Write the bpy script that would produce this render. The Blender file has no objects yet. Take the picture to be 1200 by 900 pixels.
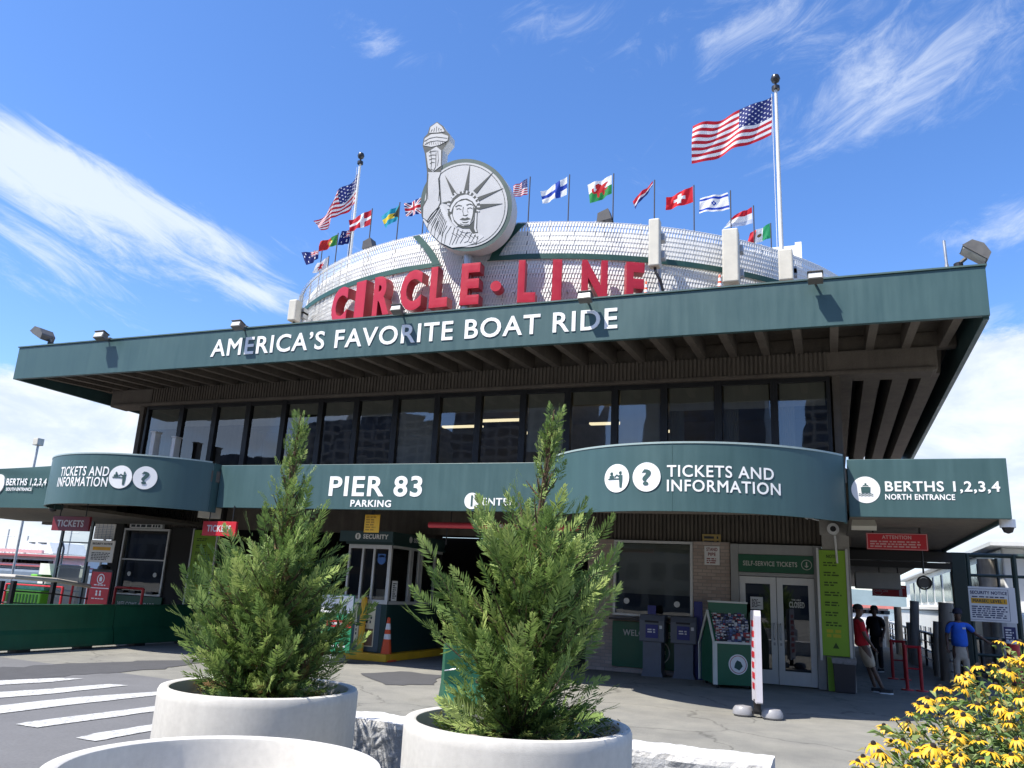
import bpy, math, random
import numpy as np
from mathutils import Vector, Matrix, noise as mnoise
SC = bpy.context.scene
COL = SC.collection
rad = math.radians
# ------------------------------------------------------------------ camera
EYE = np.array([0.0, 0.0, 1.65]); FPX = 940.0
def _rot(p, r, y):
    f = np.array([-math.sin(y), math.cos(y), 0]); rt = np.array([math.cos(y), math.sin(y), 0]); up = np.array([0, 0, 1.0])
    f2 = f*math.cos(p)+up*math.sin(p); u2 = -f*math.sin(p)+up*math.cos(p)
    return np.array([rt*math.cos(r)+u2*math.sin(r), -rt*math.sin(r)+u2*math.cos(r), f2])
CR = _rot(rad(14.4), rad(3.0), rad(21.9))
cam = bpy.data.cameras.new('camera'); camo = bpy.data.objects.new('camera', cam); COL.objects.link(camo)
cam.sensor_width = 36; cam.lens = FPX/1200*36; cam.clip_end = 9000; cam.clip_start = .05
mw = Matrix.Identity(4)
for i in range(3):
    mw[i][0] = CR[0][i]; mw[i][1] = CR[1][i]; mw[i][2] = -CR[2][i]; mw[i][3] = EYE[i]
camo.matrix_world = mw
SC.camera = camo
# ------------------------------------------------------------------ sky, sun, exposure
SUN_FROM = Vector((-.42, -.50, 1.0)).normalized()
SUN_EL = math.asin(SUN_FROM.z); SUN_AZ = math.atan2(SUN_FROM.x, SUN_FROM.y)
sun = bpy.data.lights.new('sun', 'SUN'); suno = bpy.data.objects.new('sun', sun); COL.objects.link(suno)
sun.energy = 3.55; sun.angle = rad(.53); sun.color = (1, .95, .87)
suno.rotation_euler = SUN_FROM.to_track_quat('Z', 'Y').to_euler()
SC.view_settings.view_transform = 'Standard'; SC.view_settings.look = 'None'
SC.view_settings.exposure = 1.19; SC.view_settings.gamma = 1; SC.view_settings.use_curve_mapping = False
SC.render.engine = 'CYCLES'
SC.cycles.max_bounces = 8; SC.cycles.transparent_max_bounces = 16; SC.cycles.caustics_reflective = False; SC.cycles.caustics_refractive = False

def ray(x, y): return CR.T @ np.array([(x-600)/FPX, (450-y)/FPX, 1.0])
def W(x, y, Y): d = ray(x, y); return EYE+d*((Y-EYE[1])/d[1])
def G(x, y, z=0.0): d = ray(x, y); return EYE+d*((z-EYE[2])/d[2])
def CYL(x, y, c, r):
    d = ray(x, y); a = d[0]**2+d[1]**2; o = EYE[:2]-np.array(c); b = 2*(o@d[:2]); D = max(0, b*b-4*a*(o@o-r*r))
    return EYE+d*((-b-D**.5)/(2*a))

world = bpy.data.worlds.new('World'); SC.world = world; world.use_nodes = True
def build_sky():
    nt = world.node_tree; N = nt.nodes; L = nt.links; N.clear()
    out = N.new('ShaderNodeOutputWorld'); bg = N.new('ShaderNodeBackground'); L.new(bg.outputs[0], out.inputs[0])
    sky = N.new('ShaderNodeTexSky'); sky.sky_type = 'NISHITA'; sky.sun_disc = False
    sky.sun_elevation = SUN_EL; sky.sun_rotation = SUN_AZ; sky.air_density = 1.0; sky.dust_density = .6; sky.ozone_density = 2.2
    hs = N.new('ShaderNodeHueSaturation'); hs.inputs['Saturation'].default_value = 1.15; hs.inputs['Value'].default_value = 1.10
    tin = N.new('ShaderNodeMixRGB'); tin.blend_type = 'MULTIPLY'; tin.inputs[0].default_value = 1; tin.inputs[2].default_value = (1, 1.04, 1.22, 1); L.new(sky.outputs[0], tin.inputs[1]); L.new(tin.outputs[0], hs.inputs['Color'])
    tc = N.new('ShaderNodeTexCoord'); sep = N.new('ShaderNodeSeparateXYZ'); L.new(tc.outputs['Generated'], sep.inputs[0])
    def mth(op, a, b=None, c=None):
        n = N.new('ShaderNodeMath'); n.operation = op
        for i, v in enumerate((a, b, c)):
            if v is None: continue
            if isinstance(v, (int, float)): n.inputs[i].default_value = v
            else: L.new(v, n.inputs[i])
        return n.outputs[0]
    az = mth('ARCTAN2', sep.outputs[0], sep.outputs[1]); el = mth('ARCSINE', sep.outputs[2])
    # warped noise in direction space
    def noise(scale, detail, rough, stretch=(1, 1, 1), dist=0.0):
        mp = N.new('ShaderNodeMapping'); mp.inputs['Scale'].default_value = stretch; L.new(tc.outputs['Generated'], mp.inputs[0])
        n = N.new('ShaderNodeTexNoise'); n.inputs['Scale'].default_value = scale; n.inputs['Detail'].default_value = detail
        n.inputs['Roughness'].default_value = rough; n.inputs['Distortion'].default_value = dist; L.new(mp.outputs[0], n.inputs[0]); return n.outputs[0]
    def fibre(rot, su, sv, detail=10, rough=.66, dist=.5, off=0.0):
        c, s = math.cos(rad(rot)), math.sin(rad(rot)); u = mth('MULTIPLY_ADD', az, c*su, mth('MULTIPLY', el, s*su)); v = mth('MULTIPLY_ADD', el, c*sv, mth('MULTIPLY', az, -s*sv))
        cb_ = N.new('ShaderNodeCombineXYZ'); L.new(u, cb_.inputs[0]); L.new(v, cb_.inputs[1]); cb_.inputs[2].default_value = off
        n = N.new('ShaderNodeTexNoise'); n.inputs['Scale'].default_value = 1; n.inputs['Detail'].default_value = detail; n.inputs['Roughness'].default_value = rough; n.inputs['Distortion'].default_value = dist; L.new(cb_.outputs[0], n.inputs[0]); return n.outputs[0]
    puff = noise(7.5, 11, .64, (1, 1, 1.9), .3); fibL = fibre(-21, 8, 34, 11, .7, .7, 2.0); fibR = fibre(22, 8, 22, 11, .7, .9, 7.0); big = noise(2.6, 7, .58, (1, 1, 2.4), .4)
    def azel(px, py):
        d = ray(px, py); d = d/np.linalg.norm(d); return math.atan2(d[0], d[1]), math.asin(d[2])
    def blob(px, py, hx, hy, rot):
        a0, e0 = azel(px, py); da = mth('SUBTRACT', az, a0); de = mth('SUBTRACT', el, e0)
        da = mth('MULTIPLY', da, math.cos(e0)); c, s = math.cos(rad(rot)), math.sin(rad(rot))
        u = mth('MULTIPLY_ADD', da, c, mth('MULTIPLY', de, s)); v = mth('MULTIPLY_ADD', de, c, mth('MULTIPLY', da, -s))
        u = mth('DIVIDE', u, hx/FPX); v = mth('DIVIDE', v, hy/FPX)
        q = mth('ADD', mth('MULTIPLY', u, u), mth('MULTIPLY', v, v))
        return mth('POWER', 2.718, mth('MULTIPLY', q, -1.0))
    def total(lst):
        t = None
        for (x, y, hx, hy, rot, s) in lst:
            b = mth('MULTIPLY', blob(x, y, hx, hy, rot), s); t = b if t is None else mth('ADD', t, b)
        return t
    def ramp(x, lo, hi):
        m = N.new('ShaderNodeMapRange'); m.interpolation_type = 'SMOOTHSTEP'; L.new(x, m.inputs[0])
        m.inputs[1].default_value = lo; m.inputs[2].default_value = hi; return m.outputs[0]
    cirrus = total([(0, 178, 120, 24, -16, 1.1), (130, 225, 120, 22, -22, 1.0), (258, 280, 75, 15, -20, .85), (60, 235, 150, 60, -20, .42), (320, 345, 60, 12, -8, .5), (300, 347, 80, 14, -12, .7), (60, 300, 110, 40, -15, .45),
                    (380, 290, 60, 20, 8, .4)])
    cirrR = total([(1090, 60, 230, 90, 14, .62), (1010, 120, 110, 40, 25, .38), (430, 45, 80, 26, -15, .6), (640, 25, 170, 40, 0, .5), (1185, 262, 80, 30, 5, .95), (1150, 375, 80, 18, 5, .7), (880, 30, 120, 40, 10, .5)])
    cumul = total([(60, 500, 150, 44, -8, 1.05), (40, 570, 200, 60, 0, .95), (60, 630, 300, 50, 0, .7), (1150, 455, 95, 58, 0, 1.0), (1160, 545, 130, 46, 0, 1.15),
                   (1100, 620, 200, 60, 0, .8), (1260, 480, 120, 80, 0, .9), (-200, 520, 200, 90, 0, .8)])
    hz = mth('MULTIPLY', ramp(big, .48, .68), mth('LESS_THAN', sep.outputs[1], .1))       # loose clouds over the city behind
    ca = mth('MAXIMUM', ramp(mth('ADD', mth('MULTIPLY', cirrus, .62), mth('MULTIPLY', fibL, 1.5)), .94, 1.58), ramp(mth('ADD', mth('MULTIPLY', cirrR, .55), mth('MULTIPLY', fibR, 1.0)), .72, 1.32))
    cb = ramp(mth('ADD', mth('MULTIPLY', cumul, .75), mth('MULTIPLY', puff, 1.1)), .86, 1.16)
    cb = mth('MULTIPLY', cb, ramp(cumul, .08, .4))
    cb = mth('MAXIMUM', cb, mth('MULTIPLY', hz, .8))
    shade = ramp(puff, .36, .66)
    cc = N.new('ShaderNodeMixRGB'); cc.inputs[1].default_value = (4.0, 4.5, 5.3, 1); cc.inputs[2].default_value = (5.6, 5.85, 6.1, 1); L.new(shade, cc.inputs[0])
    m1 = N.new('ShaderNodeMixRGB'); L.new(mth('MULTIPLY', ca, .78), m1.inputs[0]); L.new(hs.outputs[0], m1.inputs[1]); m1.inputs[2].default_value = (5.0, 5.4, 6.0, 1)
    m2 = N.new('ShaderNodeMixRGB'); L.new(mth('MULTIPLY', cb, .93), m2.inputs[0]); L.new(m1.outputs[0], m2.inputs[1]); L.new(cc.outputs[0], m2.inputs[2])
    L.new(m2.outputs[0], bg.inputs[0]); bg.inputs[1].default_value = .085
build_sky()
# ------------------------------------------------------------------ mesh helpers
ORG = {}
class MB:
    def __init__(s): s.v = []; s.f = []; s.m = []
    def add(s, vs, fs, mi=0):
        o = len(s.v); s.v.extend([tuple(map(float, p)) for p in vs]); s.f.extend([tuple(i+o for i in f) for f in fs]); s.m.extend([mi]*len(fs)); return s
    def box(s, x0, y0, z0, x1, y1, z1, mi=0):
        x0, x1 = sorted((x0, x1)); y0, y1 = sorted((y0, y1)); z0, z1 = sorted((z0, z1))
        return s.add([(x0,y0,z0),(x1,y0,z0),(x1,y1,z0),(x0,y1,z0),(x0,y0,z1),(x1,y0,z1),(x1,y1,z1),(x0,y1,z1)],
                     [(0,3,2,1),(4,5,6,7),(0,1,5,4),(1,2,6,5),(2,3,7,6),(3,0,4,7)], mi)
    def fbox(s, F, a0, b0, c0, a1, b1, c1, mi=0):            # box in a frame F=(o,r,u,n)
        o, r, u, n = F; k = len(s.v); s.box(a0, b0, c0, a1, b1, c1, mi)
        for i in range(k, len(s.v)):
            a, b, c = s.v[i]; s.v[i] = tuple(np.array(o)+np.array(r)*a+np.array(u)*b+np.array(n)*c)
        return s
    def tube(s, pts, r, n=10, mi=0, caps=True):
        pts = [Vector(p) for p in pts]; rs = r if isinstance(r, (list, tuple)) else [r]*len(pts); k = len(s.v); vs = []
        up = None
        for i, p in enumerate(pts):
            t = (pts[min(i+1, len(pts)-1)]-pts[max(i-1, 0)]).normalized()
            if up is None: up = Vector((0, 0, 1)) if abs(t.z) < .9 else Vector((0, 1, 0))
            a = t.cross(up).normalized(); b = a.cross(t).normalized(); up = b
            for j in range(n):
                q = 2*math.pi*j/n; vs.append(p+(a*math.cos(q)+b*math.sin(q))*rs[i])
        fs = [(i*n+j, i*n+(j+1) % n, (i+1)*n+(j+1) % n, (i+1)*n+j) for i in range(len(pts)-1) for j in range(n)]
        if caps: fs += [tuple(range(n))[::-1], tuple(range((len(pts)-1)*n, len(pts)*n))]
        return s.add(vs, fs, mi)
    def lathe(s, prof, c=(0, 0, 0), n=24, mi=0, caps=True):
        vs = [(c[0]+r*math.cos(2*math.pi*j/n), c[1]+r*math.sin(2*math.pi*j/n), c[2]+z) for r, z in prof for j in range(n)]
        fs = [(i*n+j, i*n+(j+1) % n, (i+1)*n+(j+1) % n, (i+1)*n+j) for i in range(len(prof)-1) for j in range(n)]
        if caps: fs += [tuple(range(n))[::-1], tuple(range((len(prof)-1)*n, len(prof)*n))]
        return s.add(vs, fs, mi)
    def prism(s, poly, F, c0, c1, mi=0, side_mi=None):        # 2D polygon in frame F, from offset c0 (back) to c1 (front, along n)
        o, r, u, n = [np.array(q, float) for q in F]; k = len(poly)
        ar = sum(poly[i][0]*poly[(i+1) % k][1]-poly[(i+1) % k][0]*poly[i][1] for i in range(k))
        if ar < 0: poly = poly[::-1]
        vs = [o+r*a+u*b+n*c for c in (c0, c1) for a, b in poly]
        s.add(vs, [tuple(range(k, 2*k)), tuple(range(k))[::-1]], mi)
        s.add(vs, [(i, (i+1) % k, k+(i+1) % k, k+i) for i in range(k)], mi if side_mi is None else side_mi); return s
    def build(s, name, mats, parent=None, base=None, smooth=False, bevel=0, seg=2, wn=False):
        me = bpy.data.meshes.new(name); v = np.array(s.v, float).reshape(-1, 3)
        if parent is not None: org = ORG.get(parent.name, np.zeros(3))
        elif base is not None: org = np.array(base, float)
        else: org = np.zeros(3)
        me.from_pydata((v-org).tolist(), [], s.f)
        for m in (mats if isinstance(mats, (list, tuple)) else [mats]): me.materials.append(m)
        me.polygons.foreach_set('material_index', s.m)
        if smooth:
            me.polygons.foreach_set('use_smooth', [True]*len(s.f))
        me.update(); me.validate()
        o = bpy.data.objects.new(name, me); COL.objects.link(o)
        if parent is not None: o.parent = parent
        else: o.location = org
        ORG[o.name] = org
        if smooth and not wn:
            try: me.set_sharp_from_angle(angle=rad(40))
            except Exception: pass
        if bevel:
            b = o.modifiers.new('bevel', 'BEVEL'); b.width = bevel; b.segments = seg; b.limit_method = 'ANGLE'; b.angle_limit = rad(40)
        return o
def tag(o, label=None, cat=None, group=None, kind=None):
    if label: o['label'] = label
    if cat: o['category'] = cat
    if group: o['group'] = group
    if kind: o['kind'] = kind
    return o
def thing(name, label, cat, base=(0, 0, 0), group=None):
    o = bpy.data.objects.new(name, None); COL.objects.link(o); o.location = base; o.empty_display_size = .2
    ORG[o.name] = np.array(base, float); return tag(o, label, cat, group)
def kids(o): return [c for c in bpy.data.objects if c.parent == o]
def copy_tree(o, parent=None):
    c = o.copy(); COL.objects.link(c); ORG[c.name] = ORG.get(o.name, np.zeros(3))
    if parent is not None: c.parent = parent
    for ch in list(o.children): copy_tree(ch, c)
    return c
def dup(o, loc, rotz=None, label=None, scale=None):
    c = copy_tree(o); c.location = loc
    if rotz is not None: c.rotation_euler = (0, 0, rotz)
    if label: c['label'] = label
    if scale: c.scale = scale
    return c
FACE = ((1, 0, 0), (0, 0, 1), (0, -1, 0))                    # right, up, outward of a wall that faces the street
def FR(o, r=(1, 0, 0), u=(0, 0, 1)):
    r = np.array(r, float); r /= np.linalg.norm(r); u = np.array(u, float); u /= np.linalg.norm(u); return (np.array(o, float), r, u, np.cross(r, u))
# ------------------------------------------------------------------ lettering
_T = {}
def glyphs(body, bold=.012, caps=0):
    k = (body, bold, caps)
    if k in _T: return _T[k]
    cu = bpy.data.curves.new('t', 'FONT'); cu.body = body; cu.bevel_depth = bold; cu.bevel_resolution = 0; cu.extrude = 1.0; cu.resolution_u = 4; cu.fill_mode = 'BOTH'; cu.space_character = 1.10
    if caps:
        cu.small_caps_scale = caps
        for i, ch in enumerate(body):
            if ch.islower(): cu.body_format[i].use_small_caps = True
    ob = bpy.data.objects.new('t', cu); COL.objects.link(ob); bpy.context.view_layer.update()
    dg = bpy.context.evaluated_depsgraph_get(); me = bpy.data.meshes.new_from_object(ob.evaluated_get(dg))
    v = np.zeros(len(me.vertices)*3); me.vertices.foreach_get('co', v); v = v.reshape(-1, 3); f = [tuple(p.vertices) for p in me.polygons]
    bpy.data.objects.remove(ob); bpy.data.curves.remove(cu); bpy.data.meshes.remove(me)
    v[:, 2] = np.where(np.abs(v[:, 2]) > 1, np.sign(v[:, 2])*(1+.02*(np.abs(v[:, 2]) > 1.0001)), v[:, 2])
    v[:, 0] = (v[:, 0]-v[:, 0].min())/max(1e-6, v[:, 0].max()-v[:, 0].min()); _T[k] = (v, f); return _T[k]
CAPH = None
def cap_height():
    global CAPH
    if CAPH is None:
        v, f = glyphs('H', .0); CAPH = v[:, 1].max()
    return CAPH
def put(mb, body, F, w, h, depth=.004, bold=.012, caps=0, mi=0, warp=None):
    """lettering w wide with capitals h high from the frame's origin; warp(x, y, d) replaces the flat frame"""
    v, f = glyphs(body, bold, caps); ch = cap_height(); o, r, u, n = F
    x = v[:, 0]*w; y = v[:, 1]/ch*h; d = (v[:, 2]+1)/2*depth+.002
    P = np.array([warp(a, b, c) for a, b, c in zip(x, y, d)]) if warp else o+np.outer(x, r)+np.outer(y, u)+np.outer(d, n)
    mb.add(P, f, mi); return mb
def put_split(name, mat, parent, body, F, w, h, depth=.004, bold=.012, caps=0, gap=.30):
    """lettering as one part per word"""
    v, f = glyphs(body, bold, caps); ch = cap_height(); xs = sorted({(round(min(v[i, 0] for i in q)*w, 5), round(max(v[i, 0] for i in q)*w, 5)) for q in f}); cuts = []; e = xs[0][1]
    for a, b in xs:
        if a-e > gap*h: cuts.append((a+e)/2)
        e = max(e, b)
    o, r, u, n = F; P = o+np.outer(v[:, 0]*w, r)+np.outer(v[:, 1]/ch*h, u)+np.outer((v[:, 2]+1)/2*depth+.002, n)
    for k in range(len(cuts)+1):
        lo = cuts[k-1] if k else -9; hi = cuts[k] if k < len(cuts) else 9e9; fs = [q for q in f if lo < v[q[0], 0]*w < hi]
        mb = MB(); ix = sorted({i for q in fs for i in q}); mp = {i: j for j, i in enumerate(ix)}; mb.add(P[ix], [tuple(mp[i] for i in q) for q in fs]); mb.build(name, mat, parent)
def build_words(src, name, mat, parent, gap):
    """one part per word: letters whose world x spans lie nearer than gap stay together"""
    P = np.array(src.v); sp = sorted((min(P[i, 0] for i in f), max(P[i, 0] for i in f)) for f in src.f); cuts = []; e = sp[0][1]
    for a, b in sp:
        if a-e > gap: cuts.append((a+e)/2)
        e = max(e, b)
    for k in range(len(cuts)+1):
        lo = cuts[k-1] if k else -1e9; hi = cuts[k] if k < len(cuts) else 1e9; fs = [f for f in src.f if lo < P[f[0], 0] < hi]; ix = sorted({i for f in fs for i in f}); mp = {i: j for j, i in enumerate(ix)}
        mb = MB(); mb.add(P[ix], [tuple(mp[i] for i in f) for f in fs]); mb.build(name, mat, parent)
def disc(mb, F, rx, ry, d0, d1, n=40, mi=0):
    return mb.prism([(rx*math.cos(2*math.pi*i/n), ry*math.sin(2*math.pi*i/n)) for i in range(n)], F, d0, d1, mi)
def ring(mb, F, r0, r1, d0, d1, n=48, mi=0, a0=0, a1=360):
    o, r, u, nn = F
    st = [rad(a0+(a1-a0)*i/n) for i in range(n+1)]
    for i in range(n):
        q = [(r0*math.cos(st[i]), r0*math.sin(st[i])), (r1*math.cos(st[i]), r1*math.sin(st[i])), (r1*math.cos(st[i+1]), r1*math.sin(st[i+1])), (r0*math.cos(st[i+1]), r0*math.sin(st[i+1]))]
        mb.prism(q, F, d0, d1, mi)
    return mb
def scribble(mb, F, w, h, rows, seed, mi=0, d=.003, fill=.55, lo=.55, align='l'):
    """rows of small unreadable print"""
    rg = random.Random(seed); rh = h/rows
    for i in range(rows):
        L = w*rg.uniform(lo, 1); x = 0 if align == 'l' else (w-L)/2; e = x+L
        while x < e-.3*rh:
            ww = min(rg.uniform(.8, 3.2)*rh, e-x); mb.fbox(F, x, h-(i+1)*rh+rh*(1-fill)/2, .001, x+ww*.86, h-(i+1)*rh+rh*(1-fill)/2+rh*fill, d, mi); x += ww+rh*.25
    return mb
# ------------------------------------------------------------------ materials
def nodes_of(name):
    m = bpy.data.materials.new(name); m.use_nodes = True; nt = m.node_tree; b = nt.nodes['Principled BSDF']; return m, nt, nt.nodes, nt.links, b
def M(name, col, rough=.6, var=.12, scale=3.0, bump=0.0, bscale=60, metal=0.0, spec=.5, streak=0.0, fine=0.0):
    m, nt, N, L, b = nodes_of(name)
    tc = N.new('ShaderNodeTexCoord'); n = N.new('ShaderNodeTexNoise'); n.inputs['Scale'].default_value = scale; n.inputs['Detail'].default_value = 6; n.inputs['Roughness'].default_value = .65
    L.new(tc.outputs['Object'], n.inputs[0]); fac = n.outputs[0]
    if streak:
        mp = N.new('ShaderNodeMapping'); mp.inputs['Scale'].default_value = (1, 1, .08); L.new(tc.outputs['Object'], mp.inputs[0])
        n2 = N.new('ShaderNodeTexNoise'); n2.inputs['Scale'].default_value = 9; n2.inputs['Detail'].default_value = 5; L.new(mp.outputs[0], n2.inputs[0])
        mx = N.new('ShaderNodeMixRGB'); mx.inputs[0].default_value = streak; L.new(fac, mx.inputs[1]); L.new(n2.outputs[0], mx.inputs[2]); fac = mx.outputs[0]
    if fine:
        n3 = N.new('ShaderNodeTexNoise'); n3.inputs['Scale'].default_value = scale*25; n3.inputs['Detail'].default_value = 3; L.new(tc.outputs['Object'], n3.inputs[0])
        mx = N.new('ShaderNodeMixRGB'); mx.inputs[0].default_value = fine; L.new(fac, mx.inputs[1]); L.new(n3.outputs[0], mx.inputs[2]); fac = mx.outputs[0]
    cr = N.new('ShaderNodeMapRange'); cr.inputs[1].default_value = .3; cr.inputs[2].default_value = .7; cr.inputs[3].default_value = 1-var; cr.inputs[4].default_value = 1+var; L.new(fac, cr.inputs[0])
    mul = N.new('ShaderNodeMixRGB'); mul.blend_type = 'MULTIPLY'; mul.inputs[0].default_value = 1; mul.inputs[1].default_value = (*col, 1); L.new(cr.outputs[0], mul.inputs[2])
    L.new(mul.outputs[0], b.inputs['Base Color']); b.inputs['Roughness'].default_value = rough; b.inputs['Metallic'].default_value = metal; b.inputs['Specular IOR Level'].default_value = spec
    if var > 0:
        rr = N.new('ShaderNodeMapRange'); rr.inputs[1].default_value = .3; rr.inputs[2].default_value = .7; rr.inputs[3].default_value = max(0, rough-.08); rr.inputs[4].default_value = min(1, rough+.1); L.new(fac, rr.inputs[0]); L.new(rr.outputs[0], b.inputs['Roughness'])
    if bump:
        nb = N.new('ShaderNodeTexNoise'); nb.inputs['Scale'].default_value = bscale; nb.inputs['Detail'].default_value = 4; L.new(tc.outputs['Object'], nb.inputs[0])
        bp = N.new('ShaderNodeBump'); bp.inputs['Strength'].default_value = bump; bp.inputs['Distance'].default_value = .02; L.new(nb.outputs[0], bp.inputs['Height']); L.new(bp.outputs[0], b.inputs['Normal'])
    return m
def attr_mat(name, rough=.7, transl=0.0, attr='tint', spec=.3, fres=True):
    m, nt, N, L, b = nodes_of(name)
    a = N.new('ShaderNodeAttribute'); a.attribute_name = attr; L.new(a.outputs['Color'], b.inputs['Base Color']); b.inputs['Roughness'].default_value = rough; b.inputs['Specular IOR Level'].default_value = spec
    if transl:
        t = N.new('ShaderNodeBsdfTranslucent'); L.new(a.outputs['Color'], t.inputs[0]); mx = N.new('ShaderNodeMixShader'); mx.inputs[0].default_value = transl
        L.new(b.outputs[0], mx.inputs[1]); L.new(t.outputs[0], mx.inputs[2]); L.new(mx.outputs[0], N['Material Output'].inputs[0])
    return m
def glass_mat(name, tint=(.3, .33, .33), refl_min=.04, rough=.02, ior=1.5, wav=.0):
    """a thin pane: tinted see-through with Fresnel reflection"""
    m, nt, N, L, b = nodes_of(name); N.remove(b)
    t = N.new('ShaderNodeBsdfTransparent'); t.inputs[0].default_value = (*tint, 1); g = N.new('ShaderNodeBsdfGlossy'); g.inputs['Roughness'].default_value = rough; g.inputs[0].default_value = (.95, .97, 1, 1)
    fr = N.new('ShaderNodeFresnel'); fr.inputs[0].default_value = ior; ad = N.new('ShaderNodeMath'); ad.operation = 'ADD'; ad.use_clamp = True; ad.inputs[1].default_value = refl_min; L.new(fr.outputs[0], ad.inputs[0])
    mx = N.new('ShaderNodeMixShader'); L.new(ad.outputs[0], mx.inputs[0]); L.new(t.outputs[0], mx.inputs[1]); L.new(g.outputs[0], mx.inputs[2]); L.new(mx.outputs[0], N['Material Output'].inputs[0])
    if wav:
        tc = N.new('ShaderNodeTexCoord'); n = N.new('ShaderNodeTexNoise'); n.inputs['Scale'].default_value = .9; L.new(tc.outputs['Object'], n.inputs[0])
        bp = N.new('ShaderNodeBump'); bp.inputs['Strength'].default_value = wav; bp.inputs['Distance'].default_value = .05; L.new(n.outputs[0], bp.inputs['Height']); L.new(bp.outputs[0], g.inputs['Normal']); L.new(bp.outputs[0], fr.inputs['Normal'])
    return m
SIGN = M('sign_green_vinyl', (.043, .093, .096), .45, .15, 1.0, streak=.55)
SIGN_B = M('sign_green_fabric', (.034, .086, .085), .55, .08, 1.5, streak=.3)
WHITE = M('white_vinyl', (.8, .8, .79), .5, .03, 4)
WHITEP = M('white_paint', (.72, .72, .7), .5, .08, 3, streak=.4)
BLACK = M('black_print', (.02, .02, .022), .6, .05)
INK = M('dark_ink', (.03, .04, .05), .6, .05)
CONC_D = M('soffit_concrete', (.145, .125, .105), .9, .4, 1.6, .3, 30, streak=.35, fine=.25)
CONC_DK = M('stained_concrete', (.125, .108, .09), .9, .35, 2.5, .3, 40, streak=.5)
CONC_G = M('grey_concrete', (.36, .34, .31), .9, .22, 2.2, .4, 60, fine=.3)
DARKMET = M('dark_bronze_metal', (.012, .012, .013), .45, .2, 4)
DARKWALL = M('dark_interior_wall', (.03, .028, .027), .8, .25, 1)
ALU = M('aluminium_frame', (.62, .62, .6), .42, .1, 3, metal=.35, streak=.4)
GALV = M('galvanised_steel', (.42, .43, .44), .45, .2, 5, metal=.7)
RED = M('sign_red', (.5, .018, .03), .42, .1, 3)
REDP = M('red_paint', (.5, .02, .03), .4, .15, 4)
DKRED = M('dark_red_sign', (.16, .012, .022), .5, .1, 3)
GREENP = M('barrier_green_paint', (.008, .075, .035), .45, .25, 2.2, .1, 30, streak=.35)
GREENB = M('board_green', (.010, .11, .052), .4, .1, 2)
LIME = M('lime_board', (.25, .46, .03), .5, .06, 2)
LIMEY = M('lime_board_yellow', (.55, .5, .02), .5, .05, 2)
YELLOW = M('yellow_paint', (.78, .42, .02), .5, .15, 4, streak=.3)
WOOD = M('weathered_wood', (.26, .22, .17), .85, .35, 2, .4, 50, streak=.7)
PILE = M('pile_wood', (.40, .365, .31), .9, .4, 2.5, .6, 40, streak=.7)
BEIGE = M('beige_enclosure', (.55, .53, .46), .5, .08, 3)
GREYPL = M('grey_plastic', (.15, .165, .20), .5, .12, 3)
DGREY = M('dark_grey', (.06, .06, .065), .55, .15, 4)
LAMPG = M('lamp_grey', (.11, .108, .104), .5, .15, 6)
BLUE = M('navy_panel', (.03, .036, .22), .45, .1, 3)
GLASS_UP = glass_mat('tinted_window_glass', (.68, .7, .68), .06, .015, wav=.05)
GLASS_SH = glass_mat('shop_glass', (.62, .65, .64), .04, .01, wav=.04)
GLASS_CL = glass_mat('clear_glass', (.86, .9, .89), .02, .01)
BLINDM = M('roller_blind', (.55, .52, .45), .8, .12, 2, streak=.5)
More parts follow.
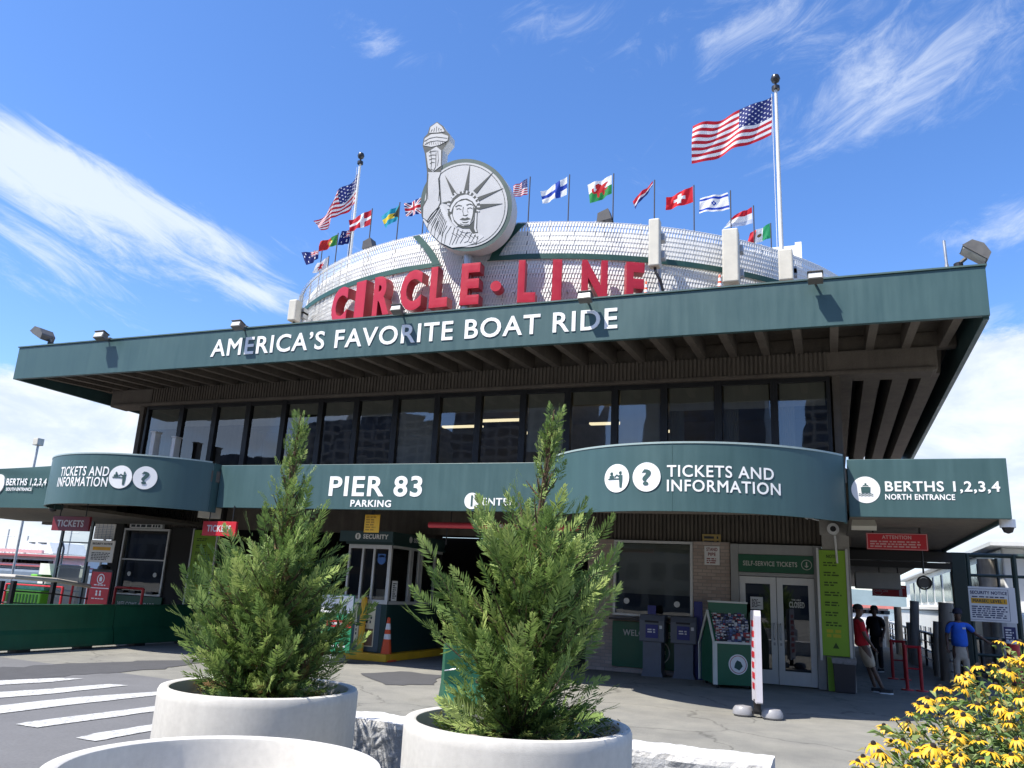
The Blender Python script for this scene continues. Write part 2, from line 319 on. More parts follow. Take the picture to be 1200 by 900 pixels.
# ================================================================== SETTING
def ground_mat():
    m, nt, N, L, b = nodes_of('weathered_pavement')
    tc = N.new('ShaderNodeTexCoord')
    def nz(s, d=6, r=.6, dist=0):
        n = N.new('ShaderNodeTexNoise'); n.inputs['Scale'].default_value = s; n.inputs['Detail'].default_value = d; n.inputs['Roughness'].default_value = r; n.inputs['Distortion'].default_value = dist; L.new(tc.outputs['Object'], n.inputs[0]); return n.outputs[0]
    def ramp(x, a, b_, ca, cb):
        r = N.new('ShaderNodeValToRGB'); r.color_ramp.elements[0].position = a; r.color_ramp.elements[1].position = b_; r.color_ramp.elements[0].color = (*ca, 1); r.color_ramp.elements[1].color = (*cb, 1); L.new(x, r.inputs[0]); return r.outputs[0]
    def mix(a, b_, f, mode='MIX'):
        n = N.new('ShaderNodeMixRGB'); n.blend_type = mode
        for i, q in ((0, f), (1, a), (2, b_)):
            if isinstance(q, float): n.inputs[i].default_value = q
            else: L.new(q, n.inputs[i])
        return n.outputs[0]
    base = ramp(nz(.22, 7, .62, .4), .36, .64, (.195, .193, .174), (.265, .26, .232))
    grain = ramp(nz(85, 3, .7), .3, .72, (.62, .62, .62), (1.32, 1.3, 1.26))
    blotch = ramp(nz(1.7, 6, .7), .36, .64, (.86, .86, .87), (1.08, 1.07, 1.05))
    c = mix(mix(base, grain, 1.0, 'MULTIPLY'), blotch, 1.0, 'MULTIPLY')
    v = N.new('ShaderNodeTexVoronoi'); v.feature = 'DISTANCE_TO_EDGE'; v.inputs['Scale'].default_value = .33; 
    wv = N.new('ShaderNodeVectorMath'); wv.operation = 'MULTIPLY_ADD'; ns = N.new('ShaderNodeTexNoise'); ns.inputs['Scale'].default_value = 1.6; ns.inputs['Detail'].default_value = 5; L.new(tc.outputs['Object'], ns.inputs[0])
    L.new(ns.outputs['Color'], wv.inputs[0]); wv.inputs[1].default_value = (1.1, 1.1, 0); L.new(tc.outputs['Object'], wv.inputs[2]); L.new(wv.outputs[0], v.inputs['Vector'])
    crack = ramp(v.outputs['Distance'], .002, .007, (.5, .5, .5), (1, 1, 1)); c = mix(c, crack, .8, 'MULTIPLY')
    spots = ramp(nz(.9, 3, .5), .63, .74, (1, 1, 1), (.72, .71, .7)); c = mix(c, spots, .5, 'MULTIPLY')
    L.new(c, b.inputs['Base Color']); b.inputs['Roughness'].default_value = .88; b.inputs['Specular IOR Level'].default_value = .25
    bp = N.new('ShaderNodeBump'); bp.inputs['Strength'].default_value = .35; bp.inputs['Distance'].default_value = .01; L.new(nz(110, 3, .7), bp.inputs['Height']); L.new(bp.outputs[0], b.inputs['Normal'])
    return m
land = [(-400, -500), (400, -500), (400, 23.5), (3.7, 23.5), (3.7, 75), (-24, 75), (-24, 23.5), (-400, 23.5)]
mb = MB(); mb.prism(land, FR((0, 0, 0), (1, 0, 0), (0, 1, 0)), -2.5, 0)
tag(mb.build('ground', ground_mat()), kind='structure')
def water_mat():
    m, nt, N, L, b = nodes_of('river_water'); b.inputs['Base Color'].default_value = (.03, .055, .06, 1); b.inputs['Roughness'].default_value = .12
    tc = N.new('ShaderNodeTexCoord'); n = N.new('ShaderNodeTexNoise'); n.inputs['Scale'].default_value = .9; n.inputs['Detail'].default_value = 6; L.new(tc.outputs['Object'], n.inputs[0])
    bp = N.new('ShaderNodeBump'); bp.inputs['Strength'].default_value = .6; bp.inputs['Distance'].default_value = .3; L.new(n.outputs[0], bp.inputs['Height']); L.new(bp.outputs[0], b.inputs['Normal']); return m
mb = MB(); mb.add([(-5000, 23, -1.7), (5000, 23, -1.7), (5000, 6000, -1.7), (-5000, 6000, -1.7)], [(0, 1, 2, 3)]); tag(mb.build('water', water_mat()), kind='structure')
mb = MB(); rg = random.Random(3); xs = np.linspace(-3500, 3500, 140); hh = [22+18*mnoise.noise(Vector((x*.002, 1.3, 0)))+7*mnoise.noise(Vector((x*.013, 5, 0))) for x in xs]
for i in range(len(xs)-1):
    mb.add([(xs[i], 1500, -2), (xs[i+1], 1500, -2), (xs[i+1], 1560, hh[i+1]), (xs[i], 1560, hh[i]), (xs[i], 1800, -2), (xs[i+1], 1800, -2)], [(0, 1, 2, 3), (3, 2, 5, 4)])
tag(mb.build('far_shore_hills', M('hazy_shore', (.12, .16, .17), .9, .3, .01)), kind='structure')
# painted markings and patches
ASPH = M('dark_asphalt_patch', (.085, .085, .088), .9, .2, 4, .35, 120, fine=.5, spec=.2)
ASPH2 = M('asphalt_lane', (.15, .15, .152), .9, .2, 1.2, .35, 120, fine=.5, spec=.2)
def worn_paint():
    m, nt, N, L, b = nodes_of('worn_road_paint'); tc = N.new('ShaderNodeTexCoord'); n = N.new('ShaderNodeTexNoise'); n.inputs['Scale'].default_value = 22; n.inputs['Detail'].default_value = 8; n.inputs['Roughness'].default_value = .75; L.new(tc.outputs['Object'], n.inputs[0])
    r = N.new('ShaderNodeValToRGB'); r.color_ramp.elements[0].position = .36; r.color_ramp.elements[0].color = (.19, .19, .187, 1); r.color_ramp.elements[1].position = .52; r.color_ramp.elements[1].color = (.50, .50, .485, 1); L.new(n.outputs[0], r.inputs[0]); L.new(r.outputs[0], b.inputs['Base Color']); b.inputs['Roughness'].default_value = .8; return m
PAINT = worn_paint()
def ground_quad(mb, px, z, wob=0, seed=0):
    pts = [G(x, y) for x, y in px]; out = []; rg = random.Random(seed)
    for i in range(len(pts)):
        a, b = pts[i], pts[(i+1) % len(pts)]; n = 6 if wob else 1
        for k in range(n):
            p = a+(b-a)*k/n; out.append((p[0]+rg.uniform(-wob, wob), p[1]+rg.uniform(-wob, wob), z))
    mb.add(out, [tuple(range(len(out)))])
mb = MB(); mb.add([(-40, -20, .004), (-5.6, -20, .004), (-6.1, 7.3, .004), (-8.9, 10.6, .004), (-14.2, 11.0, .004), (-40, 11.2, .004)], [(0, 1, 2, 3, 4, 5)]); tag(mb.build('asphalt_lane', ASPH2), kind='structure')
mb = MB(); ground_quad(mb, [(-60, 806), (-60, 786), (40, 781), (100, 777), (226, 773), (238, 776), (200, 783), (110, 790), (40, 795)], .008, .12, 1); tag(mb.build('asphalt_patch', ASPH), kind='structure')
mb = MB(); ground_quad(mb, [(418, 790), (470, 787), (520, 792), (505, 803), (452, 803)], .008, .06, 2); tag(mb.build('asphalt_patch', ASPH), kind='structure')
mb = MB()
for i, q in enumerate([[(-40, 806), (-40, 800), (60, 795.5), (98, 796), (60, 800)], [(-40, 822), (-40, 814.5), (60, 808), (128, 802.3), (150, 804), (60, 814)],
                       [(-40, 842), (-40, 832), (90, 818), (190, 811), (190, 815), (90, 826)], [(18, 850), (40, 846), (185, 828), (185, 834), (42, 854)], [(90, 866), (110, 861), (184, 849), (184, 856), (112, 870)]]):
    ground_quad(mb, q, .012, .012, i)
tag(mb.build('crosswalk_markings', PAINT), kind='structure')
# ================================================================== TERMINAL BUILDING
TW = 18.7; UW = 16.0
def brick_mat():
    m, nt, N, L, b = nodes_of('tan_brick'); tc = N.new('ShaderNodeTexCoord'); sp = N.new('ShaderNodeSeparateXYZ'); L.new(tc.outputs['Object'], sp.inputs[0]); cb = N.new('ShaderNodeCombineXYZ')
    ad = N.new('ShaderNodeMath'); ad.operation = 'ADD'; L.new(sp.outputs[0], ad.inputs[0]); L.new(sp.outputs[1], ad.inputs[1]); L.new(ad.outputs[0], cb.inputs[0]); L.new(sp.outputs[2], cb.inputs[1])
    br = N.new('ShaderNodeTexBrick'); L.new(cb.outputs[0], br.inputs['Vector']); br.inputs['Scale'].default_value = 1; br.inputs['Brick Width'].default_value = .2; br.inputs['Row Height'].default_value = .075; br.inputs['Mortar Size'].default_value = .008
    br.inputs['Color1'].default_value = (.42, .325, .275, 1); br.inputs['Color2'].default_value = (.54, .44, .38, 1); br.inputs['Mortar'].default_value = (.34, .31, .28, 1); br.inputs['Bias'].default_value = 0
    n = N.new('ShaderNodeTexNoise'); n.inputs['Scale'].default_value = 1.5; n.inputs['Detail'].default_value = 5; L.new(tc.outputs['Object'], n.inputs[0]); r = N.new('ShaderNodeMapRange'); r.inputs[3].default_value = .72; r.inputs[4].default_value = 1.25; L.new(n.outputs[0], r.inputs[0])
    mx = N.new('ShaderNodeMixRGB'); mx.blend_type = 'MULTIPLY'; mx.inputs[0].default_value = 1; L.new(br.outputs[0], mx.inputs[1]); L.new(r.outputs[0], mx.inputs[2]); L.new(mx.outputs[0], b.inputs['Base Color']); b.inputs['Roughness'].default_value = .85
    bp = N.new('ShaderNodeBump'); bp.invert = True; bp.inputs['Strength'].default_value = .5; bp.inputs['Distance'].default_value = .01; L.new(br.outputs['Fac'], bp.inputs['Height']); L.new(bp.outputs[0], b.inputs['Normal']); return m
BRICK = brick_mat()
B = thing('pier_terminal', 'long two-storey pier terminal with a deep overhanging green-edged roof and dark window band', 'building', (-8.2, TW, 0))
def part(mb, name, mat, parent=None, **k): return mb.build(name, mat, parent or B, **k)
# roof deck, coffered overhang
FX0, FX1, FY = -18.82, 2.44, 13.5
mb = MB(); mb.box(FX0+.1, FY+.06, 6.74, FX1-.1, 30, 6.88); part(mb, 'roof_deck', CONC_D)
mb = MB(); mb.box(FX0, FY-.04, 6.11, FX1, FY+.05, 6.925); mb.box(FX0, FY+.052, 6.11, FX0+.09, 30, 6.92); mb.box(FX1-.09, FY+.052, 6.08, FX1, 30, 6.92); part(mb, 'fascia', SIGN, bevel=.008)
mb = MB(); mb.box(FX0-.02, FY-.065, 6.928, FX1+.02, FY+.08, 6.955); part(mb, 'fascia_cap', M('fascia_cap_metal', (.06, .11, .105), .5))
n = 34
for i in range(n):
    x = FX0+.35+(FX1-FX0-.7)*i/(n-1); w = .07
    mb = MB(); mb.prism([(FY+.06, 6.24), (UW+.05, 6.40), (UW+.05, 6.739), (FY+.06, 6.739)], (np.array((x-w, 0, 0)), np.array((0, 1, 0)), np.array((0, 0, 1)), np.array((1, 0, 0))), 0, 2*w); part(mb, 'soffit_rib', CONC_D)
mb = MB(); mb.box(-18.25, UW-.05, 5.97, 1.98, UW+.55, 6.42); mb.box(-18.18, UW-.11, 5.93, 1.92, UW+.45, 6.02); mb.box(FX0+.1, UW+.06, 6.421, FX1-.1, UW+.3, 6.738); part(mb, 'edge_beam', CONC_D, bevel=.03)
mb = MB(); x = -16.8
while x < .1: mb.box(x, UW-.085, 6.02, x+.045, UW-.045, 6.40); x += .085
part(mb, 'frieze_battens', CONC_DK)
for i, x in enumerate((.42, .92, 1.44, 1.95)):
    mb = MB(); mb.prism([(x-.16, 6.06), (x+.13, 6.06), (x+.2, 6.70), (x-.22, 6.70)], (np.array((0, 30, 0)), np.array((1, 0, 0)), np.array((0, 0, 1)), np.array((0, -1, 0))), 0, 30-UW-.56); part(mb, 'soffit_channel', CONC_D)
# upper storey
mull = [170, 211, 250, 289, 331, 374, 416, 462, 511, 559.5, 612, 664.5, 720, 778, 842, 908, 975]
mx = [W(p, 500, UW)[0] for p in mull]
mb = MB(); mb.box(mx[0]-.1, UW+5, 3.9, .15, UW+5.1, 6.4); mb.box(mx[0]-.1, UW+.1, 3.86, .15, UW+5, 3.95); mb.box(mx[0]-.1, UW+.56, 6.2, .15, UW+5, 6.3); part(mb, 'office_interior', M('office_wall', (.34, .31, .26), .9, .2, .6))
mb = MB(); mb.box(.16, UW+.02, 3.86, .3, 29, 6.06); mb.box(mx[0]-.3, UW+.02, 3.86, mx[0]-.16, 29, 6.2); mb.box(mx[0]-.3, 28.5, 3.86, .3, 29, 6.2); part(mb, 'end_wall', CONC_DK)
wf = .07; rg = random.Random(11)
blind_h = [.55, .5, .5, .55, .3, .45, .4, 1.55, .35, .4, 1.3, .3, 1.62, .5, .5, .48]
for i in range(len(mx)-1):
    a, b = mx[i]+.07, mx[i+1]-.07
    mb = MB(); mb.box(a-.07, UW-.03, 3.9, a, UW+.12, 5.93); mb.box(b, UW-.03, 3.9, b+.069, UW+.12, 5.93); mb.box(a, UW-.02, 5.84, b, UW+.1, 5.925); mb.box(a, UW-.02, 3.9, b, UW+.1, 4.0)
    if i % 3 == 0 or i > 12: mb.box(a, UW-.02, 4.1, b, UW+.08, 4.17)
    w = part(mb, 'window', DARKMET)
    mb = MB(); mb.add([(a, UW+.03, 3.98), (b, UW+.03, 3.98), (b, UW+.03+rg.uniform(-.006, .006), 5.85), (a, UW+.03+rg.uniform(-.006, .006), 5.85)], [(0, 1, 2, 3)]); part(mb, 'pane', GLASS_UP, w)
    mb = MB(); mb.box(a+.03, UW+.075, 5.86-blind_h[i], b-.03, UW+.085, 5.9); part(mb, 'blind', BLINDM, w)
    if i in (12, 13, 14, 15):
        mb = MB(); nn = 40; vs = []
        xa, xb = (a+.02, a+(b-a)*(.33 if i != 12 else .98))
        for k in range(nn+1): vs += [(xa+(xb-xa)*k/nn, UW+.15+.03*math.sin(k*1.3), z) for z in (3.96, 5.5)]
        mb.add(vs, [(2*k, 2*k+2, 2*k+3, 2*k+1) for k in range(nn)]); part(mb, 'curtain', BLINDM, w, smooth=True)
def emis(name, col, s):
    m, nt, N, L, b = nodes_of(name); b.inputs['Emission Color'].default_value = (*col, 1); b.inputs['Emission Strength'].default_value = s; b.inputs['Base Color'].default_value = (.5, .5, .5, 1); return m
TUBE = emis('lit_ceiling_panel', (1, .85, .55), .7)
for x0, y0 in ((-7.9, 17.6), (-7.4, 19.2), (-9.2, 18.2), (-5.3, 18.3), (-4.6, 19.4)):
    mb = MB(); mb.box(x0, y0, 5.62, x0+1.1, y0+.16, 5.66); part(mb, 'ceiling_light', TUBE)
# canopy roof (covers both storefronts; follows the bulges)
CY = 14.0
def bulge(x0, x1, dep, n=36, y0=13.78):
    out = []
    c = x1-x0; s = y0-dep; R = (c*c/4+s*s)/(2*s); xc = (x0+x1)/2; yc = dep+R; a = math.asin(c/2/R)
    for i in range(n+1):
        t = -a+2*a*i/n; out.append((xc+R*math.sin(t), yc-R*math.cos(t)))
    return out
BR = bulge(-4.72, .24, 12.42); BL = bulge(-17.0, -12.45, 12.45)
mb = MB(); poly = [(-24.5, 14.06), (-17.1, 14.06)]+[(x, y+.04) for x, y in BL]+[(-12.4, 14.06), (-4.76, 14.06)]+[(x, y+.04) for x, y in BR]+[(.3, 14.06), (2.52, 14.06), (2.62, 22.1), (.36, 22.1), (.36, 30), (-20.6, 30), (-20.6, 19.2), (-24.5, 19.2)]
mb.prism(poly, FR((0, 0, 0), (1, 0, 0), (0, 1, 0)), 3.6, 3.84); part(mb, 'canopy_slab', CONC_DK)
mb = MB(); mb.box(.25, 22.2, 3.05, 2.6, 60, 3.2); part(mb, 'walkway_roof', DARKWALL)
# storefront walls
mb = MB(); 
a, b = -5.35, -2.1; wx0, wx1, wz0, wz1 = -4.73, -2.91, 1.22, 2.92
mb.box(a, TW, 0, wx0, TW+.2, 2.93); mb.box(wx1, TW, 0, b, TW+.2, 2.93); mb.box(wx0, TW+.001, 0, wx1, TW+.199, wz0); mb.box(a, TW+.201, 0, a+.2, 26, 2.93); part(mb, 'brick_wall', BRICK)
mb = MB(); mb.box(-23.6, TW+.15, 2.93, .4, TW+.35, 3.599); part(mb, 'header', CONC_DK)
for (x, x1) in ((-20.2, -16.35), (-5.3, -.1)):
    mb = MB()
    while x < x1: mb.box(x, TW+.10, 2.94, x+.05, TW+.149, 3.595); x += .09
    part(mb, 'header_battens', CONC_DK)
mb = MB(); mb.box(-.18, TW-.18, 0, .36, TW+.4, 3.598); part(mb, 'pillar', CONC_G, bevel=.015)
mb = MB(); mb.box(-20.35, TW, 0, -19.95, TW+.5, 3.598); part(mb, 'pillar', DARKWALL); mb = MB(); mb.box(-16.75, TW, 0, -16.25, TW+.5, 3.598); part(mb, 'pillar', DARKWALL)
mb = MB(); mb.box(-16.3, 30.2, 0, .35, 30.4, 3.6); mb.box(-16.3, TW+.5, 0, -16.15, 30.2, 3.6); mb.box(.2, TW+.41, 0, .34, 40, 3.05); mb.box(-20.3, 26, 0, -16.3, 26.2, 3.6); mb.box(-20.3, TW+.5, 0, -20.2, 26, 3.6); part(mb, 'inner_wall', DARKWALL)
# right ticket window
def shop_window(x0, x1, z0, z1, split=0, holes=()):
    mb = MB(); t = .06
    mb.box(x0, TW-.03, z0, x1, TW+.12, z0+t); mb.box(x0, TW-.03, z1-t, x1, TW+.12, z1); mb.box(x0, TW-.03, z0+t, x0+t, TW+.12, z1-t); mb.box(x1-t, TW-.03, z0+t, x1, TW+.12, z1-t)
    if split: mb.box(x0+t, TW-.02, split, x1-t, TW+.1, split+.04)
    w = part(mb, 'ticket_window', ALU, bevel=.006)
    mb = MB(); mb.add([(x0+t, TW+.04, z0+t), (x1-t, TW+.04, z0+t), (x1-t, TW+.04, z1-t), (x0+t, TW+.04, z1-t)], [(0, 1, 2, 3)]); part(mb, 'pane', GLASS_SH, w)
    for hx, hz in holes:
        mb = MB(); F = FR((hx, TW+.03, hz)); ring(mb, F, .035, .065, 0, .02, 20); disc(mb, F, .035, .035, -.01, .008, 16); part(mb, 'speak_hole', ALU, w)
    return w
w = shop_window(wx0, wx1, wz0, wz1, 0, ((-4.42, 1.55), (-3.27, 1.53)))
mb = MB(); mb.box(wx0+.06, TW+.25, wz0+.5, wx1-.06, TW+.262, wz1-.06); part(mb, 'shade', M('window_shade', (.42, .43, .39), .8, .06, 1.2), w)
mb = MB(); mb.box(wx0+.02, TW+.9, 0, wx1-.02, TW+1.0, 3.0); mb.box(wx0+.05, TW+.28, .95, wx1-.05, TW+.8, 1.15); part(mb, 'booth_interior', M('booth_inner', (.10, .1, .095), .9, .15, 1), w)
mb = MB(); mb.box(wx0-.02, TW-.28, 1.13, wx1+.03, TW-.035, 1.17); part(mb, 'counter_shelf', DARKMET, w)
CREAM = M('cream_vinyl', (.62, .62, .56), .5, .03)
def welcome(x0, x1, z0, z1, text_h):
    mb = MB(); mb.box(x0, TW-.05, z0, x1, TW-.005, z1); p = part(mb, 'welcome_panel', GREENB)
    mb = MB(); w = (x1-x0); put(mb, 'WELCOME ABOARD', FR((x0+.13*w*.9, TW-.05, z1-.24-text_h*.5)), w*.76, text_h, .004, .022); part(mb, 'lettering', CREAM, p); mb = MB()
    F = FR((x0+.5*w, TW-.05, z0+.36)); ring(mb, F, .235, .26, .001, .005, 40); put(mb, 'CIRCLE LINE', FR((x0+.5*w-.165, TW-.05, z0+.325)), .33, .07, .004, .025); part(mb, 'round_logo', CREAM, p); mb = MB()
    mb.fbox(FR((x0+.83*w, TW-.05, z0+.12)), 0, 0, .001, .22, .035, .004)
    mb.prism([(0, 0), (.09, .02), (.12, .1), (.05, .13)], FR((x0+.86*w, TW-.05, z0+.19)), .001, .004)
    part(mb, 'lettering', CREAM, p)
welcome(-4.72, -2.62, .12, 1.1, .125)
# glazed doors
dx0, dx1 = -2.08, -.19
mb = MB(); mb.box(dx0, TW-.06, 0, dx0+.17, TW+.14, 2.9); mb.box(dx1-.17, TW-.06, 0, dx1, TW+.14, 2.9); mb.box(dx0+.17, TW-.05, 2.68, dx1-.17, TW+.14, 2.9); mb.box(dx0+.17, TW-.04, 2.22, dx1-.17, TW+.1, 2.30)
DF = part(mb, 'door_frame', M('grey_door_frame', (.36, .36, .35), .5, .12, 3, metal=.2, streak=.5), bevel=.008)
mb = MB(); mb.box(dx0+.172, TW-.075, 2.305, dx1-.172, TW+.1, 2.675); p = part(mb, 'self_service_sign', GREENB)
mb = MB(); put(mb, 'SELF-SERVICE TICKETS', FR((dx0+.27, TW-.075, 2.44)), 1.12, .095, .004, .018); F = FR((dx1-.31, TW-.075, 2.49)); ring(mb, F, .095, .108, .001, .005, 32); mb.fbox(F, -.012, -.03, .001, .012, .06, .005); mb.prism([(-.045, -.02), (.045, -.02), (0, -.065)], F, .001, .005); part(mb, 'lettering', CREAM, p)
PALE = M('pale_door_metal', (.72, .72, .7), .45, .08, 3, metal=.15, streak=.4)
dm = (dx0+dx1)/2
for s, (a, b) in enumerate(((dx0+.175, dm-.006), (dm+.006, dx1-.175))):
    mb = MB(); st = .125; mb.box(a, TW, .02, a+st, TW+.05, 2.21); mb.box(b-st, TW, .02, b, TW+.05, 2.21); mb.box(a+st, TW, .02, b-st, TW+.05, .3); mb.box(a+st, TW, 2.06, b-st, TW+.05, 2.21)
    d = part(mb, 'glazed_door', PALE, bevel=.005)
    mb = MB(); mb.add([(a+st, TW+.025, .3), (b-st, TW+.025, .3), (b-st, TW+.025, 2.06), (a+st, TW+.025, 2.06)], [(0, 1, 2, 3)]); part(mb, 'pane', glass_mat('door_glass', (.25, .26, .27), .04, .01), d)
    hx = b-.06 if s == 0 else a+.06
    mb = MB(); mb.tube([(hx, TW-.005, .92), (hx, TW-.06, .95), (hx, TW-.06, 1.22), (hx, TW-.005, 1.25)], .014, 8); mb.box(hx-.02, TW-.008, .8, hx+.02, TW, .86); part(mb, 'handle', GALV, d, smooth=True)
    if s == 0:
        mb = MB(); mb.box(a+st+.1, TW+.012, 1.52, a+st+.36, TW+.02, 1.78); q = part(mb, 'paper_notice', WHITE, d); mb = MB(); scribble(mb, FR((a+st+.13, TW+.012, 1.56)), .2, .18, 6, 4); part(mb, 'print', INK, q)
    else:
        mb = MB(); put(mb, 'CLOSED', FR((a+st+.12, TW+.014, 1.60)), .31, .11, .003, .04); put(mb, 'WE ARE', FR((a+st+.17, TW+.014, 1.74)), .19, .03, .003, .03); part(mb, 'closed_lettering', CREAM, d)
mb = MB(); mb.box(dx0, TW+2.2, 0, dx1, TW+2.3, 3); mb.box(dx0+.2, TW+1.2, 0, dx0+.6, TW+1.6, 1.3); mb.box(dx1-.75, TW+1.2, 0, dx1-.3, TW+1.7, 1.0); part(mb, 'lobby_interior', M('lobby', (.09, .085, .09), .8, .3, .8), DF)
# left ticket window
xa, xb = W(147, 619, TW)[0], W(200.5, 619, TW)[0]
w = shop_window(xa, xb, .95, 2.88, 1.95, ((xa+.42, 1.55), (xb-.36, 1.55)))
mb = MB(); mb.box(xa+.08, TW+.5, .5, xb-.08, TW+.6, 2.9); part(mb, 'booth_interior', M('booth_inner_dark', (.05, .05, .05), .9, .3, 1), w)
mb = MB(); mb.box(xa+.2, TW-.04, 2.89, xb-.3, TW+.05, 3.02); p = part(mb, 'transom_sign', WHITE, w); mb = MB(); scribble(mb, FR((xa+.26, TW-.04, 2.91)), xb-xa-.62, .09, 1, 3, fill=.8, lo=.99); part(mb, 'print', INK, p)
for hx in (xa+.3, xa+.75, xb-.35):
    mb = MB(); mb.box(hx-.12, TW-.1, 1.0, hx+.12, TW-.02, 1.07); part(mb, 'ticket_tray', DARKMET, w)
welcome(xa, xb+.1, .05, .93, .12)
mb = MB(); mb.box(xa-.15, TW+.02, 0, xa-.005, TW+.2, 2.93); mb.box(xb+.005, TW+.02, 0, -16.76, TW+.2, 2.93); mb.box(xa, TW+.03, 0, xb, TW+.2, .94); part(mb, 'booth_wall', DARKWALL)
# parking bay columns
for x in (-12.3, -8.2):
    mb = MB(); mb.box(x-.25, 24, 0, x+.25, 24.5, 3.599); part(mb, 'column', CONC_DK)
# fascia lettering
def fit(mb, body, xl, yb, xr, yb2, ytop, Y, bold=.02, caps=0, depth=.006):
    a, b = W(xl, yb, Y), W(xr, yb2, Y); t = W(xl, ytop, Y); put(mb, body, FR((a[0], Y, a[2])), b[0]-a[0], t[2]-a[2], depth, bold, caps)
mb = MB(); Yf = FY-.04
a, b = W(247, 416.5, Yf), W(723.5, 386, Yf); zz = (a[2]+b[2])/2
put_split('fascia_lettering', WHITE, B, 'AMERICA\u2019S FAVORITE BOAT RIDE', FR((a[0], Yf, zz)), b[0]-a[0], W(723, 362.5, Yf)[2]-b[2]-.01, .014, .014, 0)
# ================================================================== CANOPY SIGN BOARDS
def icon_people(mb, F, s, mi):
    for hx, hz, k in ((-.42, .33, 1), (.33, .38, 1)): disc(mb, FR(F[0]+F[1]*hx*s+F[2]*hz*s), .13*s, .13*s, .003, .007, 14, mi)
    mb.prism([(-.62*s, .02*s), (-.6*s, .2*s), (-.25*s, .2*s), (-.22*s, .02*s)], F, .003, .007, mi); mb.fbox(F, -.72*s, -.1*s, .003, .2*s, -.01*s, .007, mi)
    mb.prism([(.18*s, .22*s), (.5*s, .22*s), (.5*s, -.2*s), (.44*s, -.7*s), (.26*s, -.7*s), (.22*s, -.2*s)], F, .003, .007, mi)
    mb.prism([(-.2*s, .12*s), (.02*s, .3*s), (.22*s, .16*s), (.2*s, .06*s), (0, .18*s), (-.18*s, .02*s)], F, .003, .007, mi)
def icon_ship(mb, F, s, mi):
    mb.prism([(-.42*s, .25*s), (.42*s, .25*s), (.38*s, -.3*s), (-.38*s, -.3*s)], F, .003, .007, mi); mb.prism([(-.3*s, .25*s), (.3*s, .25*s), (.22*s, .45*s), (-.22*s, .45*s)], F, .003, .0065, mi); mb.fbox(F, -.08*s, .45*s, .003, .08*s, .62*s, .007, mi)
    mb.fbox(F, -.3*s, .3*s, .007, .3*s, .34*s, .009, mi+1)
    for k in (-.36, -.52): 
        pts = [(-.62*s+.0155*s*80*i/20, k*s+.04*s*math.sin(i*1.25)) for i in range(21)]; mb.prism(pts+[(x, z-.05*s) for x, z in pts[::-1]], F, .003, .007, mi)
def arc_map(P):
    """point along the bulge polyline at arc length a -> (xy, tangent)"""
    P = np.array(P); d = np.hypot(*(P[1:]-P[:-1]).T); S = np.concatenate([[0], np.cumsum(d)])
    def f(a):
        i = int(np.clip(np.searchsorted(S, a)-1, 0, len(d)-1)); t = (P[i+1]-P[i])/d[i]; return P[i]+t*(a-S[i]), t
    return f, S[-1], S
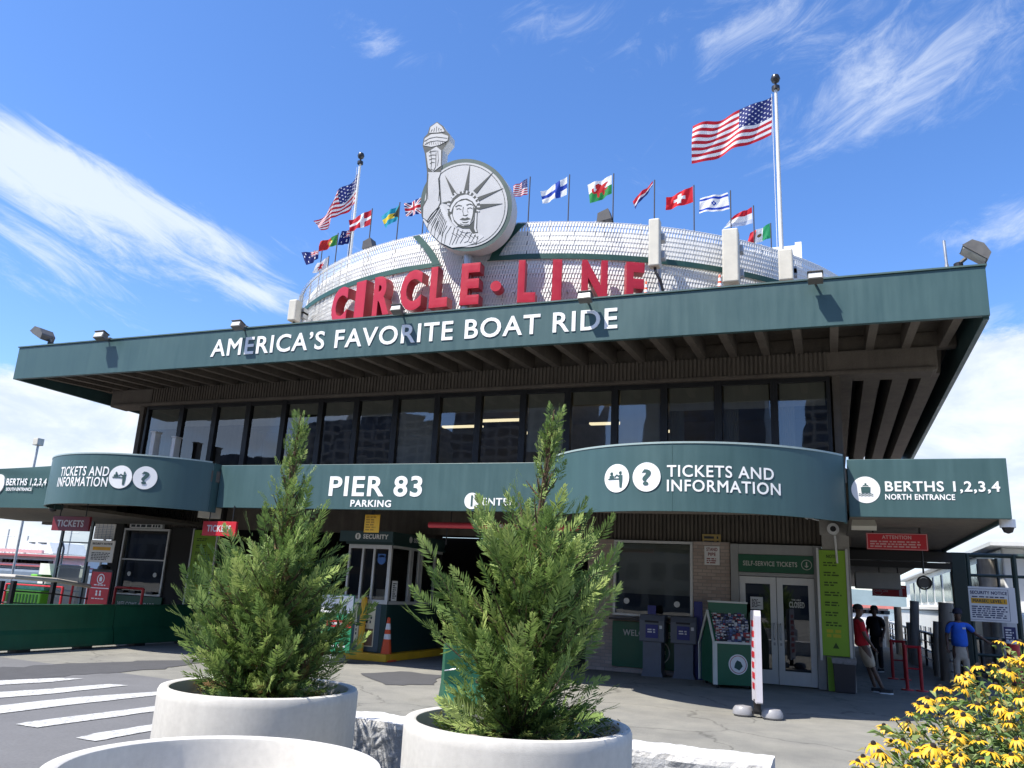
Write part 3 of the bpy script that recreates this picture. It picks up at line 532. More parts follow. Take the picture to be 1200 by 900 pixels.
def curved_sign(P, z0, z1, label, items, yret):
    base = (P[len(P)//2][0], P[len(P)//2][1], z0); T = thing('canopy_sign', label, 'sign', base)
    mb = MB(); n = len(P); vs = [(x, y, z) for x, y in P for z in (z0, z1)]; mb.add(vs, [(2*i, 2*i+2, 2*i+3, 2*i+1) for i in range(n-1)])
    vs2 = [(x, y+.05, z) for x, y in P for z in (z0, z1)]; mb.add(vs2, [(2*i+1, 2*i+3, 2*i+2, 2*i) for i in range(n-1)])
    mb.add([v for x, y in P for v in ((x, y, z0), (x, y+.05, z0))], [(2*i+1, 2*i+3, 2*i+2, 2*i) for i in range(n-1)])
    mb.add([v for x, y in P for v in ((x, y, z1), (x, y+.05, z1))], [(2*i, 2*i+2, 2*i+3, 2*i+1) for i in range(n-1)])
    for x, y in (P[0], P[-1]): mb.box(x-.02, y+.051, z0, x+.02, yret, z1)
    mb.build('panel', SIGN, T, smooth=True)
    mb = MB()
    for i in range(n-1):
        (x, y), (x2, y2) = P[i], P[i+1]; mb.add([(x, y-.012, z1), (x2, y2-.012, z1), (x2, y2-.012, z1+.03), (x, y-.012, z1+.03), (x, y+.06, z1), (x2, y2+.06, z1), (x2, y2+.06, z1+.03), (x, y+.06, z1+.03)], [(0, 1, 2, 3), (3, 2, 6, 7), (1, 0, 4, 5)])
    mb.build('top_trim', M('light_trim', (.30, .38, .37), .4, .1), T)
    mb = MB(); poly = [(x, y+.06) for x, y in P]+[(P[-1][0]-.05, yret), (P[0][0]+.05, yret)]; mb.prism(poly, FR((0, 0, 0), (1, 0, 0), (0, 1, 0)), z0+.12, z0+.16); mb.build('soffit', CONC_DK, T)
    f, L, S = arc_map(P)
    def at_px(px, py):                     # arc length & z of the sign point seen at a pixel
        best = None
        for i in range(400):
            a = L*i/399; p, t = f(a); d = ray(px, py); q = abs(d[0]/d[1]-p[0]/p[1])
            if best is None or q < best[0]: best = (q, a, W(px, py, p[1])[2])
        return best[1], best[2]
    if len(P) and P[0][0] > -6:
        for a_ in (L*.5, ):
            p_, t_ = f(a_); F_ = FR((p_[0], p_[1], z0), (t_[0], t_[1], 0)); mb = MB(); mb.fbox(F_, -.004, .0, .001, .004, z1-z0, .004); mb.build('panel_joint', SIGN_B, T)
    for it in items:
        mb = MB(); mbd = MB()
        if it[0] == 't':
            _, body, xl, xr, yb, yt = it; a1, zb1 = at_px(xr, yb)
            if xl is None: a0 = a1-yt[1]; zb = zb1; zt = zb+yt[0]
            else: a0, zb = at_px(xl, yb); zt = at_px(xl, yt)[1]
            def warp(x, y, d):
                p, t = f(a0+x); return (p[0]+t[1]*d, p[1]-t[0]*d-.004, zb+y)
            put(mb, body, FR((0, 0, 0)), a1-a0, zt-zb, .003, .014, 0, 0, warp)
        else:
            _, kind, xc, yc, hpx = it; a0, zc = at_px(xc, yc); r = at_px(xc, yc-hpx)[1]-zc; p, t = f(a0); F = FR((p[0]+t[1]*.012, p[1]-t[0]*.012, zc), (t[0], t[1], 0)); disc(mb, F, r, r, -.010, .0, 36)
            if kind == 'people': icon_people(mbd, F, r*.95, 0)
            else:
                v = put(mbd, '?', FR(F[0]-F[1]*r*.33-F[2]*r*.52+F[3]*.002, F[1]), r*.66, r*1.0, .004, .025)
        if it[0] == 't': build_words(mb, 'lettering', WHITE, T, .085)
        else: mb.build('icon_disc', WHITE, T)
        if mbd.v: mbd.build('pictogram', SIGN_B, T)
    return T
ZS0, ZS1 = 3.06, 3.985
curved_sign(BR, 2.95, 4.0, 'wide bulging green sign reading tickets and information above the brick ticket front', [('t', 'TICKETS AND', 781.5, 906.5, 558.5, 545.5), ('t', 'INFORMATION', 781.5, 915, 575.5, 562.5), ('i', 'people', 723, 560.5, 16.5), ('i', 'q', 758, 559, 17)], 14.05)
curved_sign(BL, 2.95, 4.0, 'bulging green tickets and information sign above the dark ticket booth by the long green barrier', [('t', 'TICKETS AND', None, 127.5, 557.8, (.19, 1.40)), ('t', 'INFORMATION', None, 125, 570.3, (.19, 1.46)), ('i', 'people', 141.5, 559, 13.5), ('i', 'q', 170.5, 560, 13.5)], 14.05)
def flat_sign(label, x0, x1, ret=None, mat=SIGN, z0=ZS0, z1=ZS1):
    T = thing('canopy_sign', label, 'sign', ((x0+x1)/2, CY, z0)); mb = MB(); mb.box(x0, CY, z0, x1, CY+.06, z1)
    if ret: mb.box(ret[0], CY+.061, z0-.0, ret[0]+.06, ret[1], z1)
    mb.build('panel', mat, T, bevel=.01); return T
T = flat_sign('long flat green sign over the driveway reading pier 83 parking', -12.40, -4.74)
mb = MB(); fit(mb, 'PIER 83', 385, 580.5, 494, 582, 559, CY, .022); build_words(mb, 'lettering', WHITE, T, .14); mb = MB(); fit(mb, 'PARKING', 410.5, 593.5, 458, 595, 586, CY, .022); mb.build('lettering', WHITE, T); mb = MB(); fit(mb, 'ENTER', 565, 592, 604, 592.5, 583.8, CY, .02); mb.build('lettering', WHITE, T); mb = MB()
c = W(553, 587, CY); disc(mb, FR(c), .155, .155, 0, .006, 30); mb.build('icon_disc', WHITE, T)
mb = MB(); mb.fbox(FR(c), -.02, -.105, .006, .02, .105, .01); mb.build('pictogram', SIGN_B, T)
T = flat_sign('flat green berths sign marked north entrance beside the walkway', .30, 2.55, (2.49, 22.1))
mb = MB(); fit(mb, 'BERTHS 1,2,3,4', 1037.5, 575.5, 1172.5, 576, 564.5, CY, .02); build_words(mb, 'lettering', WHITE, T, .09); mb = MB(); fit(mb, 'NORTH ENTRANCE', 1037.5, 585.3, 1119.5, 586.3, 579.2, CY, .022); build_words(mb, 'lettering', WHITE, T, .06); mb = MB()
c = W(1014.5, 574, CY); r = W(1014.5, 558.5, CY)[2]-c[2]; disc(mb, FR(c), r, r, 0, .005, 40); mb.build('icon_disc', WHITE, T); mb = MB(); icon_ship(mb, FR(c+np.array((0, -.003, 0))), r*.8, 0); mb.build('pictogram', [SIGN_B, WHITE], T)
mb = MB(); mb.box(.32, CY+.07, ZS0+.05, 2.48, 22.0, ZS0+.1); mb.build('soffit', CONC_DK, T)
T = thing('canopy_sign', 'slack fabric green berths sign marked south entrance beyond the ticket booth', 'sign', (-20.5, CY, ZS0)); mb = MB(); nx, nz = 60, 16; vs = []
for i in range(nx+1):
    for j in range(nz+1):
        x = -24+(6.95)*i/nx; z = j/nz; sag = -.10*math.sin(math.pi*i/nx)*z**3; vs.append((x, CY-.06+.008*math.sin(x*2.2+z*9)*z+.008*math.sin(z*14+x*.8)*z*z, 2.98+(4.02-2.98)*z+sag))
mb.add(vs, [(i*(nz+1)+j, (i+1)*(nz+1)+j, (i+1)*(nz+1)+j+1, i*(nz+1)+j+1) for i in range(nx) for j in range(nz)]); mb.build('panel', SIGN_B, T, smooth=True)
mb = MB(); fit(mb, 'BERTHS 1,2,3,4', 7, 568.5, 54, 569, 561, CY-.082, .02); mb.build('lettering', WHITE, T); mb = MB(); fit(mb, 'SOUTH ENTRANCE', 7, 575, 37, 575.3, 571.5, CY-.082, .022); mb.build('lettering', WHITE, T); mb = MB(); c = W(-3, 567, CY-.085); disc(mb, FR(c), .24, .24, -.03, .005, 36); mb.build('icon_disc', WHITE, T); mb = MB(); icon_ship(mb, FR(c+np.array((0, -.003, 0))), .2, 0); mb.build('pictogram', [SIGN_B, WHITE], T)
mb = MB(); mb.box(-24, CY+.1, 3.0, -16.9, 18.6, 3.08); mb.build('awning_roof', CONC_DK, T)
# ================================================================== ROOFTOP DRUM AND ITS SIGNS
DC = (-7.13, 22.86); DR = 8.42; ZT = 9.22; ZB = 6.89
def dpt(th, r, z): return (DC[0]+r*math.sin(th), DC[1]-r*math.cos(th), z)
def th_of(px, py, r=DR): p = CYL(px, py, DC, r); return math.atan2(p[0]-DC[0], DC[1]-p[1]), p[2]
S_ = thing('rooftop_drum_screen', 'round white expanded-metal screen wall on the terminal roof with a green stripe', 'screen wall', (DC[0], DC[1], ZB))
MESHW = M('white_expanded_metal', (.78, .78, .76), .55, .12, 1.5, streak=.3)
mb = MB(); T0, T1 = rad(-118), rad(118); pitch = .062; nth = int((T1-T0)*DR/pitch); rows = 22; hz = (ZT-ZB)/rows
for i in range(nth):
    th = T0+(T1-T0)*i/nth; dt = pitch/DR; vs = []; fs = []
    for j in range(rows):
        z = ZB+j*hz; o = .5*(j % 2); k = len(vs)
        vs += [dpt(th+dt*(o-.46), DR+.004, z), dpt(th+dt*(o+.22), DR+.011, z), dpt(th+dt*(o+.46), DR+.004, z+hz), dpt(th+dt*(o-.22), DR-.003, z+hz)]; fs.append((k, k+1, k+2, k+3))
    mb.add(vs, fs)
for j in range(rows+1): mb.tube([dpt(T0+(T1-T0)*i/150, DR, ZB+j*hz) for i in range(151)], .007, 4)
mb.build('expanded_mesh', MESHW, S_)
mb = MB(); n = 120; rb = DR-.22
for (za, zb, rr) in ((ZB, ZT-.10, rb),):
    vs = [dpt(T0*1.5+(T1*1.5-T0*1.5)*i/n, rr, z) for i in range(n+1) for z in (za, zb)]; mb.add(vs, [(2*i, 2*i+2, 2*i+3, 2*i+1) for i in range(n)])
vs = [dpt(2*math.pi*i/n, rb, ZT-.101) for i in range(n)]; mb.add(vs, [tuple(range(n))])
mb.build('drum_wall', M('drum_wall_paint', (.72, .73, .72), .7, .12, 1, streak=.6), S_, smooth=True)
mb = MB()
for z in (ZB+.25, (ZB+ZT)/2, ZT-.02):
    mb.tube([dpt(T0+(T1-T0)*i/n, DR-.05, z) for i in range(n+1)], .022, 6)
for i in range(37): th = T0+(T1-T0)*i/36; mb.tube([dpt(th, DR-.06, ZB), dpt(th, DR-.06, ZT+.05)], .02, 6)
mb.build('screen_frame', GALV, S_)
def stripe(pts):
    k = len(pts); vs = []
    for th, z0, z1 in pts: vs += [dpt(th, DR+.035, z0), dpt(th, DR+.035, z1), dpt(th, DR+.05, z0), dpt(th, DR+.05, z1)]
    fs = []
    for i in range(k-1): a = 4*i; b = a+4; fs += [(a+2, b+2, b+3, a+3), (a+1, a+3, b+3, b+1), (a, b, b+2, a+2), (a, a+1, b+1, b)]
    return vs, fs
STR = M('stripe_green', (.02, .075, .06), .5, .1)
zs = 8.42; hw = .06
tl, zl = th_of(515, 305); tl2, zl2 = th_of(489, 279); tr, zr = th_of(577, 298); tr2, zr2 = th_of(612, 264)
mb = MB(); mb.add(*stripe([(T0+(tl-T0)*i/60, zs-hw, zs+hw) for i in range(58)]+[(tl-.012, zs-hw, zs+.04), (tl+.012, zs-hw, zs-hw+.01)]))
mb.add(*stripe([(tr-.012, zs-hw, zs-hw+.01), (tr+.012, zs-hw, zs+.04)]+[(tr+(T1-tr)*i/60, zs-hw, zs+hw) for i in range(2, 61)]))
for (ta, tb, sgn) in ((tl-.006, tl2, -1), (tr+.006, tr2, 1)):
    mb2 = []
    for i in range(9):
        q = i/8; zc = zs-.02+(ZT-.02-zs)*q; th = ta+(tb-ta)*(q**1.35 if True else q); mb2.append((th, zc))
    vs = []; fs = []
    for th, z in mb2: vs += [dpt(th-.011, DR+.04, z), dpt(th+.011, DR+.04, z), dpt(th-.011, DR+.055, z), dpt(th+.011, DR+.055, z)]
    for i in range(8): a = 4*i; b = a+4; fs += [(a+2, a+3, b+3, b+2), (a, a+2, b+2, b), (a+3, a+1, b+1, b+3)]
    mb.add(vs, fs)
mb.build('green_stripe', STR, S_)
# big red letters
LETF = M('letter_red_face', (.42, .014, .03), .35, .06, 4); LETS = M('letter_red_side', (.36, .03, .04), .4, .1, 4)
LT = thing('rooftop_letters', 'big red three-dimensional rooftop letters spelling circle line with a dot', 'sign', (DC[0], DC[1]-DR-.35, ZB))
RL = 8.75; zb0 = 7.28; zh = .92
for ch, a, b in (('C', 390.5, 412), ('I', 417.5, 431), ('R', 437.5, 461), ('C', 470.5, 495), ('L', 504.5, 525.5), ('E', 540, 562), ('L', 606.5, 627.5), ('I', 646.5, 657.5), ('N', 681, 711.5), ('E', 733.5, 755)):
    ta, _ = th_of(a, 345, RL); tb, _ = th_of(b, 345, RL); tm = (ta+tb)/2; w = RL*(tb-ta)
    if ch in 'CIR' and a < 465: w *= .82
    c = dpt(tm, RL, zb0); F = FR((c[0], c[1], zb0), (math.cos(tm), math.sin(tm), 0)); F = (F[0]-F[1]*w/2-F[3]*.2, F[1], F[2], F[3])
    mb = MB(); bold = .045 if ch != 'I' else .055
    v, f = glyphs(ch, bold); ch_h = v[:, 1].max()-v[:, 1].min(); o, r, u, nn = F; P = o+np.outer(v[:, 0]*w, r)+np.outer((v[:, 1]-v[:, 1].min())/ch_h*zh, u)+np.outer((v[:, 2]+1)/2*.24, nn)
    fr = [q for q in f if min(v[i, 2] for i in q) > .5]; sd = [q for q in f if min(v[i, 2] for i in q) <= .5]; mb.add(P, fr, 0); mb.add(P, sd, 1)
    mb.build('letter', [LETF, LETS], LT)
td, zd = th_of(581.5, 336, RL); c = dpt(td, RL, zd); F = FR(c, (math.cos(td), math.sin(td), 0)); mb = MB(); disc(mb, F, .115, .115, -.2, .04, 24); mb.build('letter_dot', [LETF], LT)
mb = MB()
for px in range(400, 760, 22): t, _ = th_of(px, 350, RL); mb.tube([dpt(t, RL-.2, 7.62), dpt(t, DR, 7.62)], .012, 6); mb.tube([dpt(t, RL-.21, 7.3), dpt(t, RL-.21, 6.89)], .018, 6)
mb.build('mounting_frame', GALV, LT)
# emblem
EY = 13.98
EM = thing('emblem_sign', 'round grey emblem sign with a crowned statue head and a raised torch arm', 'sign', W(547, 300, EY+.25))
E0 = W(547, 242, EY)
def ex(q): return [tuple((W(480+x/5, 130+y/5, EY)-E0)[[0, 2]]) for x, y in q]
EF = FR(E0)
EGREY = M('emblem_grey_face', (.40, .41, .425), .5, .06, 3); EDK = M('emblem_dark_line', (.012, .02, .02), .5, .05); ERIM = M('emblem_green_rim', (.03, .062, .055), .45, .08); ESIDE = M('emblem_side', (.5, .5, .49), .55, .1, 2, streak=.5)
def ell(cx, cy, rx, ry, n=64, rot=-16):
    c, s = math.cos(rad(rot)), math.sin(rad(rot)); return [(cx+rx*math.cos(t)*c-ry*math.sin(t)*s, cy+rx*math.cos(t)*s+ry*math.sin(t)*c) for t in [2*math.pi*i/n for i in range(n)]]
mb = MB(); mb.prism(ex(ell(332, 552, 268, 272)), EF, -.30, 0, 0, 1); mb.build('disc', [ERIM, ESIDE], EM)
mb = MB(); mb.prism(ex(ell(332, 552, 243, 248)), EF, 0, .012); mb.build('face_plate', EGREY, EM)
arm = [(72, 620), (75, 560), (98, 520), (104, 360), (92, 255), (78, 205), (85, 160), (108, 135), (120, 95), (163, 66), (200, 92), (215, 120), (238, 140), (236, 178), (215, 205), (196, 230), (190, 330), (178, 400), (188, 540), (160, 600), (110, 660)]
mb = MB(); mb.prism(ex(arm), EF, -.24, .018, 0, 1); mb.build('torch_arm', [EDK, ESIDE], EM)
def inset(poly, k): c = np.mean(poly, 0); return [tuple(c+(np.array(p)-c)*k) for p in poly]
mb = MB()
for q in ([(82, 628), (84, 566), (106, 525), (112, 362), (186, 362), (170, 402), (181, 540), (156, 596), (112, 650)], [(100, 250), (112, 335), (140, 360), (186, 325), (188, 235), (160, 212)], [(84, 205), (92, 165), (130, 140), (190, 136), (230, 150), (226, 176), (180, 202), (130, 214)], [(118, 132), (126, 98), (163, 72), (192, 96), (208, 124), (170, 130)]):
    mb.prism(ex(q), EF, .018, .026)
mb.build('arm_face', EGREY, EM)
mb = MB()
def line(pts, w=6, d0=.027, d1=.031):
    for (x, y), (x2, y2) in zip(pts, pts[1:]):
        L = math.hypot(x2-x, y2-y); nx, ny = -(y2-y)/L*w/2, (x2-x)/L*w/2; mb.prism(ex([(x+nx, y+ny), (x2+nx*.5, y2+ny*.5), (x2-nx*.5, y2-ny*.5), (x-nx, y-ny)]), EF, d0, d1)
for (x, y), (x2, y2), w in (((265, 490), (208, 378), 26), ((335, 465), (355, 318), 26), ((385, 478), (492, 360), 26), ((402, 520), (550, 455), 24), ((400, 565), (545, 545), 34), ((240, 540), (192, 540), 22)):
    L = math.hypot(x2-x, y2-y); nx, ny = -(y2-y)/L*w/2, (x2-x)/L*w/2; mb.prism(ex([(x+nx, y+ny), (x2, y2), (x-nx, y-ny)]), EF, .012, .02)
mb.build('crown_rays', EDK, EM)
PALEF = M('emblem_pale', (.46, .47, .485), .5, .05, 3)
mb = MB(); body = [(80, 640), (100, 600), (130, 585), (172, 545), (196, 560), (222, 600), (236, 650), (262, 690), (300, 712), (345, 726), (400, 718), (437, 738), (400, 768), (330, 795), (250, 803), (180, 772), (118, 712)]
mb.prism(ex(body), EF, .013, .0175); mb.build('robe', PALEF, EM)
mb = MB(); mb.prism(ex([(226, 612), (230, 570), (250, 522), (292, 478), (330, 466), (372, 482), (398, 515), (402, 566), (398, 620), (396, 690), (402, 716), (372, 722), (352, 690), (310, 690), (272, 672), (246, 650)]), EF, .012, .0185); mb.build('hair', EDK, EM)
mb = MB(); mb.prism(ex([(256, 612), (262, 566), (288, 536), (330, 524), (366, 538), (386, 572), (386, 612), (376, 644), (352, 672), (318, 678), (286, 664), (264, 640)]), EF, .0186, .026)
mb.prism(ex([(236, 590), (246, 556), (268, 524), (300, 500), (334, 492), (366, 502), (388, 526), (398, 556), (390, 560), (372, 534), (338, 516), (306, 520), (276, 538), (256, 566), (246, 596)]), EF, .0186, .024)
for i in range(14):
    t = rad(184-15.2*i); cx, cy = 318+84*math.cos(t), 566-86*math.sin(t); dx, dy = math.cos(t), -math.sin(t); px, py = -dy*4.6, dx*4.6; mb.prism(ex([(cx-dx*5-px, cy-dy*5-py), (cx+dx*13-px, cy+dy*13-py), (cx+dx*13+px, cy+dy*13+py), (cx-dx*5+px, cy-dy*5+py)]), EF, .0186, .023)
for q in ([(240, 612), (250, 606), (262, 650), (286, 676), (276, 682), (252, 656)], [(388, 600), (396, 600), (392, 690), (398, 712), (388, 712), (380, 690)], [(300, 690), (330, 700), (360, 712), (330, 716), (296, 706)]): mb.prism(ex(q), EF, .0186, .022)
mb.build('face', PALEF, EM)
mb = MB()
for p, wd in (([(272, 566), (288, 556), (310, 560)], 7), ([(336, 556), (356, 548), (376, 556)], 7), ([(278, 580), (292, 575), (306, 582)], 6), ([(342, 576), (358, 570), (372, 577)], 6), ([(318, 566), (314, 592), (318, 606)], 4), ([(316, 612), (330, 618), (344, 610)], 7), ([(346, 600), (340, 580)], 3), ([(300, 664), (322, 672), (350, 668)], 4)): line(p, wd, .0262, .03)
mb.prism(ex([(296, 640), (314, 629), (328, 633), (342, 626), (362, 636), (344, 642), (328, 645), (312, 644)]), EF, .0262, .029); mb.prism(ex([(308, 652), (330, 655), (350, 650), (338, 660), (318, 660)]), EF, .0262, .029)
mb.prism(ex([(376, 560), (386, 575), (385, 612), (374, 642), (356, 664), (368, 630), (374, 600)]), EF, .0262, .028)
rg = random.Random(5)
for i in range(13):
    x = 120+i*23; y = 618+i*8.2 if i > 4 else 600+i*14; line([(x+10+rg.uniform(-6, 6), y+18), (x-12+rg.uniform(-8, 8), y+66), (x-26+rg.uniform(-6, 6), min(y+120, 790-abs(i-6)*4))], 3.4, .0178, .022)
for i in range(9): line([(176+i*5+rg.uniform(-4, 4), 566+i*10), (140+i*7, 628+i*10), (118+i*9, 664+i*9)], 3.2, .0178, .022)
for i in range(6): line([(250+i*26, 716+i*3), (285+i*24, 742+i*1.5)], 3, .0178, .022)
mb.build('drawn_lines', EDK, EM); mb = MB()
for i in range(6): line([(104+i*6, 652-i*9), (132+i*9, 606-i*9)], 4, .0265, .03)
for (a1, b1) in (((118, 246), (162, 238)), ((116, 268), (160, 262)), ((118, 290), (156, 284)), ((122, 312), (150, 306))): line([a1, ((a1[0]+b1[0])/2, a1[1]-7), b1], 4)
line([(126, 236), (132, 300), (128, 344), (144, 352), (156, 330), (158, 246)], 4); line([(168, 236), (172, 290), (166, 326)], 3)
for k in range(5): line([(134+k*14, 95+abs(k-2)*8), (136+k*12, 112), (128+k*16, 126)], 3)
line([(90, 182), (120, 164), (160, 156), (224, 164)], 4); line([(92, 200), (124, 184), (164, 178), (216, 184)], 4)
for k in range(9): line([(104+k*13, 190-abs(k-4)*1.5), (106+k*13, 202)], 2.5)
line([(112, 370), (108, 450), (110, 520)], 3); line([(176, 400), (178, 470), (172, 530)], 3.5)
ring_pts = ell(332, 552, 228, 236); line(ring_pts+[ring_pts[0]], 4, .0122, .016)
mb.build('drawn_lines', EDK, EM)
mb = MB(); c = W(551, 303, EY+.2); mb.tube([(c[0]-.05, EY+.22, 6.9), (c[0]-.05, EY+.22, c[2]+.3)], .09, 10); mb.build('mast', GALV, EM)
# ================================================================== FLAGS
FLAGM = attr_mat('flag_cloth', .75, .35)
R_ = (.50, .02, .035); W_ = (.78, .78, .78); B_ = (.025, .035, .16); G_ = (.02, .22, .07)
def us(u, v):
    if u < .42 and v > 6/13:
        a = (u/.42*11) ; b = (v-6/13)/(7/13)*9
        i, j = int(a), int(b)
        if (i+j) % 2 == 1 and 0 <= i < 11 and math.hypot(a-i-.5, b-j-.5) < .27: return W_
        return B_
    return R_ if int(v*13) % 2 == 0 else W_
def uk(u, v, inv=False):
    x, y = u-.5, (v-.5)*.6
    if abs(y) < .06 or abs(x) < .06: return R_
    if abs(y) < .1 or abs(x) < .1: return W_
    d = min(abs(y-.6*x), abs(y+.6*x))/1.166
    if d < .022: return R_
    if d < .065: return W_
    return (.02, .03, .18)
def ensign(u, v):
    if u < .5 and v > .5: return uk(u*2, v*2-1)
    for sx, sy, r in ((.25, .24, .085), (.75, .2, .05), (.75, .8, .05), (.63, .55, .05), (.87, .6, .05)):
        if math.hypot(u-sx, (v-sy)*.6) < r*.72: return W_
    return (.012, .02, .13)
def portugal(u, v):
    d = math.hypot(u-.4, (v-.5)*.67)
    if d < .07: return W_ if d > .045 else R_
    if d < .14: return (.7, .5, .03)
    return (.04, .22, .05) if u < .4 else (.5, .03, .03)
def canada(u, v):
    d = math.hypot((u-.55)*1.3, v-.5); return R_ if d < .27+.09*math.cos(6*math.atan2(v-.5, u-.55)) else W_
def denmark(u, v): return W_ if abs(u-.37) < .07 or abs(v-.5) < .095 else R_
def bahamas(u, v):
    if u < .42*(1-2*abs(v-.5)): return (.02, .025, .02)
    return (.75, .55, .05) if .33 < v < .67 else (.02, .3, .42)
def finland(u, v): return (.02, .06, .36) if abs(u-.36) < .1 or abs(v-.5) < .14 else W_
def wales(u, v):
    for cx, cy, rx, ry in ((.5, .5, .2, .13), (.36, .66, .11, .12), (.25, .72, .08, .05), (.56, .72, .12, .14), (.7, .45, .12, .06), (.8, .58, .06, .1), (.38, .32, .05, .13), (.6, .3, .05, .13), (.28, .45, .1, .04)):
        if ((u-cx)/rx)**2+((v-cy)/ry)**2 < 1: return (.55, .03, .03)
    return W_ if v > .5 else (.03, .25, .07)
def swiss(u, v):
    x, y = abs(u-.5)*1.5, abs(v-.5); return W_ if (x < .1 and y < .32) or (y < .1 and x < .32) else (.62, .02, .03)
def israel(u, v):
    if .1 < v < .22 or .78 < v < .9: return (.02, .06, .4)
    x, y = (u-.5)*1.45, v-.5
    def tri(x, y, s): return max(-y*s-.075, (y*s)*.5+abs(x)*.866-.075)
    for s in (1, -1):
        if -.035 < tri(x, y, s) < .0: return (.02, .06, .4)
    return W_
def dutch(u, v): return R_ if v > .62 else (W_ if v > .25 else (.5, .55, .68))
def mexico(u, v):
    if math.hypot((u-.5)*1.6, v-.5) < .15: return (.2, .13, .06)
    return (.02, .27, .11) if u < .34 else (W_ if u < .67 else R_)
def bands(u, v): return B_ if v < .33 else (W_ if v < .55 else R_)
POLE_D = M('thin_pole_dark', (.05, .045, .045), .5, .1); POLE_W = M('white_flagpole', (.62, .62, .6), .35, .05, 2); FINIAL = M('dark_finial', (.02, .02, .022), .3, .1)
def flag(name, label, base, top_z, r, px4, paint, nx=40, ny=26, dy=-.25, waves=2.2, amp=.05, pole_mat=POLE_D, finial=False, seed=0):
    """pole + cloth; px4 are the cloth's corners: hoist top, hoist bottom, fly bottom, fly top"""
    x, y, z = base; T = thing('flagpole', label, 'flag', base)
    mb = MB(); mb.tube([(x, y, z), (x, y, z+(top_z-z)*.5), (x, y, top_z)], [r*1.25, r*1.1, r*.8] if finial else r, 10); mb.build('pole', pole_mat, T, smooth=True)
    if finial:
        mb = MB(); mb.lathe([(.02, 0), (.10, .01), (.10, .10), (.03, .11), (.03, .2), (.09, .24), (.12, .32), (.09, .41), (.01, .45)], (x, y, top_z), 14); mb.build('finial', FINIAL, T, smooth=True)
        mb = MB(); mb.tube([(x-.09, y-.02, z+.8), (x-.10, y-.02, top_z-.1)], .008, 5); mb.build('halyard', POLE_W, T)
    ht, hb, fb, ft = [np.array(W(a, b, y+(0 if i < 2 else dy))) for i, (a, b) in enumerate(px4)]
    vs = np.zeros((nx+1, ny+1, 3)); rg = random.Random(seed); ph = rg.uniform(0, 6)
    for i in range(nx+1):
        for j in range(ny+1):
            u, v = i/nx, j/ny; p = (hb*(1-v)+ht*v)*(1-u)+(fb*(1-v)+ft*v)*u
            L = np.linalg.norm(ft-ht); q = u*waves*6.283+ph+v*1.1
            a = amp*L*min(1, u*3); p = p+np.array((.0, a*math.sin(q)+.35*a*math.sin(q*1.9+v*4), -.02*L*math.sin(math.pi*u)+a*.25*math.sin(q+1.2)))
            vs[i, j] = p
    mb = MB(); mb.add(vs.reshape(-1, 3), [(i*(ny+1)+j, (i+1)*(ny+1)+j, (i+1)*(ny+1)+j+1, i*(ny+1)+j+1) for i in range(nx) for j in range(ny)])
    o = mb.build('flag', FLAGM, T, smooth=True); me = o.data; ca = me.color_attributes.new('tint', 'FLOAT_COLOR', 'CORNER')
    cols = []
    for k in range(nx*ny):
        i, j = divmod(k, ny); c = paint((i+.5)/nx, (j+.5)/ny); cols += [c[0], c[1], c[2], 1]*4
    if len(cols) == len(me.loops)*4: ca.data.foreach_set('color', cols)
    return T
b = W(916, 300, 18.6); flag('flagpole', 'largest stars and stripes flag, flying from the tallest white pole near the roof corner', (b[0], 18.6, 6.9), W(907.5, 106, 18.6)[2], .047, [(905.5, 113), (904, 158), (811, 193), (812, 149)], us, 110, 78, -.6, 1.6, .045, POLE_W, True, 1)
b = W(409, 312, 21.0); flag('flagpole', 'big drooping stars and stripes flag on the white pole left of the emblem', (b[0], 21.0, 6.9), W(425.5, 192, 21.0)[2], .05, [(422.5, 198), (416.5, 238), (375, 268), (369.5, 259)], us, 110, 78, -.5, 1.5, .07, POLE_W, True, 2)
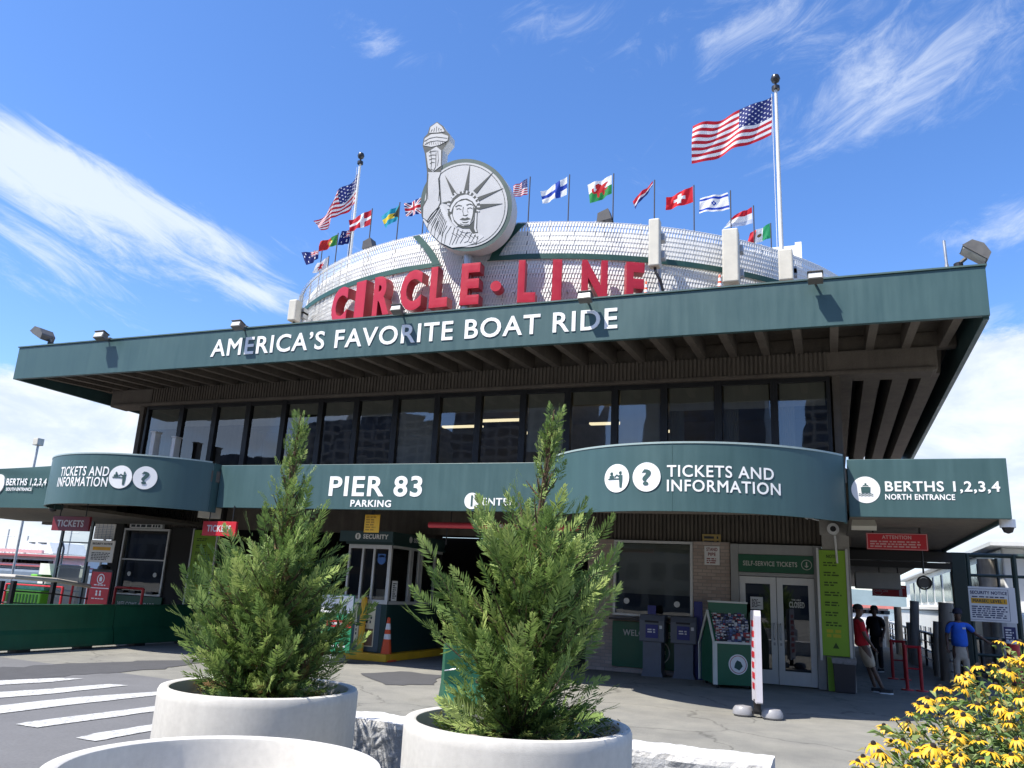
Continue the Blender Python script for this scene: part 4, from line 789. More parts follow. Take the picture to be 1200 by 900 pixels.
SF = [('small navy ensign flag at the far left end of the roof drum', (373.8, 325), (375.7, 294), [(373.5, 293), (373, 303), (359.5, 311), (353, 296)], ensign),
      ('small green and red flag with a yellow crest on a thin roof pole', (392, 312), (396.6, 273), [(396, 274.5), (394.3, 287), (374, 295), (375.5, 283.5)], portugal),
      ('small navy ensign flag overlapping the tall left flagpole', (408.5, 300), (412.5, 268), [(412, 269), (408.7, 285.5), (396, 287.3), (400.5, 271)], ensign),
      ('small white flag with a red centre below the other left flags', (383.5, 318), (385.4, 300), [(384.8, 300.7), (383.6, 316.7), (365.8, 320), (372, 309)], canada),
      ('small red flag with a white cross left of the emblem', (432, 287), (436.6, 244.3), [(435.3, 245.5), (434.2, 263), (409.3, 271), (409.3, 258)], denmark),
      ('small limp aqua and yellow flag with a black triangle on a thin roof pole', (464.4, 283), (469.5, 237), [(469, 239), (467.6, 255), (451, 267), (446, 253)], bahamas),
      ('small red, white and blue crossed flag half hidden behind the emblem', (494.5, 276), (495.3, 229.5), [(494.7, 231), (494.5, 250), (476, 253.5), (474, 239)], uk),
      ('small stars and stripes on a thin pole right beside the emblem', (618.7, 262), (618.7, 207.5), [(618, 209), (618.2, 228), (602.5, 230.5), (601.5, 218)], us),
      ('small white flag with a blue cross on a thin roof pole', (665.5, 262), (665.3, 205), [(664.7, 207), (664.2, 228), (636, 238.3), (634, 225)], finland),
      ('small white and green flag with a red beast on a thin roof pole', (718, 262), (718, 203.5), [(717, 205), (716.9, 226.7), (691.7, 239.3), (688.3, 216.7)], wales),
      ('small tightly furled red and blue flag on a thin roof pole', (766.7, 264), (766, 211), [(765.3, 212), (764.6, 218), (744, 244.5), (741, 235)], bands),
      ('small red flag with a white plus on a thin roof pole', (813.5, 273), (812.3, 217), [(811.8, 218), (812.2, 236.7), (780, 246), (781, 231.7)], swiss),
      ('small white flag with two blue stripes and a blue star', (857, 283), (853.3, 223.5), [(852.8, 225.5), (855, 245), (819, 249.3), (820, 231.5)], israel),
      ('small half furled red and white flag on a thin roof pole', (884.3, 292), (881.7, 241), [(881, 242.5), (882, 261.7), (847, 267.7), (860, 252)], dutch),
      ('small green, white and red flag lowest at the right end of the drum', (904.3, 300), (902.7, 261.5), [(902, 261.5), (903.3, 279), (875, 287), (879, 273)], mexico)]
for k, (lab, bp, tp, q, pf) in enumerate(SF):
    b = CYL(*bp, DC, DR-.12); t = W(tp[0], tp[1], b[1]); flag('flagpole', lab, (b[0], b[1], ZT-.9), t[2], .013, q, pf, 48 if pf is us else 40, 39 if pf is us else 30, -.15, 1.3, .06, POLE_D, False, k+10)
# ================================================================== ROOF EQUIPMENT
def floodlight(px, py, wpx, label, kind=0):
    p = W(px, py, FY-.3); s = wpx*np.linalg.norm(p-EYE)/FPX/2*.88
    T = thing('floodlight', label, 'floodlight', (p[0], FY, 6.95), 'floodlights along the roof edge')
    F = FR((p[0], FY-.32, p[2]), (1, 0, 0), (0, .35, 1)); mb = MB(); w = s; h = s*.55
    mb.prism([(-w, -h), (w, -h), (w*.92, h), (-w*.92, h)], F, -.12, .03); mb.fbox(F, -w*1.04, h*.9, -.14, w*1.04, h*1.15, .07); mb.build('housing', LAMPG, T, bevel=.01)
    mb = MB(); mb.fbox(F, -w*.86, -h*.8, .031, w*.86, h*.78, .04); mb.build('lens', M('lamp_lens', (.55, .55, .52), .25, .05), T)
    mb = MB(); mb.tube([(p[0], FY-.02, 6.93), (p[0], FY-.02, p[2]-h*.6), (p[0], FY-.25, p[2]-h*.6)], .022, 8); mb.box(p[0]-.06, FY-.08, 6.956, p[0]+.06, FY+.06, 6.985); mb.build('bracket', LAMPG, T)
for i, (px, py, w, lab) in enumerate(((117.5, 393, 15, 'small floodlight near the left end of the roof edge'), (278, 380.5, 14.5, 'small floodlight on the roof edge above the first fascia letters'), (465, 362, 15, 'small floodlight on the roof edge below the letters R and C'),
        (685.5, 347.5, 18, 'small floodlight on the roof edge in front of the letter N'), (955.5, 324.5, 18, 'small floodlight on the roof edge right of the white drum'))): floodlight(px, py, w, lab)
def shoebox(px, py, base_px, label, rz, s=1.0):
    p = W(px, py, FY+.12); b = W(base_px, py, FY+.12); T = thing('area_light', label, 'floodlight', (b[0], FY+.12, 6.95)); mb = MB()
    mb.tube([(b[0], FY+.12, 6.93), (b[0], FY+.12, p[2]-.16*s), (b[0]*.5+p[0]*.5, FY+.08, p[2]-.06*s)], .03, 8); mb.build('arm', LAMPG, T)
    c, sn = math.cos(rz), math.sin(rz); F = FR((p[0], FY+.05, p[2]), (c, 0, sn), (-sn, 0, c)); mb = MB()
    mb.prism([(-.24*s, -.05*s), (-.16*s, .13*s), (.04*s, .17*s), (.24*s, .08*s), (.27*s, -.06*s)], F, -.2*s, .2*s); mb.build('housing', LAMPG, T, bevel=.03)
    mb = MB(); mb.fbox(F, -.2*s, -.075*s, -.16*s, .24*s, -.052*s, .16*s); mb.build('lens', M('lamp_lens', (.5, .5, .47), .25, .05), T)
    mb = MB(); mb.lathe([(.05, 0), (.07, .02), (.07, .08), (.04, .1)], (b[0], FY+.12, 6.98), 12); mb.build('knuckle', DARKMET, T)
shoebox(52.5, 393.5, 61, 'dark area floodlight tilted on the left end of the roof', rad(-28), .95); shoebox(1141, 299, 1122, 'big grey area floodlight tilted on the right end of the roof', rad(-38), .86)
for px, r, lab, z in ((672+36, .16, 'dark floodlight perched on the drum rim below the dragon flag', 0), (432.5, .14, 'dark floodlight perched on the drum rim left of the emblem', 0)):
    b = CYL(px, 262 if px > 500 else 288, DC, DR-.2); T = thing('rim_light', lab, 'floodlight', (b[0], b[1], ZT-.1)); mb = MB(); mb.tube([(b[0], b[1], ZT-.2), (b[0], b[1], ZT+.12)], .02, 6); mb.build('stem', DARKMET, T)
    mb = MB(); F = FR((b[0], b[1], ZT+.2), (1, 0, .25), (-.25, 0, 1)); mb.prism([(-r, -.09), (r, -.12), (r*.9, .13), (-r*.6, .1)], F, -.12, .12); mb.build('housing', DGREY, T, bevel=.015)
b = W(1110, 317, FY+.15); T = thing('whip_antenna', 'short grey whip antenna on the right end of the roof', 'antenna', (b[0], FY+.15, 6.95)); mb = MB(); t = W(1107.5, 282, FY+.15); mb.tube([(b[0], FY+.15, 6.93), (b[0], FY+.15, 7.08)], .03, 8); mb.tube([(b[0], FY+.15, 7.08), (b[0]-.01, FY+.15, t[2])], .022, 8); mb.build('mast', GALV, T, smooth=True)
# beige antenna enclosures on the drum
for x0, x1, yt, yb, lab, dep in ((762, 775, 261, 316, 'tall beige antenna panel on the drum right of the last red letter', .22), (849, 868, 275, 337, 'tall beige antenna panel in the middle of the right drum side', .34), (914, 931, 300, 336, 'beige antenna panel at the right end of the drum below the tall pole', .4), (343, 352, 355, 379, 'grey antenna panel at the far left end of the drum', .25)):
    xm = (x0+x1)/2; p = CYL(min(xm, 905) if xm > 500 else max(xm, 362), 300, DC, DR+.3); a, b = W(x0, yb, p[1]), W(x1, yb, p[1]); z0, z1 = W(xm, yb, p[1])[2], W(xm, yt, p[1])[2]
    T = thing('antenna_panel', lab, 'antenna', (xm*0+(a[0]+b[0])/2, p[1], max(6.9, z0))); mb = MB(); mb.box(a[0], p[1]-dep, z0, b[0], p[1], z1); mb.build('cover', BEIGE, T, bevel=.03)
    cx = (a[0]+b[0])/2; mb = MB(); mb.tube([(b[0]-.06, p[1]+.14, 6.89), (b[0]-.06, p[1]+.14, z1-.1)], .035, 8); mb.box(b[0]-.1, p[1]+.001, z0+.25, b[0]+.06, p[1]+.2, z0+.4); mb.box(b[0]-.1, p[1]+.001, z1-.4, b[0]+.06, p[1]+.2, z1-.25); mb.build('bracket', GALV, T)
    mb = MB(); mb.tube([(cx, p[1]-.1, z0+.02), (cx+.03, p[1]-.15, z0-.12), (cx+.12, p[1]-.1, z0-.3), (cx+.3, p[1], 6.93)], .03, 7); mb.build('cable', DARKMET, T, smooth=True)
b = W(926, 310, 21.5); T = thing('roof_penthouse', 'white boxy stair penthouse behind the right end of the drum', 'roof box', (b[0], 21.5, 6.9)); mb = MB(); mb.box(b[0]-1.2, 21.5, 6.89, b[0]+.28, 23.5, W(926, 288, 21.5)[2]); mb.box(b[0]+.14, 21.47, 6.89, b[0]+.31, 21.499, W(926, 285, 21.5)[2]); mb.build('wall', WHITEP, T)
CONEM = M('cone_orange', (.75, .09, .02), .5, .1, 8); CONEW = M('cone_white_band', (.8, .78, .76), .4, .05)
def cone(T, p, h):
    x, y, z = p; mb = MB(); q = h*.19; mb.box(x-q, y-q, z, x+q, y+q, z+h*.04); mb.build('base', CONEM, T, bevel=.008)
    mb = MB(); R = lambda t: h*(.145-.112*t)
    mb.lathe([(R(0), h*.04), (R(.5), h*.5)], p, 20, caps=False); mb.lathe([(R(.62), h*.62), (R(.72), h*.72)], p, 20, caps=False); mb.lathe([(R(.86), h*.86), (R(.98), h*.98), (R(1)*.6, h)], p, 20); mb.build('body', CONEM, T, smooth=True)
    for a, b in ((.5, .62), (.72, .86)):
        mb = MB(); mb.lathe([(R(a)+.001, h*a), (R(b)+.001, h*b)], p, 20, caps=False); mb.build('stripe', CONEW, T, smooth=True)
for px, py, lab in ((757, 345, 'tiny orange cone on the roof beside the last red letter'), (843.5, 334, 'tiny orange cone on the roof beside the middle antenna panel')):
    p = W(px, py, 13.85); T = thing('traffic_cone', lab, 'traffic cone', (p[0], 13.85, 6.89)); cone(T, (p[0], 13.85, 6.89), .45)
for x0, x1, y0, y1, lab in ((173.5, 182.5, 506.5, 533, 'slim white box standing on the canopy at the left end of the window band'), (198.5, 206, 512.5, 534, 'shorter slim white box on the canopy in front of the window band')):
    a, b = W(x0, y1, 15.2), W(x1, y0, 15.2); mb = MB(); mb.box(a[0], 15.2, 3.83, b[0], 15.4, b[2]); mb.box(a[0]-.02, 15.18, b[2], b[0]+.02, 15.42, b[2]+.03); tag(mb.build('roof_vent_box', WHITEP, base=(a[0], 15.3, 3.84), bevel=.01), lab, 'roof vent')
# harbour camera mast at left
b = W(40, 545, 30); T = thing('camera_mast', 'thin mast with a pale camera box rising above the left sign', 'mast', (b[0], 30, 0)); t = W(42, 520, 30); mb = MB(); mb.tube([(b[0], 30, 0), (b[0], 30, t[2])], .06, 8); mb.build('pole', GALV, T); mb = MB(); mb.box(b[0]-.2, 29.8, t[2]-.1, b[0]+.16, 30.2, t[2]+.28); mb.box(b[0]-.28, 29.85, t[2]+.1, b[0]-.201, 30.1, t[2]+.22); mb.build('camera_box', BEIGE, T, bevel=.03)
# ================================================================== STOREFRONT SIGNS AND FITTINGS
def board(name, label, cat, px4, Y, mat, depth=.04, z=None):
    """flat rectangular board from the pixel box (xl, yt, xr, yb) on the plane Y"""
    xl, yt, xr, yb = px4; a, b = W(xl, yb, Y), W(xr, yb, Y); z0 = (a[2]+b[2])/2; z1 = (W(xl, yt, Y)[2]+W(xr, yt, Y)[2])/2
    T = thing(name, label, cat, ((a[0]+b[0])/2, Y, z0)); mb = MB(); mb.box(a[0], Y, z0, b[0], Y+depth, z1); mb.build('panel', mat, T, bevel=.005); return T, FR((a[0], Y, z0)), b[0]-a[0], z1-z0
def lime(label, px4, Y):
    T, F, w, h = board('tariff_board', label, 'sign board', px4, Y, LIME, .05); mb = MB(); nrow = 9
    put(mb, 'NOTES', FR(F[0]+F[1]*w*.28+F[2]*h*.925), w*.45, h*.03, .004, .03)
    for i in range(7): scribble(mb, FR(F[0]+F[1]*w*.16+F[2]*(h*(.84-.095*i))), w*.7, h*.05, 2, i+7)
    mb.prism([(w*.38, h*.07), (w*.62, h*.07), (w*.5, h*.125)], F, .001, .004); mb.build('print', M('lime_ink', (.05, .09, .01), .6, .05), T)
    mb = MB(); scribble(mb, FR(F[0]+F[1]*w*.18+F[2]*h*.165), w*.66, h*.085, 2, 77, lo=.9, fill=.7); mb.build('yellow_print', LIMEY, T)
    mb = MB(); mb.fbox(F, -.05, -.1, -.05, -.002, h+.04, .012); mb.fbox(F, w+.002, -.1, -.05, w+.05, h+.04, .012); mb.build('frame', ALU, T); return T
lime('lime green notice board on the pillar right of the glazed doors', (964.5, 645, 996.5, 769), TW-.24)
lime('lime green notice board beside the left dark ticket window', (216, 621, 243, 706), TW-.06)
mb = MB(); mb.box(-.17, TW-.195, .0, .02, TW-.182, .66); tag(mb.build('lime_strip', LIME, base=(-.1, TW-.19, 0)), 'narrow lime green strip at the pillar foot behind the bin', 'panel')
T, F, w, h = board('standpipe_sign', 'small white stand pipe sign on the brick wall', 'sign', (825.5, 640, 843.5, 662), TW-.03, WHITE, .012); mb = MB(); put(mb, 'STAND', FR(F[0]+F[1]*w*.14+F[2]*h*.74), w*.72, h*.17, .003, .02); put(mb, 'PIPE', FR(F[0]+F[1]*w*.24+F[2]*h*.48), w*.5, h*.17, .003, .02); scribble(mb, FR(F[0]+F[1]*w*.15+F[2]*h*.06), w*.7, h*.32, 3, 3, lo=.85); mb.build('print', M('red_ink', (.25, .03, .03), .6, .05), T)
T, F, w, h = board('brass_plate', 'small tan plate just above the white stand pipe sign', 'sign', (823, 626, 845, 639), TW+.06, M('tan_plate', (.42, .3, .1), .5, .1), .012); mb = MB(); scribble(mb, FR(F[0]+F[1]*w*.1+F[2]*h*.1), w*.8, h*.8, 2, 5, lo=.9); mb.build('print', INK, T)
def hanging(label, px4, mat, Y, txt):
    T, F, w, h = board('hanging_sign', label, 'sign', px4, Y, mat, .06); mb = MB(); put(mb, txt, FR(F[0]+F[1]*w*.14+F[2]*h*.3), w*.72, h*.42, .004, .03); mb.build('lettering', M('pale_sign_ink', (.55, .5, .5), .6, .05), T)
    mb = MB()
    for q in (.15, .85): p = F[0]+F[1]*w*q; mb.tube([(p[0], Y+.03, p[2]+h), (p[0], Y+.03, 3.1)], .012, 6)
    mb.build('hanger', DARKMET, T)
hanging('dark red hanging tickets sign in shade left of the ticket booth', (59.5, 605, 103, 622), DKRED, 13.7, 'TICKETS'); hanging('bright red hanging tickets sign partly behind the left tree', (236, 611, 275, 628), RED, 13.95, 'TICKETS')
# red sign in attention wording
T, F, w, h = board('attention_sign', 'wide red attention sign under the north entrance canopy', 'sign', (1016, 625, 1088, 644.5), 16.2, RED, .03); mb = MB(); put(mb, 'ATTENTION', FR(F[0]+F[1]*w*.26+F[2]*h*.66), w*.48, h*.2, .003, .03); scribble(mb, FR(F[0]+F[1]*w*.06+F[2]*h*.12), w*.88, h*.44, 3, 8, lo=.9)
for q in ((.01, .02, .99, .05), (.01, .95, .99, .98), (.008, .05, .02, .95), (.98, .05, .992, .95)): mb.fbox(F, q[0]*w, q[1]*h, .001, q[2]*w, q[3]*h, .004)
mb.build('print', M('pink_ink', (.6, .35, .35), .6, .05), T); mb = MB(); mb.box(F[0][0]+.1, 16.25, F[0][2]+h, F[0][0]+.13, 16.28, 3.6); mb.box(F[0][0]+w-.13, 16.25, F[0][2]+h, F[0][0]+w-.1, 16.28, 3.6); mb.build('hanger', DARKMET, T)
T, F, w, h = board('pier_number_sign', 'red pier number sign hanging deep inside the covered walkway', 'sign', (1022.5, 685.5, 1063, 699), 27, RED, .05); mb = MB(); put(mb, '1', FR(F[0]+F[1]*w*.78+F[2]*h*.1), w*.09, h*.55, .004, .03); put(mb, 'PIER', FR(F[0]+F[1]*w*.68+F[2]*h*.72), w*.28, h*.14, .004, .03); put(mb, 'Circle Line', FR(F[0]+F[1]*w*.06+F[2]*h*.38), w*.4, h*.2, .004, .02); ring(mb, FR(F[0]+F[1]*w*.17+F[2]*h*.5), h*.38, h*.42, .001, .004, 24, 0, 60, 330); mb.build('lettering', M('pink_white_ink', (.7, .5, .5), .6, .05), T); mb = MB(); mb.box(F[0][0]+.2, 27.01, F[0][2]+h, F[0][0]+.23, 27.04, 3.1); mb.box(F[0][0]+w-.23, 27.01, F[0][2]+h, F[0][0]+w-.2, 27.04, 3.1); mb.build('hanger', DARKMET, T)
p = W(1027, 681, 22); mb = MB(); a, b = W(1003, 690, 22.5), W(1055, 672, 22.5); mb.box(a[0], 22.5, a[2]+.03, b[0], 23.4, b[2]); tag(mb.build('duct_box', M('dim_white_duct', (.4, .4, .38), .6, .1), base=(p[0], 23, a[2]), bevel=.02), 'long pale duct box under the walkway ceiling', 'duct')
# security camera on the pillar, floodlight, dome cameras
p = W(978, 620, TW-.3); T = thing('security_camera', 'white dome camera bracket high on the pillar beside the doors', 'camera', (p[0], TW-.18, p[2])); mb = MB(); mb.box(p[0]-.3, TW-.22, p[2]-.12, p[0]+.3, TW-.181, p[2]+.2); mb.build('backplate', CONC_G, T); mb = MB(); ring(mb, FR((p[0]-.03, TW-.23, p[2])), .06, .12, 0, .14, 24); mb.build('housing', WHITE, T, smooth=True); mb = MB(); disc(mb, FR((p[0]-.03, TW-.24, p[2])), .06, .06, 0, .1, 20); mb.build('lens', BLACK, T); mb = MB(); mb.tube([(p[0], TW-.23, p[2]-.13), (p[0]+.02, TW-.25, p[2]-.7)], .022, 8); mb.tube([(p[0]-.3, TW-.25, p[2]+.18), (p[0]-.62, TW-.3, p[2]+.26), (p[0]-.52, TW-.28, p[2]+.20)], .018, 6); mb.build('conduit', WHITE, T)
p = W(1181, 617, CY+.2); T = thing('dome_camera', 'white dome camera under the right end of the berths sign', 'camera', (p[0], CY+.2, 2.93)); mb = MB(); mb.lathe([(.02, 0), (.11, .0), (.11, .12)], (p[0], CY+.2, 2.95), 18); mb.build('housing', WHITE, T, smooth=True); mb = MB(); mb.lathe([(.01, -.09), (.06, -.07), (.088, -.001)], (p[0], CY+.2, 2.95), 18); mb.build('dome', BLACK, T, smooth=True)
for px, lab in ((62, 'small white dome camera under the left end of the bulging sign'),): p = W(px, 597, 13.9); T = thing('dome_camera', lab, 'camera', (p[0], 13.9, p[2])); mb = MB(); mb.lathe([(.02, 0), (.1, .02), (.1, .12)], (p[0], 13.9, p[2]), 16); mb.build('housing', WHITE, T, smooth=True); mb = MB(); mb.lathe([(.01, -.08), (.07, -.05), (.085, 0)], (p[0], 13.9, p[2]+.015), 16); mb.build('dome', BLACK, T, smooth=True)
p = W(1012, 611, 15.0); T = thing('soffit_floodlight', 'boxy floodlight under the north entrance canopy', 'floodlight', (p[0], 15, 2.9)); F = FR((p[0], 15, p[2]-.03), (1, 0, 0), (0, .5, 1)); mb = MB(); mb.prism([(-.2, -.09), (.2, -.09), (.16, .1), (-.16, .1)], F, -.08, .06); mb.build('housing', BEIGE, T, bevel=.01); mb = MB(); mb.tube([(p[0], 15, p[2]+.02), (p[0], 15, 3.12)], .025, 8); mb.build('bracket', LAMPG, T)
for px, lab in ((245, 'pale junction box under the left canopy joint'),): a, b = W(232, 601, 14.1), W(249, 595, 14.1); mb = MB(); mb.box(a[0], 14.1, a[2]-.1, b[0], 14.4, 3.08); tag(mb.build('junction_box', BEIGE, base=(a[0], 14.1, 2.9), bevel=.01), lab, 'junction box')
# pink clearance bar and yellow sign in the driveway mouth
a, b = W(503, 615, 15.2), W(590, 617, 15.2); T = thing('clearance_bar', 'red and pink clearance bar hanging across the parking entrance', 'clearance bar', ((a[0]+b[0])/2, 15.2, a[2])); z = a[2]; mb = MB(); mb.tube([(a[0], 15.2, z), (b[0]+1.6, 15.2, z)], .062, 12); mb.build('bar', M('pink_red_bar', (.62, .06, .09), .4, .1), T, smooth=True)
mb = MB(); mb.tube([(a[0]+.5, 15.2, z+.06), (a[0]+.5, 15.2, 3.6)], .012, 6); mb.tube([(b[0]+1.2, 15.2, z+.06), (b[0]+1.2, 15.2, 3.6)], .012, 6); mb.tube([(a[0]+.42, 15.2, z-.06), (a[0]+.42, 15.2, z-.4)], .015, 6); mb.build('hanger', DARKMET, T)
mb = MB(); put(mb, 'CLEARANCE', FR((b[0]-.3, 15.2-.063, z-.03)), 1.1, .06, .003, .03); mb.build('lettering', WHITE, T)
T, F, w, h = board('driveway_notice', 'small yellow notice hanging under the pier parking sign', 'sign', (426, 603, 443.5, 624), 14.3, YELLOW, .02); mb = MB(); scribble(mb, FR(F[0]+F[1]*w*.1+F[2]*h*.08), w*.8, h*.84, 6, 9, lo=.7); mb.build('print', M('amber_ink', (.4, .2, .01), .6, .05), T); mb = MB(); mb.box(F[0][0]+w*.4, 14.305, F[0][2]+h, F[0][0]+w*.6, 14.315, 3.2); mb.build('hanger', DARKMET, T)
# ================================================================== SECURITY BOOTH AND DRIVEWAY
bx0, bx1, by0, by1 = -10.4, -9.27, 16.3, 18.9
T = thing('security_booth', 'small dark green security booth with aluminium windows on a yellow kerb', 'booth', ((bx0+bx1)/2, (by0+by1)/2, 0))
BOOTHG = M('booth_dark_green', (.012, .04, .036), .4, .15, 2); BOOTHB = M('booth_blue_grey', (.06, .09, .11), .5, .1)
mb = MB(); mb.box(bx0, by0, .16, bx1, by1, 1.2); mb.box(bx0+.02, by0-.012, .18, bx1-.14, by0-.001, 1.18, 1); mb.build('base_wall', [BOOTHG, BOOTHB], T, bevel=.01)
mb = MB(); mb.box(bx0-.06, by0-.06, 2.5, bx1+.06, by1+.06, 2.56); mb.box(bx0-.03, by0-.03, 2.56, bx1+.03, by1+.03, 2.80); mb.build('roof', BOOTHG, T)
mb = MB(); mb.box(bx0-.25, by0-.05, 2.555, bx1+.02, by0-.034, 2.80); p = mb.build('sign_panel', M('booth_sign', (.04, .08, .09), .5, .05), T); mb = MB(); put(mb, 'SECURITY', FR((bx0+.38, by0-.052, 2.63)), .66, .095, .004, .035); F = FR((bx0+.24, by0-.052, 2.678)); disc(mb, F, .075, .075, .001, .004, 20); mb.build('lettering', WHITE, p); mb = MB(); mb.fbox(F, -.014, -.045, .0045, .014, .045, .008); mb.build('pictogram', BOOTHG, p)
FS = (np.array((bx1+.03, by0+.5, 2.56)), np.array((0., 1, 0)), np.array((0., 0, 1)), np.array((1., 0, 0))); mb = MB(); put(mb, 'SECURITY', (FS[0]+np.array((.0, .45, .07)), *FS[1:]), .8, .095, .004, .03); disc(mb, (FS[0]+np.array((0, .3, .118)), *FS[1:]), .075, .075, .001, .004, 20); mb.build('lettering', M('dim_letter', (.5, .5, .5), .6, .05), T)
def sash(pts_y, horizontal_x=True):
    pass
mb = MB(); t = .035
for x in (bx0, bx0+.36, bx0+.66, bx1-.08): mb.box(x, by0-.01, 1.2, x+(.05 if x < bx1-.1 else .08), by0+.06, 2.5)
mb.box(bx0, by0-.008, 1.2, bx1, by0+.055, 1.29); mb.box(bx0, by0-.008, 2.41, bx1, by0+.055, 2.499); mb.build('window_frame', ALU, T, bevel=.004)
mb = MB()
for y in (by0+.9, by0+1.0, by0+1.35, by0+1.5, by0+2.2): mb.box(bx1-.05, y, 1.2, bx1+.012, y+.04, 2.5)
mb.box(bx1-.05, by0+.06, 1.2, bx1+.01, by1, 1.27); mb.box(bx1-.05, by0+.06, 2.44, bx1+.01, by1, 2.499); mb.build('window_frame', ALU, T)
mb = MB(); mb.add([(bx0+.05, by0+.02, 1.29), (bx1-.08, by0+.02, 1.29), (bx1-.08, by0+.02, 2.41), (bx0+.05, by0+.02, 2.41)], [(0, 1, 2, 3)]); mb.build('pane', GLASS_CL, T)
mb = MB(); mb.add([(bx1-.02, by0+.06, 1.27), (bx1-.02, by1, 1.27), (bx1-.02, by1, 2.44), (bx1-.02, by0+.06, 2.44)], [(0, 1, 2, 3)]); mb.build('pane', GLASS_CL, T)
mb = MB(); mb.box(bx0+.05, by0+.1, 1.3, bx1-.1, by0+.5, 1.34); mb.box(bx0+.7, by0+.2, 1.34, bx1-.12, by0+.26, 1.52); mb.build('desk', WOOD, T)
mb = MB(); mb.box(bx0, by1-.05, 1.2, bx1, by1, 2.5); mb.box(bx0, by0+.06, 1.2, bx0+.04, by1-.05, 2.5); mb.build('back_wall', DARKWALL, T)
mb = MB(); F = FR((bx0+.88, by0+.012, 2.17)); disc(mb, F, .105, .105, 0, .004, 24); mb.fbox(F, -.1, .06, .0, .1, .13, .004); mb.build('sticker', M('sky_blue_sticker', (.06, .16, .45), .5, .05), T)
mb = MB(); mb.box(bx1+.013, by0+.12, 1.28, bx1+.02, by0+.36, 1.72); p = mb.build('paper_notice', WHITE, T); mb = MB(); scribble(mb, (np.array((bx1+.02, by0+.15, 1.32)), np.array((0., 1, 0)), np.array((0., 0, 1)), np.array((1., 0, 0))), .18, .36, 8, 2); mb.build('print', INK, p)
for x0, x1, z0, z1, sd in ((bx0+.06, bx0+.4, .78, 1.16, 1), (bx0+.48, bx0+.86, .28, 1.15, 2), (bx0+.36, bx0+.46, .3, .78, 3)):
    mb = MB(); mb.box(x0, by0-.022, z0, x1, by0-.013, z1); p = mb.build('posted_notice', M('posted_cream', (.75, .68, .48), .6, .1), T); mb = MB(); scribble(mb, FR((x0+.03, by0-.022, z0+.03)), x1-x0-.06, z1-z0-.06, max(4, int((z1-z0)*11)), sd, fill=.6); mb.build('print', INK, p)
mb = MB(); mb.box(bx0+.62, by0-.028, .3, bx0+.84, by0-.023, .66); mb.build('timber_patch', M('brown_board', (.17, .1, .06), .7, .2), T)
mb = MB(); mb.box(bx0-.12, by0-.22, 0, bx1+.2, by0+.0, .16); mb.box(bx1+.005, by0+.001, 0, bx1+.2, by1+.6, .16); mb.box(bx0, by0+.002, 0, bx1, by1, .155); tag(mb.build('yellow_kerb', YELLOW, base=(bx0, by0, 0), bevel=.02), 'yellow painted kerb around the security booth', 'kerb')
p = G(434, 771); T_ = MB(); T_.lathe([(.07, 0), (.07, 1.12), (.05, 1.17), (.01, 1.19)], (bx0+.60, by0-.1, .161), 18); tag(T_.build('bollard', YELLOW, base=(bx0+.60, by0-.1, .16), smooth=True), 'yellow steel bollard standing before the security booth', 'bollard')
p = G(451.5, 775); T = thing('traffic_cone', 'orange traffic cone with white bands beside the security booth', 'traffic cone', p); cone(T, tuple(p), .93)
# green sandwich banner left of the booth (weighted base)
p = G(389, 777); T = thing('banner_stand', 'green and white banner stand with a weighted base left of the booth', 'banner', p)
def banner(T, p, w, h, mats, rz, seed):
    c, s = math.cos(rz), math.sin(rz); F = FR((p[0], p[1], p[2]), (c, s, 0)); mb = MB()
    mb.fbox(F, -w/2, .22, -.025, w/2, h, .025); o = mb.build('banner_panel', mats[0], T, bevel=.012)
    for sg in (-1, 1):
        mb = MB(); q = F[0]+F[3]*.2*sg; prof = []
        mb.lathe([(.02, .0), (.15, .0), (.19, .04), (.19, .12), (.13, .17), (.02, .185)], (q[0], q[1], q[2]+.0), 18); mb.build('weight', M('grey_plastic_weight', (.27, .27, .28), .45, .1, 6), T, smooth=True)
    mb = MB(); mb.fbox(F, -.05, .06, -.3, .05, .13, .3); mb.fbox(F, -.02, .13, -.02, .02, .23, .02); mb.build('base_bar', DARKMET, T)
    return F
F = banner(T, p, .74, 1.38, [M('banner_green', (.02, .22, .1), .5, .08)], rad(8), 1)
mb = MB(); mb.fbox(F, -.36, 1.0, .026, .36, 1.36, .03); mb.build('white_field', WHITE, T); mb = MB(); mb.fbox(F, -.2, .72, .026, .36, .86, .031); mb.build('red_field', RED, T); mb = MB(); scribble(mb, (F[0]-F[1]*.2+F[2]*.3+F[3]*.026, *F[1:]), .5, .3, 3, 4); scribble(mb, (F[0]-F[1]*.15+F[2]*.75+F[3]*.032, *F[1:]), .44, .08, 1, 6, lo=.95); mb.build('print', WHITE, T)
# long green barrier
T = thing('guard_barrier', 'long low dark green barrier wall along the left driveway edge', 'barrier', (-14.75, 13, 0))
prof = [(-.16, .06), (.17, .06), (.17, .10), (.12, .34), (.08, .42), (.06, .86), (.09, .9), (-.09, .9), (-.06, .86), (-.08, .42), (-.12, .34)]
A, Bp = np.array((-14.62, 4.0)), np.array((-14.86, 17.3)); L = np.linalg.norm(Bp-A); d = (Bp-A)/L
mb = MB()
for k in range(4):
    a = A+d*L*k/4; b = A+d*(L*(k+1)/4-.025); F = (np.array((a[0], a[1], 0)), np.array((d[1], -d[0], 0)), np.array((0, 0, 1.)), np.array((-d[0], -d[1], 0))); mb.prism([(x, z) for x, z in prof], F, -np.linalg.norm(b-a), 0)
mb.build('wall_panel', GREENP, T, bevel=.012); 
for k in range(9): mb = MB(); a = A+d*(L*(k+.3)/9); mb.box(a[0]-.12, a[1]-.15, 0, a[0]+.12, a[1]+.15, .07); mb.build('foot', DARKMET, T)
